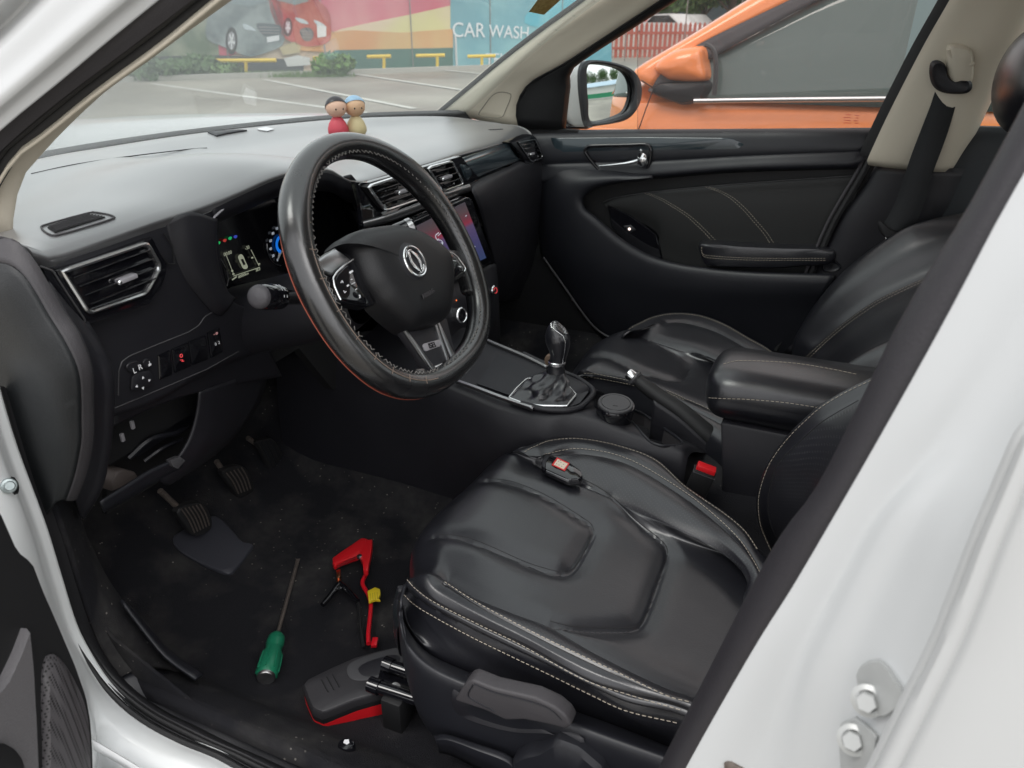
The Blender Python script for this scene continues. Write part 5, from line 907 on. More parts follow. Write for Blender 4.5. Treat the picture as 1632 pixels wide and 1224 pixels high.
# steering column shroud under the wheel
b = B(); ct = np.array([.05, .345, .86]); b.grid([[(ct+np.array([x, yy*wd, zz*hg])+np.array([0, 0, -.32*x])) for yy, zz in [(cos(a), sin(a)) for a in np.linspace(0, 2*pi, 24)[:-1]]] for x, wd, hg in [(0, .04, .04), (.02, .05, .05), (.08, .055, .055), (.16, .06, .055), (.24, .065, .055)]], cv=True); make('column_shroud', b, M['dashf'], da)

# ------------------------------------------------------------------ STEERING WHEEL
WC = np.array([-.008, .345, .909]); TL = radians(29); Wv = np.array([sin(TL), 0, cos(TL)]); Ww = np.array([0, 1., 0]); Wn = np.array([-cos(TL), 0, sin(TL)])
sw_ = thing('steering_wheel', 'black leather steering wheel with flattened bottom and a silver emblem', 'steering wheel', WC)
def WP(px, py, h=0.): return plane_pt(px, py, WC+Wn*h, Wn)
R0_, FL = .166, .160
path = []
for q in np.linspace(0, 2*pi, 120, endpoint=False):
    a, c_ = R0_*cos(q), R0_*sin(q)
    if c_ < 0: n_ = 2.4; a = R0_*(abs(cos(q))**(2/n_))*(1 if cos(q) > 0 else -1)*1.0; c_ = -.156*abs(sin(q))**(2/n_); k_ = min(1, abs(sin(q))*1.5); a = a*k_+R0_*cos(q)*(1-k_)
    path.append(WC+a*Ww+c_*Wv)
path = np.array(path)
rimr = [.0172+.0012*sin(3*q)*0 for q in range(120)]
G_ = []
for i in range(120):
    t = nrm(path[(i+1) % 120]-path[i-1]); o_ = nrm(np.cross(t, Wn)); q = i/120*2*pi
    k = 1+.10*(math.exp(-((q-.7)/.3)**2)+math.exp(-((q-2.45)/.3)**2))
    G_.append([path[i]+.0172*k*(cos(a)*o_*.97+sin(a)*Wn*1.08) for a in np.linspace(0, 2*pi, 24, endpoint=False)])
b = B().grid(G_, cu=True, cv=True); rim = make('rim', b, M['rim'], sw_); RT = bvh_of(b)
wc_in = []
for i in range(120):
    t = nrm(path[(i+1) % 120]-path[i-1]); o_ = nrm(np.cross(t, Wn)); sgn = 1 if np.dot(o_, WC-path[i]) > 0 else -1
    wc_in.append((path[i]+o_*sgn*.0128+Wn*.0128, o_*sgn, t))
b = B()
for i in range(0, 120):        # laced inner seam: short slanted stitches, two rows
    for k in (0, .5):
        p, o_, t = wc_in[i]; p2 = wc_in[(i+1) % 120][0]; c = p*(1-k)+p2*k
        s_ = 1 if (i*2+int(k*2)) % 2 else -1; d_ = nrm(t*.9+np.cross(Wn, t)*s_*.8); nn = nrm(-o_*-1*0+Wn+o_)
        if random.random() < .85: b.box(c+nn*.0008, (.0050, .0009, .0010), (d_, np.cross(nn, d_), nn))
make('lacing', b, mat('grey_thread', (.17, .16, .15), .7), rim, smooth=False)
b = B(); lft = []
for i in range(22, 82):
    t = nrm(path[(i+1) % 120]-path[i-1]); o_ = nrm(np.cross(t, Wn)); sgn = -1 if np.dot(o_, WC-path[i]) > 0 else 1
    lft.append(path[i]+o_*sgn*.0165+Wn*.0045)
lft = []
for i in range(-40, 14):
    i = i % 120; t = nrm(path[(i+1) % 120]-path[i-1]); o_ = nrm(np.cross(t, Wn)); sgn = -1 if np.dot(o_, WC-path[i]) > 0 else 1
    lft.append(path[i]+o_*sgn*.0152-Wn*.0092)
b = B().tube(lft, .0006, 6); make('seam_piping', b, M['threadr'], rim)
b = B(); rgt = []
for i in list(range(96, 120))+list(range(0, 20)):
    t = nrm(path[(i+1) % 120]-path[i-1]); o_ = nrm(np.cross(t, Wn)); sgn = 1 if np.dot(o_, WC-path[i]) > 0 else -1
    rgt.append(path[i]+o_*sgn*.002+Wn*.0185)
b.tube(rgt, .0007, 5)
for k in range(3, len(rgt)-3, 4): d_ = nrm(np.cross(Wn, rgt[k+1]-rgt[k])); b.box(rgt[k]+Wn*.0005, (.009, .0007, .0007), (d_, np.cross(Wn, d_), Wn))
make('worn_seam', b, mat('worn_thread', (.20, .15, .12), .7), rim, smooth=False)
# hub pad (convex) from its outline
hub = [(536, 392), (543, 383), (554, 374), (570, 368), (589, 364.5), (606, 362), (623, 361.5), (636, 363.5), (648, 367), (662, 373), (676, 381), (690, 390), (701, 400), (708, 408), (712, 418), (715, 438), (715, 458), (714, 476), (711, 496), (707, 508), (698, 516), (684, 522), (664, 526), (652, 526.5), (643, 522), (630, 512), (616, 500), (603, 487), (592, 472), (582, 458), (575, 445), (569, 430), (563, 414), (556, 403), (548, 397)]
ho = [WP(x, y, .006) for x, y in hub]
hc_ = WP(655, 440, .02)
b = B().dome(ho, [(1.0, -Wn*.022), (1.0, -Wn*.002), (.985, Wn*.006), (.95, Wn*.013), (.86, Wn*.021), (.72, Wn*.0265), (.5, Wn*.029), (.25, Wn*.030)], 110); hb2 = make('hub_pad', b, mat('hub_plastic', (.0055, .0055, .007), .48, bump=.4, scale=700), sw_); HT = bvh_of(b)
eh = hit(HT, 661, 417, .0)
ehh = np.dot(eh-WC, Wn)
def EP(px, py, h=.0015): return WP(px, py, ehh+h)
ec = EP(660.5, 417); er = .0198
def ering(r, z, tr, n=48): return B().tube([ec+Wn*z+(Ww*cos(a)+Wv*sin(a))*r for a in np.linspace(0, 2*pi, n, endpoint=False)], tr, 8, True)
em = make('emblem', ering(er, .001, .0019), M['chrome'], sw_)
make('emblem_dish', B().lathe([(er*1.45, -.0030), (er*1.2, -.0015), (er*1.02, .0002), (.0001, .0002)], ec, Wn, 40), M['dashf'], em)
def blade(flip):
    # two swallow-like curved blades facing each other
    o = [(-.15, .80), (.10, .62), (.38, .30), (.44, -.08), (.34, -.46), (.10, -.80), (.02, -.62), (.16, -.30), (.17, .02), (.06, .32), (-.10, .58)]
    s_ = -1 if flip else 1
    return B().prism([ec+Wn*.0012+(-Ww*(x*s_+.12*s_)+Wv*y*s_)*er for x, y in o], Wn*.0016)
make('emblem_blade', blade(False), M['chrome'], em, bevel=.0004); make('emblem_blade', blade(True), M['chrome'], em, bevel=.0004)
for s_ in (1, -1): make('emblem_arc', B().tube([ec+Wn*.0016+(Ww*cos(a)*.80+Wv*sin(a)*.80)*er*(1) for a in np.linspace(.6 if s_ > 0 else 3.7, 1.9 if s_ > 0 else 5.0, 16)], np.concatenate([np.linspace(.0002, .0013, 8), np.linspace(.0013, .0002, 8)]), 6), M['chrome'], em)
text('airbag_lettering', 'AIRBAG', WP(683, 468, ehh+.0005), -Ww, Wv, .0085, M['trimg'], sw_, ext=.0006)
# spokes
def slab(name, pts, h, th, m, par=sw_, bev=.0012, spl=False, n=None):
    p = [WP(x, y, h) for x, y in pts]
    if spl: p = list(cr(p, n or 40, True))
    return make(name, B().prism(p, -Wn*th), m, par, bevel=bev)
ls = slab('spoke', [(495, 432), (498, 418), (520, 402), (536, 394), (560, 408), (576, 430), (592, 470), (600, 485), (585, 488), (545, 482), (528, 478), (505, 450)], .008, .018, M['gloss'], bev=.003)
slab('spoke_cover', [(497, 428), (504, 416), (520, 405), (535, 396), (546, 403), (560, 414), (540, 428), (530, 438), (518, 432)], .0135, .006, M['satin'], ls, bev=.0025)
b = B().tube(lin([WP(x, y, .0125) for x, y in [(563, 413), (551, 421), (537, 434), (531, 443), (533, 456), (539, 470), (543, 478)]], 30), .0014, 8); make('button_frame', b, M['chrome'], ls)
bp_ = slab('button_pad', [(563, 417), (551, 424), (539, 436), (535, 445), (538, 460), (545, 476), (585, 484), (584, 470), (577, 455), (570, 436)], .0125, .006, M['gloss'], ls, bev=.0015)
def wbar(b, x0, y0, x1, y1, wd, h): a, c = WP(x0, y0, h), WP(x1, y1, h); t = nrm(c-a); b.box((a+c)/2, (np.linalg.norm(c-a), wd, .0004), (t, np.cross(t, Wn), Wn))
b = B(); h = .0130
wbar(b, 543, 451, 545.5, 447, .0008, h); wbar(b, 545.5, 447, 547, 451, .0008, h); wbar(b, 547.5, 463, 549.5, 467, .0008, h); wbar(b, 549.5, 467, 551.5, 464, .0008, h)
wbar(b, 557, 435, 562.5, 431.5, .0022, h); wbar(b, 553, 456, 556, 454, .0018, h); wbar(b, 560, 453, 566, 450, .0007, h); wbar(b, 559, 446, 562, 444.5, .0007, h); wbar(b, 572, 470, 575, 474, .0010, h); wbar(b, 574, 470, 573, 475, .0010, h); wbar(b, 566, 462, 569, 460, .0007, h)
make('button_symbols', b, M['mark'], bp_, smooth=False)
rs_ = slab('spoke', [(700, 393), (716, 396), (730, 398), (745, 410), (758, 440), (760, 470), (748, 462), (742, 436), (736, 442), (718, 454), (712, 470), (708, 430)], .006, .018, M['rim'], bev=.004)
b = B().tube(lin([WP(x, y, .0085) for x, y in [(712, 402), (722, 404), (729, 410), (736, 419), (742, 428), (740, 433)]], 24), .0012, 8); make('button_frame', b, M['chrome'], rs_)
bq = slab('button_pad', [(706, 402), (720, 405), (728, 412), (739, 428), (736, 434), (719, 447), (712, 440)], .0085, .006, M['gloss'], rs_, bev=.0012)
b = B(); wbar(b, 731, 424.5, 734.5, 425.5, .0014, .009); wbar(b, 722, 415, 727, 416, .0009, .009); make('button_symbols', b, M['mark'], bq, smooth=False)
bs_ = slab('spoke', [(643, 524), (664, 523), (698, 512), (713, 506), (722, 545), (732, 580), (716, 592), (690, 600), (668, 560)], .002, .016, M['dashf'], bev=.003)
for q in ([(646, 527), (649, 526), (693, 585), (691, 589), (688, 588)], [(692, 515), (696, 514), (716, 572), (713, 575)], [(697, 514), (700, 512), (729, 574), (722, 577)]): slab('spoke_bar', q, .0045, .004, M['satin'], bs_, bev=.0006)
slab('spoke_foot', [(692, 583), (719, 573), (724, 575), (712, 583), (696, 587)], .0045, .004, M['chrome'], bs_, bev=.001)
bd = slab('badge', [(674, 550), (676, 547.5), (699, 541), (702, 542.5), (703, 550), (701, 552), (680, 559.5), (677, 558.5)], .0035, .002, M['greyl'], bs_, bev=.0005)
text('badge_lettering', 'ISEI', WP(688.7, 550.5, .0045), WP(702, 546.5, .004)-WP(676, 553.5, .004), Wv, .0105, M['black'], bd, ext=.0004)
slab('rim_joint', [(657, 596), (664, 587), (676, 586), (684, 592), (684, 600), (664, 600)], .006, .014, M['rim'], rim, bev=.003)
# stalks
st_ = thing('indicator_stalk', 'black light stalk with a grey round end left of the steering wheel', 'stalk', U(412, 472, 'x', .06))
t0, t1 = U(409, 473, 'x', .045), U(520, 475, 'x', .085)
d_ = nrm(t1-t0); L_ = np.linalg.norm(t1-t0)
make('barrel', B().lathe([(.0125, .004), (.0148, .010), (.0150, .028), (.0138, .030), (.0146, .032), (.0146, .050), (.0125, .053), (.0095, .062), (.0085, L_), (.001, L_)], t0, d_, 28), M['gloss'], st_, ang=30)
make('end_cap', B().lathe([(.0001, -.001), (.0085, -.0005), (.0125, .002), (.0138, .006), (.0128, .008)], t0, d_, 28), mat('cap_grey', (.045, .043, .048), .5, bump=.4, scale=400), st_)
b = B(); up = nrm(np.cross(np.cross(d_, (-.6, 0, .8)), d_))
for k, a in enumerate((-.9, -.35, .2, .75)):
    for s_, q in enumerate((.036, .043)):
        r_v = nrm(up*cos(a)+np.cross(d_, up)*sin(a)); c = t0+d_*q+r_v*.0148; tt = np.cross(d_, r_v); b.box(c, (.0030, .0012, .0003), (tt, d_, r_v))
make('stalk_symbols', b, M['mark'], st_, smooth=False)
s2_ = thing('wiper_stalk', 'wiper stalk tip showing above the right side of the steering wheel hub', 'stalk', U(655, 360, 'x', .05))
t0, t1 = U(660, 360, 'x', .035), U(600, 385, 'x', .07); make('barrel', B().lathe([(.0001, -.001), (.011, .001), (.0135, .006), (.0135, .03), (.010, .04), (.009, np.linalg.norm(t1-t0)), (.001, np.linalg.norm(t1-t0))], t0, t1-t0, 24), M['gloss'], s2_)
make('end_ring', B().lathe([(.0139, .004), (.0141, .008), (.0139, .012)], t0, t1-t0, 24), M['satin'], s2_)
# ------------------------------------------------------------------ CENTRE CONSOLE
co = thing('centre_console', 'black centre console with silver side rails and round cup holder between the seats', 'console', (-.2, 0, .4))
q0, q1, q2 = U(735, 612, 'y', .10), U(913, 657, 'y', .10), U(783, 545, 'y', -.065)
KN = nrm(np.cross(q1-q0, q2-q0)); KN = KN if KN[2] > 0 else -KN
def KP(px, py, off=0.): return plane_pt(px, py, q0+KN*off, KN)
K0 = [KP(650, 588)+(.30, 0, -.02), KP(650, 588)+(.12, 0, -.004), KP(650, 588), KP(735, 622, -.004), KP(800, 648, -.006), KP(866, 662, -.004), KP(913, 659), U(950, 668, 'y', .098), U(1007, 690, 'y', .096), U(1050, 705, 'y', .094), U(1086, 718, 'y', .092), U(1096, 730, 'y', .09)]
K3 = [KP(700, 505)+(.30, 0, -.02), KP(700, 505)+(.12, 0, -.004), KP(700, 505), KP(783, 541, -.002), KP(834, 561, -.002), KP(870, 579), KP(946, 616, .002), U(990, 640, 'y', -.08), U(1040, 664, 'y', -.08), U(1085, 686, 'y', -.08), U(1120, 700, 'y', -.08), U(1150, 715, 'y', -.08)]
k0, k3 = cr(K0, 60), cr(K3, 60)
def project(p):
    d = np.asarray(p, float)-CP; z = d@F_; return np.array([IW/2+FP*(d@R_)/z, IH/2-FP*(d@U_)/z])
def inpoly(q, poly):
    ins = False; n = len(poly)
    for i in range(n):
        (x1, y1), (x2, y2) = poly[i], poly[(i+1) % n]
        if (y1 > q[1]) != (y2 > q[1]) and q[0] < (x2-x1)*(q[1]-y1)/(y2-y1)+x1: ins = not ins
    return ins
well = [(948, 643), (957, 632), (980, 627), (1004, 633), (1014, 645), (1020, 658), (1036, 668), (1060, 668), (1082, 676), (1092, 690), (1086, 704), (1064, 711), (1040, 706), (1026, 694), (1012, 678), (1000, 668), (975, 667), (956, 657)]
krl = [k0*[1, 0, 0]+np.c_[np.zeros(60), np.full(60, .125), np.full(60, .36)], k0+(0, .016, -.06), k0+(0, .004, -.006), k0+(0, -.004, 0), k0*.5+k3*.5, k3+(0, .004, 0), k3+(0, -.006, -.008), k3+(0, -.012, -.06), k3*[1, 0, 0]+np.c_[np.zeros(60), np.full(60, -.12), np.full(60, .36)]]
b = B(); b.rails(krl, 260, 14); KT = bvh_of(b); wl_ = cr(hits(KT, well, .0005), 120, True); wpx = [project(p) for p in wl_]
V_ = np.array(b.v); b.f = [f for f in b.f if not inpoly(project(V_[list(f)].mean(0)), wpx)]; make('console_body', b, M['dashf'], co)
hexo = [(735, 610), (800, 634), (830, 643), (866, 652), (900, 654), (914, 652), (928, 647), (944, 630), (945, 623), (941, 617), (920, 603), (899, 594), (870, 581), (834, 564), (800, 549), (783, 543)]
hh = [KP(x, y, .004) for x, y in hexo]
b = B().tube(cr([KP(x, y, .004) for x, y in hexo[2:14]], 60), .0052, 10); make('bezel_rail', b, M['dashf'], co)
for pts in ([(726, 605), (755, 615), (800, 632), (850, 649)], [(770, 537), (783, 544), (834, 565.5), (872, 584)]):
    b = B(); a_ = cr([KP(x, y, .008) for x, y in pts], 24); sd = nrm(np.cross(KN, a_[-1]-a_[0])); b.grid([a_+sd*.003-KN*.006, a_+sd*.003, a_-sd*.003, a_-sd*.003-KN*.006]); make('silver_rail', b, M['satin'], co, solid=.001)
b = B().prism([KP(x, y, .0010) for x, y in [(760, 612), (862, 648), (905, 650), (924, 643), (938, 625), (915, 606), (868, 584), (800, 556)]], KN*.001); make('bezel_floor', b, M['trim'], co, smooth=False)
# gear lever
gl_ = thing('gear_lever', 'gear lever with black knob, chrome cap and creased leather boot', 'gear lever', KP(875, 640))
bf = [(811, 634), (822, 620), (839, 604), (850, 603), (885, 609), (904, 613), (918, 629), (903, 647), (862, 646.5), (835, 643)]
bfr = lin([KP(x, y, .006) for x, y in bf], 72, True); make('boot_frame', B().tube(bfr, .0017, 8, True), M['chrome'], gl_)
TP = U(886, 592, 'y', .03); rngb = np.random.default_rng(3); ax_ = nrm(U(886, 560, 'y', .03)-TP); xa = nrm(np.cross(ax_, (0, 1, 0))); ya = np.cross(ax_, xa); nb_ = 72; Gb = []
ctr = bfr.mean(0); ang0 = [math.atan2(np.dot(p-ctr, ya), np.dot(p-ctr, xa)) for p in bfr]
ph = rngb.uniform(0, 6.28, 8)
for j, t_ in enumerate(np.linspace(0, 1, 28)):
    row = []
    for i in range(nb_):
        a = ang0[i]; er = t_**.62; rad_ = (xa*cos(a)+ya*sin(a)); p = ctr+(TP-ctr)*(t_**1.25)+(bfr[i]-ctr)*(1-er)+rad_*er*(.0165+.0150*(1-t_))
        f = .0035*sin(4*a+ph[0]+3*t_)*sin(pi*t_)+.0028*sin(7*a+ph[1]-5*t_)*sin(pi*t_)**.8+.0025*sin(2*a+13*t_+ph[2])*sin(pi*t_)
        d_ = nrm((xa*cos(a)+ya*sin(a))+ax_*.5); row.append(p+d_*f)
    Gb.append(row)
b = B().grid(Gb, cv=True); make('boot', b, M['leather'], gl_)
kp = [(886.5, 594, .0130), (886.5, 583, .0118), (888, 578, .0112), (890, 566, .0118), (890.5, 554, .0140), (889, 542, .0165), (886.5, 531, .0178), (885, 522, .0165), (884.5, 516, .0120), (884.5, 513, .0045)]
kb = cr([U(x, y, 'y', .03) for x, y, r in kp], 40); kr = 1.22*np.interp(np.linspace(0, 1, 40), np.linspace(0, 1, len(kp)), [k[2] for k in kp])
b = B().tube(kb, kr, 24); kn = make('knob', b, M['leather'], gl_); KNB = bvh_of(b)
b = B().tube(hits(KNB, [(896, 585), (898, 570), (900, 556), (901, 545), (897, 535), (886, 527), (879, 521), (878, 515.5), (884, 513.5), (892, 516), (900, 523), (905, 532)], .0002), .0006, 8); make('knob_trim', b, M['chrome'], kn)
hk_ = hits(KNB, [(883, 516.5), (889, 517), (901, 527), (903, 533), (899, 533), (889, 525)], .0006)
if len(hk_) > 4:
    pt = make('gear_plate', B().prism(hk_, (-.0005, .0005, .0012)), M['satin'], kn, bevel=.0003); b = B()
    for (x0, y0, x1, y1) in [(888, 519, 898, 528.5), (889.5, 523, 893, 519.5), (893, 526, 897, 522.5), (897, 529.5, 900, 526.5)]: a_, c_ = hit(KNB, x0, y0, .0022), hit(KNB, x1, y1, .0022); b.tube([a_, c_], .0005, 4)
    make('gear_pattern', b, M['black'], pt)
b = B().lathe([(.0142, -.003), (.0154, -.002), (.0154, .003), (.0142, .004)], U(887.5, 578, 'y', .03), ax_, 28); make('knob_collar', b, M['chrome'], gl_)
b = B().prism(Y([(867, 572), (870, 567), (880, 567), (880, 584), (868, 582)], .0), (0, -.012, 0)); make('reverse_collar', b, mat('tan_plastic', (.15, .10, .07), .6), gl_, bevel=.002)
# cup insert with round lid + cup holder
lidc = KP(981, 645, .012)
def ring_pts(c, r, n=40, z=0.): return [c+KN*z+(KA*cos(a)+KB*sin(a))*r for a in np.linspace(0, 2*pi, n, endpoint=False)]
KA = nrm(np.cross(KN, (0, 1, 0))); KB = np.cross(KN, KA)
cb = thing('ash_cup', 'round lidded ash cup sitting in the front cup holder', 'ashtray', lidc)
lr = .0300
make('cup_body', B().lathe([(lr*.98, -.035), (lr*1.08, -.008), (lr*1.10, -.002), (lr*1.05, .001), (lr*.9, .001)], lidc, KN, 40), M['gloss'], cb)
make('lid', B().lathe([(lr*.99, .000), (lr*.99, .0035), (lr*.96, .0045), (lr*.84, .0045), (lr*.83, .0030), (lr*.80, .0030), (lr*.79, .0048), (lr*.5, .0052), (.0001, .0052)], lidc, KN, 48), M['grey'], cb)
tb_ = nrm(KP(978, 662, .012)-lidc); make('lid_tab', B().box(lidc+tb_*lr*.95+KN*.0035, (.016, .008, .004), (np.cross(KN, tb_), tb_, KN)), M['grey'], cb, bevel=.001)
make('lid_mark', B().tube([lidc+tb_*.012+KN*.0056+np.cross(KN, tb_)*x for x in (-.004, .004)], .0006, 4), M['black'], cb)
make('cup_well_edge', B().tube(wl_, .0022, 8, True), M['trim'], co)
wc_ = wl_.mean(0); b = B(); b.grid([wl_, wl_-KN*.006, wc_+(wl_-wc_)*.97-KN*.03, wc_+(wl_-wc_)*.93-KN*.055, wc_+(wl_-wc_)*.02-KN*.057], cv=True); make('cup_well', b, M['trimg'], co)
# handbrake
hbk = thing('handbrake', 'handbrake lever with black grip and chrome button', 'handbrake', U(1120, 690, 'y', -.02))
ha = [U(1011, 602, 'y', -.035), U(1045, 628, 'y', -.03), U(1085, 655, 'y', -.025), U(1118, 684, 'y', -.02), U(1140, 702, 'y', -.02)]
b = B().tube(cr(ha, 30), np.interp(np.linspace(0, 1, 30), [0, .15, .5, .8, 1], [.0110, .0130, .0145, .017, .019]), 20); make('grip', b, M['rubber'], hbk)
hd = nrm(ha[0]-ha[1]); b = B().lathe([(.0105, -.002), (.0105, .011), (.0090, .0145), (.0001, .0145)], ha[0], hd, 24); make('release_button', b, M['chrome'], hbk, ang=30)
b = B().lathe([(.0128, -.006), (.0150, -.002), (.0140, .0015), (.0110, .0018)], ha[0], hd, 24); make('grip_collar', b, M['grey'], hbk)
b = B().rails([sh(ha[1:], (0, .017, -.004)), sh(ha[1:], (0, .020, -.03)), sh(ha[1:], (0, .020, -.09))], 20, 3); b.rails([sh(ha[1:], (0, -.017, -.004)), sh(ha[1:], (0, -.02, -.03)), sh(ha[1:], (0, -.02, -.09))], 20, 3); make('gaiter', b, M['dashf'], hbk, solid=.002)
# armrest + rear box
arm = thing('armrest_box', 'padded black leather armrest with cream stitched seam on the rear console box', 'armrest', (-.5, 0, .6))
def asec(x, yl_, yr_, z0, z1, zs):
    yc = (yl_+yr_)/2; hw = (yl_-yr_)/2
    return [(x, yc+hw*cy, z) for cy, z in [(.0, z0), (.75, z0+.004), (.96, z0+.022), (1.0, zs-.004), (.985, zs), (.99, zs+.004), (.95, z1-.018), (.78, z1-.004), (.4, z1), (0, z1+.002), (-.4, z1), (-.78, z1-.004), (-.95, z1-.018), (-.99, zs+.004), (-.985, zs), (-1, zs-.004), (-.96, z0+.022), (-.75, z0+.004)]]
ax0 = U(1128, 620, 'y', .04)[0]
secs = []
for dx, sc_, a in [(.006, .25, .018), (.001, .6, .010), (-.010, .86, .004), (-.03, .97, .001), (-.08, 1, 0), (-.16, 1, 0), (-.24, 1, -.0), (-.34, .98, 0), (-.36, .8, .01)]:
    zc = .662; secs.append([(p[0], p[1]*1.0 if sc_ > .9 else p[1]*sc_, zc+(p[2]-zc)*sc_) for p in asec(ax0+dx, .082, -.078, .622, .706-.00, .664)])
b = B().grid(np.array([cr(np.array(secs)[:, j], 60) for j in range(18)]), cu=True); make('cushion', b, M['leather'], arm); AR = bvh_of(b)
b = B(); ssd(b, [(1131, 634), (1160, 635.5), (1191, 636.5), (1250, 641.5), (1309, 650.5), (1345, 657)], AR, 90, L=.0046); ssd(b, [(1153, 580), (1176, 574.8), (1220, 575.5), (1270, 579), (1320, 587), (1364, 596)], AR, 90, L=.0046); make('stitching', b, M['thread'], arm, smooth=False)
b = B().prism([(ax0-.03, .072, .624), (ax0-.36, .072, .624), (ax0-.36, .080, .35), (ax0-.06, .090, .35), (ax0-.045, .082, .53)], (0, -.155, 0)); make('storage_box', b, M['dashf'], arm, bevel=.006)
# buckles
def buckle(name, cx, cy, y, label, sc_=1., tilt=0.):
    c = U(cx, cy, 'y', y); t = thing(name, label, 'seat belt buckle', c); u = nrm([-.25, 0, 1]); r = nrm(np.cross(u, (CP-c)*[1, 1, 0])); r = -r if np.dot(r, R_) < 0 else r; f = np.cross(r, u); f = f if np.dot(f, CP-c) > 0 else -f
    A = (r, f, u)
    make('buckle_body', B().box(c-u*.036*sc_, (.034*sc_, .020*sc_, .062*sc_), A), M['black'], t, bevel=.003)
    make('release_button', B().box(c-u*.0025*sc_-f*.001, (.030*sc_, .0155*sc_, .012*sc_), A), M['red'], t, bevel=.0018)
    make('buckle_rim', B().box(c-u*.009*sc_, (.0355*sc_, .0215*sc_, .0016), A), M['grey'], t, bevel=.0005)
    make('buckle_stalk', B().box(c-u*.10*sc_, (.022*sc_, .010, .07), A), M['black'], t, bevel=.002)
buckle('driver_buckle', 1126, 746, .118, 'red and black belt buckle between the driver seat and the console', 1.0)
buckle('passenger_buckle', 1136, 665, -.10, 'red belt buckle mostly hidden beside the handbrake', .8)

# ------------------------------------------------------------------ SEATS
def vgrad(out):
    du = np.gradient(out, axis=0); dv = np.gradient(out, axis=1); n_ = np.cross(du, dv); n_ /= np.linalg.norm(n_, axis=2)[:, :, None]+1e-12
    if n_[out.shape[0]//2, out.shape[1]//2, 2] < 0: n_ = -n_
    return n_
def rail_grid(rails, nu, nv):
    Rr = np.array([cr(r, nu) for r in rails]); return np.array([crseg(Rr[:, i], nv) for i in range(nu)])
def groove(out, seams, w_=.0030, dep=.0026, puff=.0048, pw=.016):
    N = vgrad(out); D = np.full(out.shape[:2], 9.)
    for s in seams:
        s = cr(s, 400)
        for p in s: D = np.minimum(D, np.linalg.norm(out-p, axis=2))
    return out+N*(puff*(1-np.exp(-(D/pw)**2))-puff-dep*np.exp(-(D/w_)**2))[:, :, None]
def front(r, dx=(.030, .036, .02), dz=(-.026, -.075, -.15)):
    p = np.array(r[0]); return [p+(dx[2], 0, dz[2]), p+(dx[1], 0, dz[1]), p+(dx[0], 0, dz[0]*1.0)]+list(r)
def Zr(pts, z0, z1):
    n = len(pts); return [U(x, y, 'z', z0+(z1-z0)*i/(n-1)) for i, (x, y) in enumerate(pts)]
ds = thing('bucket_seat', 'black leather driver seat with cream double stitching in the foreground', 'car seat', (-.35, .36, .36))
rA = [U(x, y, 'y', .566) for x, y in [(640, 958), (652, 997), (684, 1034), (741, 1062), (881, 1114), (975, 1147), (1069, 1184), (1130, 1210), (1240, 1250)]]
rBs = Zr([(641, 941), (668, 965), (741, 1006), (810, 1040), (881, 1074), (940, 1103), (998, 1129), (1078, 1148), (1150, 1180), (1260, 1225)], .540, .548)
rCs = Zr([(650, 929), (664, 944), (694, 965), (764, 1000), (834, 1034), (928, 1086), (998, 1110), (1083, 1135), (1150, 1165), (1260, 1210)], .555, .562)
rD = Zr([(672, 915), (710, 925), (755, 954), (810, 984), (881, 1020), (975, 1064), (1059, 1104), (1097, 1115), (1150, 1140), (1260, 1190)], .570, .575)
rE = Zr([(684, 912), (715, 922), (764, 949), (820, 970), (877, 991), (952, 1034), (1020, 1070), (1097, 1103), (1150, 1120), (1260, 1160)], .556, .548)
s1_, s2_c = U(690, 850, 'z', .553), U(773, 762, 'z', .553)
rFa = [s1_, (s1_[0]-.06, s1_[1]+.002, .556), (s1_[0]-.16, s1_[1]+.005, .546), (s1_[0]-.27, s1_[1]+.01, .536), (-.50, s1_[1]+.015, .53), (-.60, s1_[1]+.015, .535)]
rFb = [s2_c, (s2_c[0]-.06, s2_c[1], .556), (s2_c[0]-.16, s2_c[1], .546), (s2_c[0]-.27, s2_c[1]+.005, .536), (-.50, s2_c[1]+.01, .53), (-.60, s2_c[1], .535)]
rG = Zr([(815, 722), (850, 736), (900, 758), (975, 790), (1069, 842), (1139, 880), (1172, 908), (1184, 931), (1184, 962)], .556, .545)
rH = Zr([(826, 718), (852, 730), (877, 725), (903, 719.5), (928, 718), (975, 725.5), (1022, 744), (1092, 787), (1139, 824), (1177, 861), (1200, 895), (1214, 930)], .566, .570)
rI = Zr([(832, 714), (850, 710), (881, 699), (928, 697), (989, 709), (1045, 731), (1092, 773), (1153, 815), (1186, 843), (1209, 875), (1232, 900)], .560, .556)
rJ = sh(rI, (0, -.012, -.03)); rK = sh(rI, (0, -.016, -.12))
rA0 = sh(rA, (0, -.01, -.05))
rails_ = [rA0, rA, rBs, rCs, rD, rE, rFa, rFb, rG, rH, rI, rJ, rK]
rails_ = [rails_[0], rails_[1]]+[front(r) if 4 <= i+2 <= 9 else front(r, (.016, .018, .010), (-.03, -.08, -.12)) for i, r in enumerate(rails_[2:])]
NV = 22; out = rail_grid(rails_, 330, NV)
bb = B().grid(out); T0 = bvh_of(bb)
hexs = [(877, 990), (905, 997), (928, 1000), (990, 1001), (1015, 998), (1024, 990), (1034, 970), (1050, 925), (1063, 888), (1062, 872), (1050, 858), (1008, 824), (985, 800), (960, 780), (925, 762), (890, 752)]
us = [(690, 852), (725, 853), (764, 863), (834, 894), (870, 906), (894, 911), (910, 908), (920, 898), (936, 870), (946, 850), (945, 841), (936, 830), (881, 795), (846, 778), (811, 766), (775, 762)]
SH, SU = hits(T0, hexs), hits(T0, us)
ax = [hits(T0, q) for q in ([(641, 941), (668, 965), (741, 1006), (881, 1074), (998, 1129), (1078, 1148)], )]
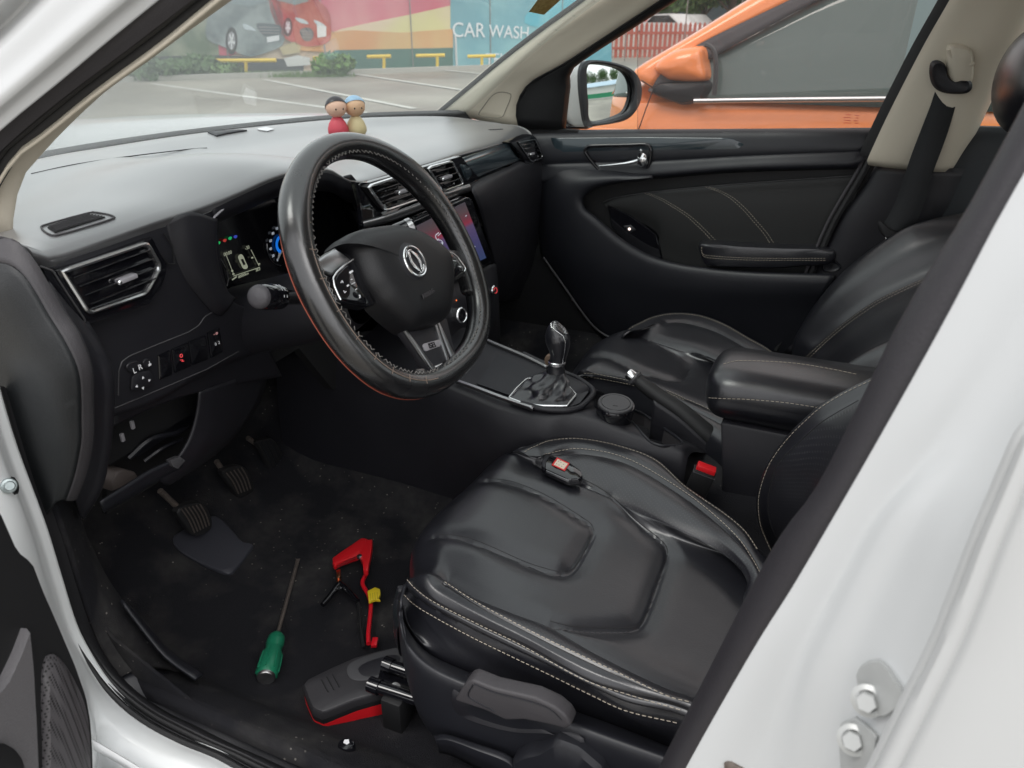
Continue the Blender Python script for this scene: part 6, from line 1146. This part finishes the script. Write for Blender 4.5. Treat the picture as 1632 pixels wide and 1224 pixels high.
seams = [rE[1:], rG[1:-1], rH[2:], rD[1:], rCs, rBs, SH, SU]
hm = [(p+q)/2 for p, q in zip(cr(rCs, 40), cr(rBs, 40))]
out2 = groove(out, seams)
def seg(a, c): return B().grid(out2[:, a*NV:c*NV+1])
names = [('side_bolster', 0, 4, 'leather'), ('perforated_panel', 4, 5, 'perf'), ('seat_panel', 5, 8, 'leather'), ('perforated_panel', 8, 9, 'perf'), ('inner_bolster', 9, 12, 'leather')]
cu = None
for nm, a, c, m in names:
    bb = seg(a, c); o = make(nm, bb, M[m], ds)
T1 = bvh_of(B().grid(out2))
for q_ in (hexs, us, [(852, 736), (900, 758), (975, 790), (1069, 842), (1139, 880), (1172, 908), (1184, 931), (1184, 962)])[:2]:
    make('seam', B().tube(cr(hits(T1, [p_[:2] for p_ in cr([(x, y, 0) for x, y in q_], 90)], -.0003), 160), .0007, 5), M['black'], ds)
b = B()
for off in ((0, -4.2), (0, 3.6)): pass
def offs(pts, d): return [(x, y+d) for x, y in pts]
ssd(b, offs([(650, 929), (664, 944), (694, 965), (764, 1000), (834, 1034), (928, 1086), (998, 1110), (1083, 1135)], -4), T1, 130); ssd(b, offs([(641, 941), (668, 965), (741, 1006), (810, 1040), (881, 1074), (940, 1103), (998, 1129), (1078, 1148)], 4), T1, 130)
ssd(b, offs([(710, 925), (755, 954), (810, 984), (881, 1020), (975, 1064), (1059, 1104), (1097, 1115)], 3), T1, 120); ssd(b, offs([(868, 727), (877, 725), (903, 719.5), (928, 718), (975, 725.5), (1022, 744), (1092, 787), (1139, 824), (1177, 861), (1200, 895), (1211, 915)], -3), T1, 130)
ssd(b, offs([(836, 719), (850, 711), (881, 700), (928, 698), (989, 710), (1045, 732), (1092, 774), (1153, 816), (1186, 844), (1207, 874)], 1.2), T1, 130)
make('stitching', b, M['thread'], ds, smooth=False)
# plastic side skirt, lever
S0 = [np.array(p)+(0, .004, -.002) for p in rA]; S0 = [S0[0]+(.012, -.03, .004)]+S0
S1 = [U(x, y, 'y', yy) for x, y, yy in [(634, 962, .545), (640, 990, .585), (652, 1030, .597), (690, 1066, .600), (745, 1092, .602), (880, 1143, .602), (975, 1178, .602), (1060, 1208, .602), (1250, 1275, .602)]]
S2 = [U(x, y, 'y', yy) for x, y, yy in [(635, 1000, .545), (643, 1040, .585), (662, 1085, .598), (710, 1120, .603), (790, 1158, .603), (900, 1205, .603), (1000, 1245, .603), (1100, 1290, .603), (1280, 1360, .603)]]
S3 = [U(x, y, 'y', yy) for x, y, yy in [(643, 1050, .545), (658, 1110, .575), (680, 1160, .585), (730, 1205, .59), (800, 1240, .59), (900, 1290, .59), (1000, 1330, .59), (1100, 1380, .59), (1300, 1450, .59)]]
S4 = sh(S3, (-.004, -.03, -.05))
sk = rail_grid([S0, [(np.array(p)+q)/2+(0, .005, .004) for p, q in zip(S0, S1)] if len(S0) == len(S1) else S0, S1, S2, S3, S4], 120, 10)
b = B().grid(sk); make('side_skirt', b, M['trim'], ds, solid=.003); SK = bvh_of(b)
rc = [(722, 1100), (742, 1078), (770, 1080), (880, 1110), (930, 1135), (926, 1172), (905, 1178), (880, 1168), (820, 1165), (760, 1150), (726, 1132)]
hrc = hits(SK, rc, .001); make('lever_recess', B().dome(hrc, [(1, (0, 0, 0)), (.97, (0, .0015, 0)), (.4, (0, .001, 0))], 60), M['dashf'], ds)
lv_ = [(724, 1117), (737, 1096), (745, 1086), (752, 1084), (787, 1098), (853, 1113), (885, 1128), (903, 1143), (911, 1157), (902, 1163), (872, 1155), (835, 1148), (806, 1149), (773, 1133), (745, 1124)]
b = B().prism([U(x, y, 'y', .624) for x, y in lv_], (0, -.02, 0)); lvv = make('height_lever', b, M['trimg'], ds, bevel=.0035, seg=4); LT = bvh_of(b)
b = B().tube(cr(hits(LT, [(756, 1090), (788, 1103), (850, 1119), (878, 1131), (895, 1147)], .0004), 20), .0009, 5); b.tube(cr(hits(LT, [(754, 1091), (746, 1108), (760, 1118), (790, 1134)], .0004), 16), .0008, 5); make('lever_crease', b, M['trim'], lvv)
b = B().rails([[U(x, y, 'y', .610) for x, y in [(690, 1172), (712, 1170), (760, 1185), (810, 1203), (830, 1224)]], [U(x, y, 'y', .618) for x, y in [(694, 1180), (716, 1180), (760, 1196), (808, 1215), (826, 1236)]], [U(x, y, 'y', .606) for x, y in [(700, 1200), (720, 1205), (760, 1225), (800, 1245), (820, 1260)]]], 20, 4); make('skirt_ridge', b, M['trim'], ds, solid=.003)
b = B().dome([U(x, y, 'y', .612) for x, y in [(820, 1205), (835, 1195), (860, 1190), (890, 1172), (925, 1185), (960, 1215), (1000, 1300), (820, 1300)]], [(1, (0, -.012, 0)), (1, (0, .004, 0)), (.93, (0, .009, .0)), (.6, (0, .0095, .0))], 60, spline=False); make('recliner_cover', b, M['trim'], ds)
# backrest (inner bolster visible)
e0_ = [(1232, 884), (1222, 862), (1209, 833), (1206, 794), (1216, 755), (1230, 727), (1254, 695), (1282, 667), (1309, 644), (1348, 621), (1390, 601), (1450, 575)]
E0_ = [U(x, y, 'y', .175-.0*i) for i, (x, y) in enumerate(e0_)]
e1_ = [(1250, 884), (1240, 862), (1228, 833), (1224, 800), (1230, 765), (1241, 738), (1270, 708), (1295, 685), (1318, 667), (1368, 638), (1410, 615), (1470, 590)]
E1_ = [U(x, y, 'y', .20) for x, y in e1_]
e2_ = [(1300, 930), (1300, 890), (1295, 850), (1295, 810), (1305, 775), (1320, 745), (1345, 715), (1372, 690), (1400, 670), (1440, 645), (1480, 620), (1540, 590)]
E2_ = [U(x, y, 'y', .28) for x, y in e2_]
E3_ = [np.array(p)+(.0, .10, 0) for p in E2_]; E4_ = [np.array(p)+(.02, .18, .01) for p in E2_]; E5_ = [np.array(p)+(-.06, .21, 0) for p in E2_]
Em = [np.array(p)+(-.10, -.012, -.01) for p in E0_]
ob_ = rail_grid([Em, [(np.array(p)+q)/2+(0, -.008, 0) for p, q in zip(Em, E0_)], E0_, E1_, E2_, E3_, E4_, E5_], 110, 12)
N_ = vgrad(ob_)
ob2 = groove(ob_, [E1_, E0_], puff=.002, pw=.015) if N_[50, 40, 0] > 0 else ob_
ob2 = ob_ if ob2 is ob_ else ob2
make('backrest_side', B().grid(ob_[:, :36]), M['leather'], ds); make('backrest_panel', B().grid(ob_[:, 35:49]), M['perfb'], ds); make('backrest_front', B().grid(ob_[:, 48:]), M['leather'], ds); TB = bvh_of(B().grid(ob_))
b = B(); ssd(b, [(1228, 876), (1212, 836), (1209, 794), (1219, 756), (1233, 728), (1257, 697), (1284, 670), (1311, 647), (1350, 624), (1388, 606)], TB, 120); make('stitching', b, M['thread'], ds, smooth=False)
b = B().tube(cr(hits(TB, [(1243, 870), (1228, 833), (1224, 800), (1230, 765), (1241, 738), (1270, 708), (1295, 685), (1318, 667), (1368, 638)], -.0005), 50), .0012, 6); make('backrest_seam', b, M['black'], ds)
make('backrest_shell', B().grid([sh(cr(E0_, 30), (-.08, 0, -.01)), sh(cr(E5_, 30), (-.06, 0, 0))]), M['black'], ds, solid=.05)
b = B().prism([(-.53, .17, .46), (-.60, .17, .46), (-.60, .17, .54), (-.53, .17, .52)], (0, .012, 0)); make('seat_bracket', b, M['grey'], ds, bevel=.003)
# seat rails on the floor and hinge bars poking out at the front
def bar3(px0, py0, px1, py1, z, r, name, m, par): b = B().tube([U(px0, py0, 'z', z), U(px1, py1, 'z', z)], r, 14); return make(name, b, m, par)
sr = thing('seat_slide', 'black steel seat slide brackets sticking out under the driver seat front', 'bracket', U(620, 1090, 'z', .38))
bar3(617, 1059, 660, 1074, .405, .0085, 'slide_bar', M['gloss'], sr); bar3(595, 1092, 665, 1115, .400, .0085, 'slide_bar', M['gloss'], sr)
make('slide_collar', B().tube([U(613, 1057, 'z', .405), U(626, 1062, 'z', .405)], .0105, 14), M['gloss'], sr); make('slide_collar', B().tube([U(589, 1090, 'z', .400), U(605, 1096, 'z', .400)], .0105, 14), M['gloss'], sr)
make('slide_plate', B().prism([U(x, y, 'z', .392) for x, y in [(606, 1066), (662, 1086), (664, 1112), (640, 1104), (600, 1090)]], (0, 0, -.006)), M['gloss'], sr, bevel=.001)
make('slide_post', B().box(U(634, 1128, 'z', .368), (.03, .035, .055)), M['black'], sr, bevel=.003)
make('slide_bolt', B().lathe([(.007, 0), (.007, .003), (.0001, .004)], U(630, 1097, 'z', .394), (-.3, .3, 1), 20), M['steel'], sr); make('slide_bolt', B().lathe([(.006, 0), (.006, .003), (.0001, .004)], U(630, 1150, 'z', .345), (-.3, .5, 1), 20), M['rust'], sr)
# passenger seat
ps = thing('bucket_seat', 'black leather front passenger seat beyond the console and armrest', 'car seat', (-.35, -.36, .36))
pO = Zr([(1000, 524), (1015, 516), (1042, 504), (1074, 498.5), (1113, 501.5), (1152, 515), (1191, 537), (1223, 555), (1248, 576), (1275, 600)], .568, .575)
pN = Zr([(1000, 530), (1022, 525), (1040, 517), (1062, 511), (1095, 511), (1140, 524), (1180, 545), (1215, 566), (1240, 588), (1270, 612)], .574, .578)
pM = Zr([(993, 527), (1012, 531), (1040, 540), (1075, 552), (1110, 565), (1150, 583), (1190, 602), (1230, 625), (1260, 640)], .560, .552)
s1p, s2p = U(966, 541, 'z', .557), U(944, 566, 'z', .557)
pa = [s1p, (s1p[0]-.06, s1p[1], .560), (s1p[0]-.16, s1p[1], .55), (s1p[0]-.27, s1p[1], .54), (-.50, s1p[1], .535), (-.60, s1p[1], .54)]
pb_ = [s2p, (s2p[0]-.06, s2p[1], .560), (s2p[0]-.16, s2p[1], .55), (s2p[0]-.27, s2p[1], .54), (-.50, s2p[1], .535), (-.60, s2p[1], .54)]
pE = Zr([(928, 591), (950, 592), (1000, 601), (1055, 618), (1110, 640), (1180, 665), (1230, 690)], .560, .555)
pD = Zr([(925, 596), (950, 598), (1000, 608), (1055, 625), (1105, 648), (1160, 676), (1210, 705)], .572, .570)
pI = Zr([(921, 601), (950, 607), (1000, 618), (1050, 640), (1095, 668), (1140, 700), (1185, 735)], .558, .552)
prl = [sh(pO, (0, -.015, -.12)), sh(pO, (0, -.010, -.03)), pO, pN, pM, pa, pb_, pE, pD, pI, sh(pI, (0, .010, -.04)), sh(pI, (0, .012, -.12))]
prl = [front(r) if 4 <= i <= 7 else front(r, (.016, .018, .010), (-.03, -.08, -.12)) for i, r in enumerate(prl)]
po = rail_grid(prl, 130, 10); Tp = bvh_of(B().grid(po))
pus = hits(Tp, [(948, 566), (975, 570), (1011, 587), (1054, 601.5), (1078, 605), (1090, 601), (1099, 588), (1098, 577), (1085, 566), (1058, 551), (1022, 535), (998, 528)])
po2 = groove(po, [pM[2:], pN[3:], pD, pE, pus]); 
make('outer_bolster', B().grid(po2[:, :41]), M['leather'], ps); make('seat_panel', B().grid(po2[:, 40:71]), M['leather'], ps); make('inner_bolster', B().grid(po2[:, 70:]), M['leather'], ps); Tp = bvh_of(B().grid(po2))
b = B(); ssd(b, [(1003, 524), (1017, 516.5), (1042, 505.5), (1074, 500), (1113, 503), (1152, 516.5), (1191, 538.5), (1223, 556.5), (1242, 573)], Tp, 110)
ssd(b, [(931, 595), (950, 596), (1000, 606), (1030, 613), (1055, 622), (1090, 637)], Tp, 70); ssd(b, [(931, 601), (950, 602.5), (1000, 612), (1030, 621)], Tp, 70); ssd(b, [(1063, 622), (1090, 634), (1113, 644), (1138, 656)], Tp, 60)
make('stitching', b, M['thread'], ps, smooth=False)
bo = [(1276, 600), (1272, 572), (1273, 540), (1287, 505), (1311, 470), (1345, 432), (1394, 393), (1443, 363), (1480, 351), (1517, 343), (1600, 325)]
bs2 = [(1290, 612), (1284, 585), (1290, 560), (1311, 543), (1345, 514), (1394, 480), (1443, 456), (1480, 440), (1520, 425), (1570, 408), (1650, 380)]
BO = [U(x, y, 'y', -.575) for x, y in bo]; BS = [U(x, y, 'y', -.50) for x, y in bs2]
BM = [(np.array(p)+q)/2+(.022, 0, .006) for p, q in zip(BO, BS)]
BC = [np.array(p)+(-.012, .12, -.0) for p in BS]; BC2 = [np.array(p)+(-.008, .24, 0) for p in BS]; BD = [np.array(p)+(.02, .31, .0) for p in BS]; BE = [np.array(p)+(-.05, .35, -.01) for p in BS]
bk = rail_grid([sh(BO, (-.09, .01, 0)), sh(BO, (-.04, -.006, 0)), BO, BM, BS, BC, BC2, BD, BE], 100, 10)
make('backrest_side', B().grid(bk[:, :41]), M['leather'], ps); make('backrest_front', B().grid(bk[:, 40:]), M['leather'], ps); Tk = bvh_of(B().grid(bk))
b = B(); ssd(b, [(1280, 573), (1311, 545), (1345, 516), (1394, 482), (1443, 457.5), (1472, 445)], Tk, 90); ssd(b, [(1284, 576), (1312, 549), (1346, 520), (1395, 486), (1443, 461.5), (1470, 449)], Tk, 90); make('stitching', b, M['thread'], ps, smooth=False)
make('backrest_shell', B().grid([sh(cr(BO, 30), (-.12, -.01, -.01)), sh(cr(BE, 30), (-.12, 0, -.01))]), M['black'], ps, solid=.01)
hc2 = U(1648, 128, 'y', -.37); make('headrest', B().ell(hc2, (.055, .125, .085), n=32, m=20), M['leather'], ps)
make('headrest_post', B().tube([hc2+(0, .05, -.05), hc2+(.0, .05, -.2)], .006, 8), M['chrome'], ps); make('headrest_post', B().tube([hc2+(0, -.05, -.05), hc2+(.0, -.05, -.2)], .006, 8), M['chrome'], ps)
make('seat_hinge_cover', B().box(U(1262, 590, 'y', -.2)+(0, 0, -.03), (.06, .03, .05)), M['grey'], ps, bevel=.01)

# ------------------------------------------------------------------ KEY FOB on the driver seat
T1v = T1
kf = [(863, 736), (868, 728), (874, 726), (880, 726), (905, 735), (926, 750), (929, 758), (925, 763), (906, 764), (870, 748), (864, 742)]
kh = hits(T1, kf, .006); kz = np.mean([p[2] for p in kh])+.002; kl = thing('key_fob', 'black and silver car key fob with a red sticker lying on the driver seat', 'key', (kh[0][0], kh[0][1], kz-.008))
kk = [U(x, y, 'z', kz+.006) for x, y in kf]
make('fob_body', B().dome(kk, [(1.0, (0, 0, -.011)), (1.0, (0, 0, -.002)), (.96, (0, 0, 0)), (.85, (0, 0, .0008))], 50, spline=False), M['gloss'], kl)
b = B().prism([U(x, y, 'z', kz+.0045) for x, y in [(872, 746), (906, 762), (911, 762), (906, 765.5), (870, 750)]], (0, 0, -.004)); b.tube([U(x, y, 'z', kz+.004) for x, y in [(872, 745), (890, 753), (907, 761.5)]], .0014, 6); make('fob_band', b, M['satin'], kl, bevel=.0005)
sk_ = make('sticker', B().prism([U(x, y, 'z', kz+.0075) for x, y in [(879, 741), (888, 729), (908, 738.5), (900, 751)]], (0, 0, .0003)), M['red'], kl, smooth=False)
make('sticker_label', B().prism([U(x, y, 'z', kz+.0080) for x, y in [(882.5, 740.5), (889, 731.5), (905, 739.2), (898.5, 748)]], (0, 0, .0002)), M['paper'], sk_, smooth=False)
b = B()
for (x, y) in [(887, 739), (890, 735), (891, 741), (894, 737), (895, 743), (898, 740), (893, 734)]: b.box(U(x, y, 'z', kz+.0084), (.0016, .0009, .0002))
make('sticker_print', b, M['trim'], sk_, smooth=False)
make('fob_cap', B().dome([U(x, y, 'z', kz+.0075) for x, y in [(864, 736), (868, 728), (876, 726.5), (871, 735), (869, 745), (864, 742)]], [(1, (0, 0, -.006)), (1, (0, 0, 0)), (.8, (0, 0, .001))], 30), M['dashf'], kl)

# ------------------------------------------------------------------ PEDALS
def pedal(pts, xv, nr, arm_, label, ribdir, m='rust'):
    c = np.mean(Xp(pts, xv), 0); t = thing('pedal', label, 'pedal', c)
    P0 = cr(Xp(pts, xv), 40, True); n_ = nrm((-1, .1, .35)); make('pad', B().dome(P0, [(1, (.010, 0, 0)), (1, (-.001, 0, 0)), (.93, (-.003, 0, .001))], 40, spline=False), M['rubber'], t)
    (a0, a1), (b0, b1) = ribdir
    for k in range(nr):
        q = (k+.5)/nr; x0, y0, x1, y1 = a0[0]*(1-q)+a1[0]*q, a0[1]*(1-q)+a1[1]*q, b0[0]*(1-q)+b1[0]*q, b0[1]*(1-q)+b1[1]*q
        b = B().tube(cr(Xp([(x0, y0), ((x0+x1)/2+1.5, (y0+y1)/2-1.5), (x1, y1)], xv-.004), 8), .0013, 6); make('tread_rib', b, M[m], t)
    b = B().tube(cr(Xp(arm_, xv+.012), 10), .005, 8); make('pedal_arm', b, M['steel'] if m == 'x' else M['rust'], t)
pedal([(281, 816), (292, 806), (314, 800), (326, 806), (333, 818), (337, 832), (333, 844), (314, 854), (302, 848), (291, 832)], .40, 6, [(255, 782), (270, 796), (290, 815)], 'worn ribbed clutch pedal, nearest of the three', (((286, 812), (322, 803)), ((308, 850), (336, 836))))
pedal([(353, 751), (365, 744), (380, 741), (392, 748), (400, 762), (404, 778), (394, 787), (382, 792), (370, 778), (360, 764)], .42, 5, [(345, 735), (352, 745), (362, 755)], 'ribbed brake pedal, middle of the three', (((358, 755), (388, 744)), ((378, 788), (402, 778))))
pedal([(408, 705), (418, 700), (430, 698), (441, 708), (450, 724), (454, 738), (446, 748), (435, 754), (426, 740), (418, 720)], .44, 3, [(395, 698), (405, 705), (418, 712)], 'plain accelerator pedal, farthest of the three', (((412, 706), (434, 702)), ((432, 750), (452, 740))), m='trim')
# heel patch and floor joint
b = B().dome(hits(FLT, [(276, 862), (290, 850), (320, 836), (345, 826), (372, 850), (388, 868), (404, 872), (394, 888), (378, 908), (364, 918), (330, 906), (288, 882)], .001), [(1, (0, 0, 0)), (1, (0, 0, .004)), (.96, (0, 0, .006))], 60); make('heel_patch', b, mat('rubber_mat', (.028, .029, .038), .6, bump=.5, scale=500), car)

# ------------------------------------------------------------------ THINGS LYING ON THE FLOOR
FZ = .337
def fz(x, y, h): return U(x, y, 'z', FZ+h)
sd_ = thing('screwdriver', 'green handled screwdriver with a long worn shaft lying on the carpet', 'screwdriver', fz(430, 1060, 0))
h0, h1, h2 = fz(424, 1079, .017), fz(442, 1012, .016), fz(473, 899, .010); hdv = nrm(h1-h0); Lh = np.linalg.norm(h1-h0)
b = B().lathe([(.0001, 0), (.012, .0005), (.0145, .004), (.0160, .014), (.0150, Lh*.50), (.0122, Lh*.62), (.0118, Lh*.66), (.0135, Lh*.78), (.0125, Lh*.93), (.0085, Lh), (.0001, Lh+.001)], h0, hdv, 28); hnd = make('handle', b, M['green'], sd_)
b = B(); aa = nrm(np.cross(hdv, (0, 0, 1))); bb_ = np.cross(hdv, aa)
for k in range(8):
    a = k*pi/4; d_ = aa*cos(a)+bb_*sin(a); b.tube([h0+hdv*Lh*.10+d_*.0160, h0+hdv*Lh*.3+d_*.0160, h0+hdv*Lh*.5+d_*.0148], .0013, 6)
make('grip_rib', b, M['green'], hnd); b = B().lathe([(.0001, -.003), (.0115, -.003), (.0128, -.001), (.0128, .003), (.0115, .004)], h0, hdv, 28); make('end_cap', b, M['steel'], hnd)
make('shaft', B().tube([h1-hdv*.002, h1*.5+h2*.5, h2], .0030, 10), M['rust'], sd_); tdir = nrm(h2-h1); make('tip', B().prism([h2+aa*.003, h2-aa*.003, h2+tdir*.014-aa*.0035, h2+tdir*.014+aa*.0035], (0, 0, .0012)), M['rust'], sd_, bevel=.0003)
rc_ = thing('red_clamp', 'red battery clamp with a red lead and yellow tag on the carpet', 'clamp', fz(575, 890, 0))
make('clamp_jaw', B().prism([fz(x, y, .012) for x, y in [(531, 897), (545, 887), (560, 877), (576, 865.5), (584, 865.5), (585, 872), (580, 884), (573, 893), (556, 899), (540, 905), (534, 910), (531, 906)]], (0, 0, .012)), M['red'], rc_, bevel=.0022)
make('clamp_handle', B().prism([fz(x, y, .016) for x, y in [(584, 866), (588, 869), (594.5, 868), (594, 880), (592, 893), (589, 906), (587.5, 918), (580, 918), (578.5, 904), (574, 894), (576, 884), (582, 876)]], (0, 0, .013)), M['red'], rc_, bevel=.0022)
make('jaw_slot', B().prism([fz(x, y, .0244) for x, y in [(537, 902), (552, 893), (566, 887), (568, 890), (554, 897), (539, 905)]], (0, 0, .0004)), mat('dark_red', (.25, .006, .01), .5), rc_, smooth=False)
make('rivet', B().lathe([(.0052, 0), (.0048, .003), (.0001, .004)], fz(573, 888, .028), (0, .1, 1), 20), M['chrome'], rc_); make('rivet', B().lathe([(.0022, 0), (.0020, .002), (.0001, .002)], fz(581, 873, .024), (0, .1, 1), 12), M['chrome'], rc_)
make('copper_jaw', B().prism([fz(x, y, .010) for x, y in [(536, 913), (543, 911), (543.5, 920), (541, 925), (537, 925)]], (0, 0, .006)), M['copper'], rc_, bevel=.001)
ld = make('lead', B().tube(cr([fz(x, y, .008) for x, y in [(583, 916), (578, 926), (579, 934), (585, 944), (590, 956), (591, 968), (589, 990), (587, 1010), (587.5, 1026)]], 50), .0036, 10), M['redb'], rc_)
make('lead_end', B().box(fz(597, 1024, .008), (.017, .009, .006), (nrm((-.4, .9, 0)), nrm((.9, .4, 0)), (0, 0, 1))), M['redb'], rc_, bevel=.0012)
tg = [fz(x, y, .014) for x, y in [(586, 946), (598, 940), (606, 943), (607, 950), (604, 958), (607, 960), (598, 959), (588, 963)]]; make('tag', B().prism(tg, (0, 0, .006)), M['yellow'], rc_, bevel=.001)
b = B(); 
for k in range(4): a_, c_ = fz(590+k*3.6, 946-k*.9, .0206), fz(591+k*3.6, 957-k*.9, .0206); b.tube([a_, c_], .0003, 4)
make('tag_print', b, mat('olive_print', (.3, .22, .02), .6), rc_)
bc_ = thing('black_clamp', 'open black battery clamp with a thin black lead beside the red one', 'clamp', fz(540, 935, 0))
for q in ([(540, 932), (532, 942), (524, 953), (514, 964)], [(541, 931), (551, 938), (561, 948), (570, 958)]): make('clamp_arm', B().tube(cr([fz(x, y, .010) for x, y in q], 14), np.linspace(.0060, .0042, 14), 10), M['gloss'], bc_)
make('copper_jaw', B().tube([fz(540, 922, .008), fz(540, 932, .009)], .0045, 8), M['copper'], bc_); make('rivet', B().lathe([(.0042, 0), (.0038, .003), (.0001, .0035)], fz(540.5, 937, .015), (0, .1, 1), 16), M['chrome'], bc_)
make('lead', B().tube(cr([fz(x, y, .005) for x, y in [(570, 958), (573, 972), (574, 995), (577, 1015), (580, 1032)]], 24), .0028, 8), M['black'], bc_)
# jump starter
js = thing('jump_starter', 'dark grey battery jump starter with a red underside wedged against the driver seat', 'battery pack', fz(560, 1090, 0))
jt = [(482, 1091), (487, 1084), (528, 1064), (565, 1048), (600, 1038), (630, 1031), (650, 1030), (672, 1060), (668, 1084), (640, 1096), (604, 1104), (565, 1115), (513, 1136), (497, 1129), (489, 1110)]
jo = lin([fz(x, y, .046) for x, y in jt], 90, True)
make('case_top', B().dome(jo, [(1.0, (0, 0, -.014)), (1.0, (0, 0, -.004)), (.97, (0, 0, 0)), (.93, (0, 0, .001)), (.5, (0, 0, .001))], 90, spline=False), mat('starter_black', (.026, .025, .028), .5, bump=.3, scale=500, var=.2), js)
make('case_bottom', B().dome(jo, [(.985, (0, 0, -.045)), (1.0, (0, 0, -.038)), (1.0, (0, 0, -.0225)), (.97, (0, 0, -.0225))], 90, spline=False), M['red'], js)
make('case_band', B().dome(jo, [(1.0, (0, 0, -.0220)), (1.005, (0, 0, -.018)), (1.0, (0, 0, -.0145)), (.97, (0, 0, -.0145))], 90, spline=False), M['black'], js)
il = [(553, 1066), (560, 1056), (580, 1047), (610, 1038), (632, 1033), (648, 1036), (640, 1060), (618, 1076), (590, 1084), (566, 1084), (556, 1078)]
make('grey_inlay', B().dome([fz(x, y, .0478) for x, y in il], [(1, (0, 0, -.001)), (1, (0, 0, .0004)), (.93, (0, 0, .001))], 60), mat('inlay_grey', (.05, .05, .054), .5, bump=.2, scale=600), js)
make('inlay_centre', B().dome([fz(x, y, .0490) for x, y in [(571, 1068), (578, 1059), (600, 1050), (628, 1044), (638, 1050), (628, 1064), (600, 1076), (580, 1077)]], [(1, (0, 0, -.001)), (1, (0, 0, .0004)), (.93, (0, 0, .0008))], 50), M['dashf'], js)
for k in range(3): make('case_groove', B().tube([fz(512+k*9, 1083-k*4.2, .0474), fz(523+k*9, 1103-k*4, .0474)], .0008, 5), M['black'], js)
fh_ = hit(FLT, 552, 1188); FZ0 = FZ; FZ = fh_[2]; kc = fz(552, 1186, .010); sc2 = thing('rocker_cap', 'small black rocker cap with a white symbol lying on the carpet by the sill', 'button', kc)
make('cap', B().dome([fz(x, y, .010) for x, y in [(538, 1188), (541, 1181), (550, 1177), (560, 1178), (566, 1184), (564, 1192), (555, 1197), (544, 1195)]], [(1, (0, 0, -.009)), (1, (0, 0, -.001)), (.85, (0, 0, .0015)), (.5, (0, 0, .002))], 40), M['gloss'], sc2)
make('symbol', B().prism([fz(x, y, .0125) for x, y in [(547, 1184), (549, 1179), (556, 1178.5), (557, 1184), (553, 1187)]], (0, 0, .0004)), M['mark'], sc2, smooth=False)

# ------------------------------------------------------------------ ON THE DASH: two plain peg dolls
def doll(px, pyb, sc_, dress, cap, skin, label, face=(-.75, .6)):
    g = hit(DT, px, pyb, .0); t = thing('peg_doll', label, 'figurine', g, 'peg dolls on the dashboard')
    make('body', B().lathe([(.0001, 0), (.017*sc_, .0005), (.0205*sc_, .006*sc_), (.0205*sc_, .014*sc_), (.017*sc_, .024*sc_), (.011*sc_, .033*sc_), (.007*sc_, .037*sc_)], g, (0, 0, 1), 28), dress, t)
    hc = g+(0, 0, .054*sc_); make('head', B().ell(hc, (.021*sc_, .021*sc_, .0195*sc_), n=28, m=18), skin, t)
    ff = nrm((-.80, .55, 0)); fs = np.cross(ff, (0, 0, 1)); b = B(); [b.ell(hc+(ff*.93+fs*q*.36+np.array([0, 0, -.10]))*.0205*sc_, (.0016, .0016, .0022), n=8, m=6) for q in (-1, 1)]; make('eye', b, M['gloss'], t, kind='stuff')
    b = B(); f = nrm((face[0], face[1], .15)); a1 = nrm(np.cross(f, (0, 0, 1))); a2 = np.cross(a1, f); ax2 = nrm(a2*.9-f*.45)
    b.lathe([(.0218*sc_*sin(q), .0212*sc_*cos(q)) for q in np.linspace(1.5, .02, 14)], hc, ax2, 28); make('cap', b, cap, t)
doll(540, 216, 1.05, mat('doll_red', (.55, .06, .09), .5), mat('doll_dark', (.03, .025, .03), .35), mat('doll_skin', (.72, .46, .34), .5), 'plain peg doll with a dark cap and red body, left of the pair')
doll(569, 214, 1.05, mat('doll_cream', (.58, .48, .27), .5), mat('doll_blue', (.30, .46, .62), .5), mat('doll_skin_pale', (.66, .42, .26), .5), 'plain peg doll with a pale blue cap and cream body, right of the pair')
h_ = hits(DT, [(410, 206), (424, 203.5), (437, 207), (426, 210), (412, 208)], .001)
if len(h_) > 3: tag(make('paper_slip', B().prism(h_, (0, 0, .001)), M['mark'], smooth=False), 'small white slip lying on the dashboard beside the far grille', 'paper')
# sticker high on the windshield
b = B(); b.rails([bs, mids, top], 40, 8); WT = bvh_of(b); h_ = hits(WT, [(842, 16), (856, -3), (896, -6), (866, 21)], .004)
if len(h_) == 4: make('windshield_sticker', B().prism(h_, (-.0003, 0, .0002)), paint2('gold_foil', (.42, .28, .07), (.55, .42, .15), 120, .35), car, smooth=False)
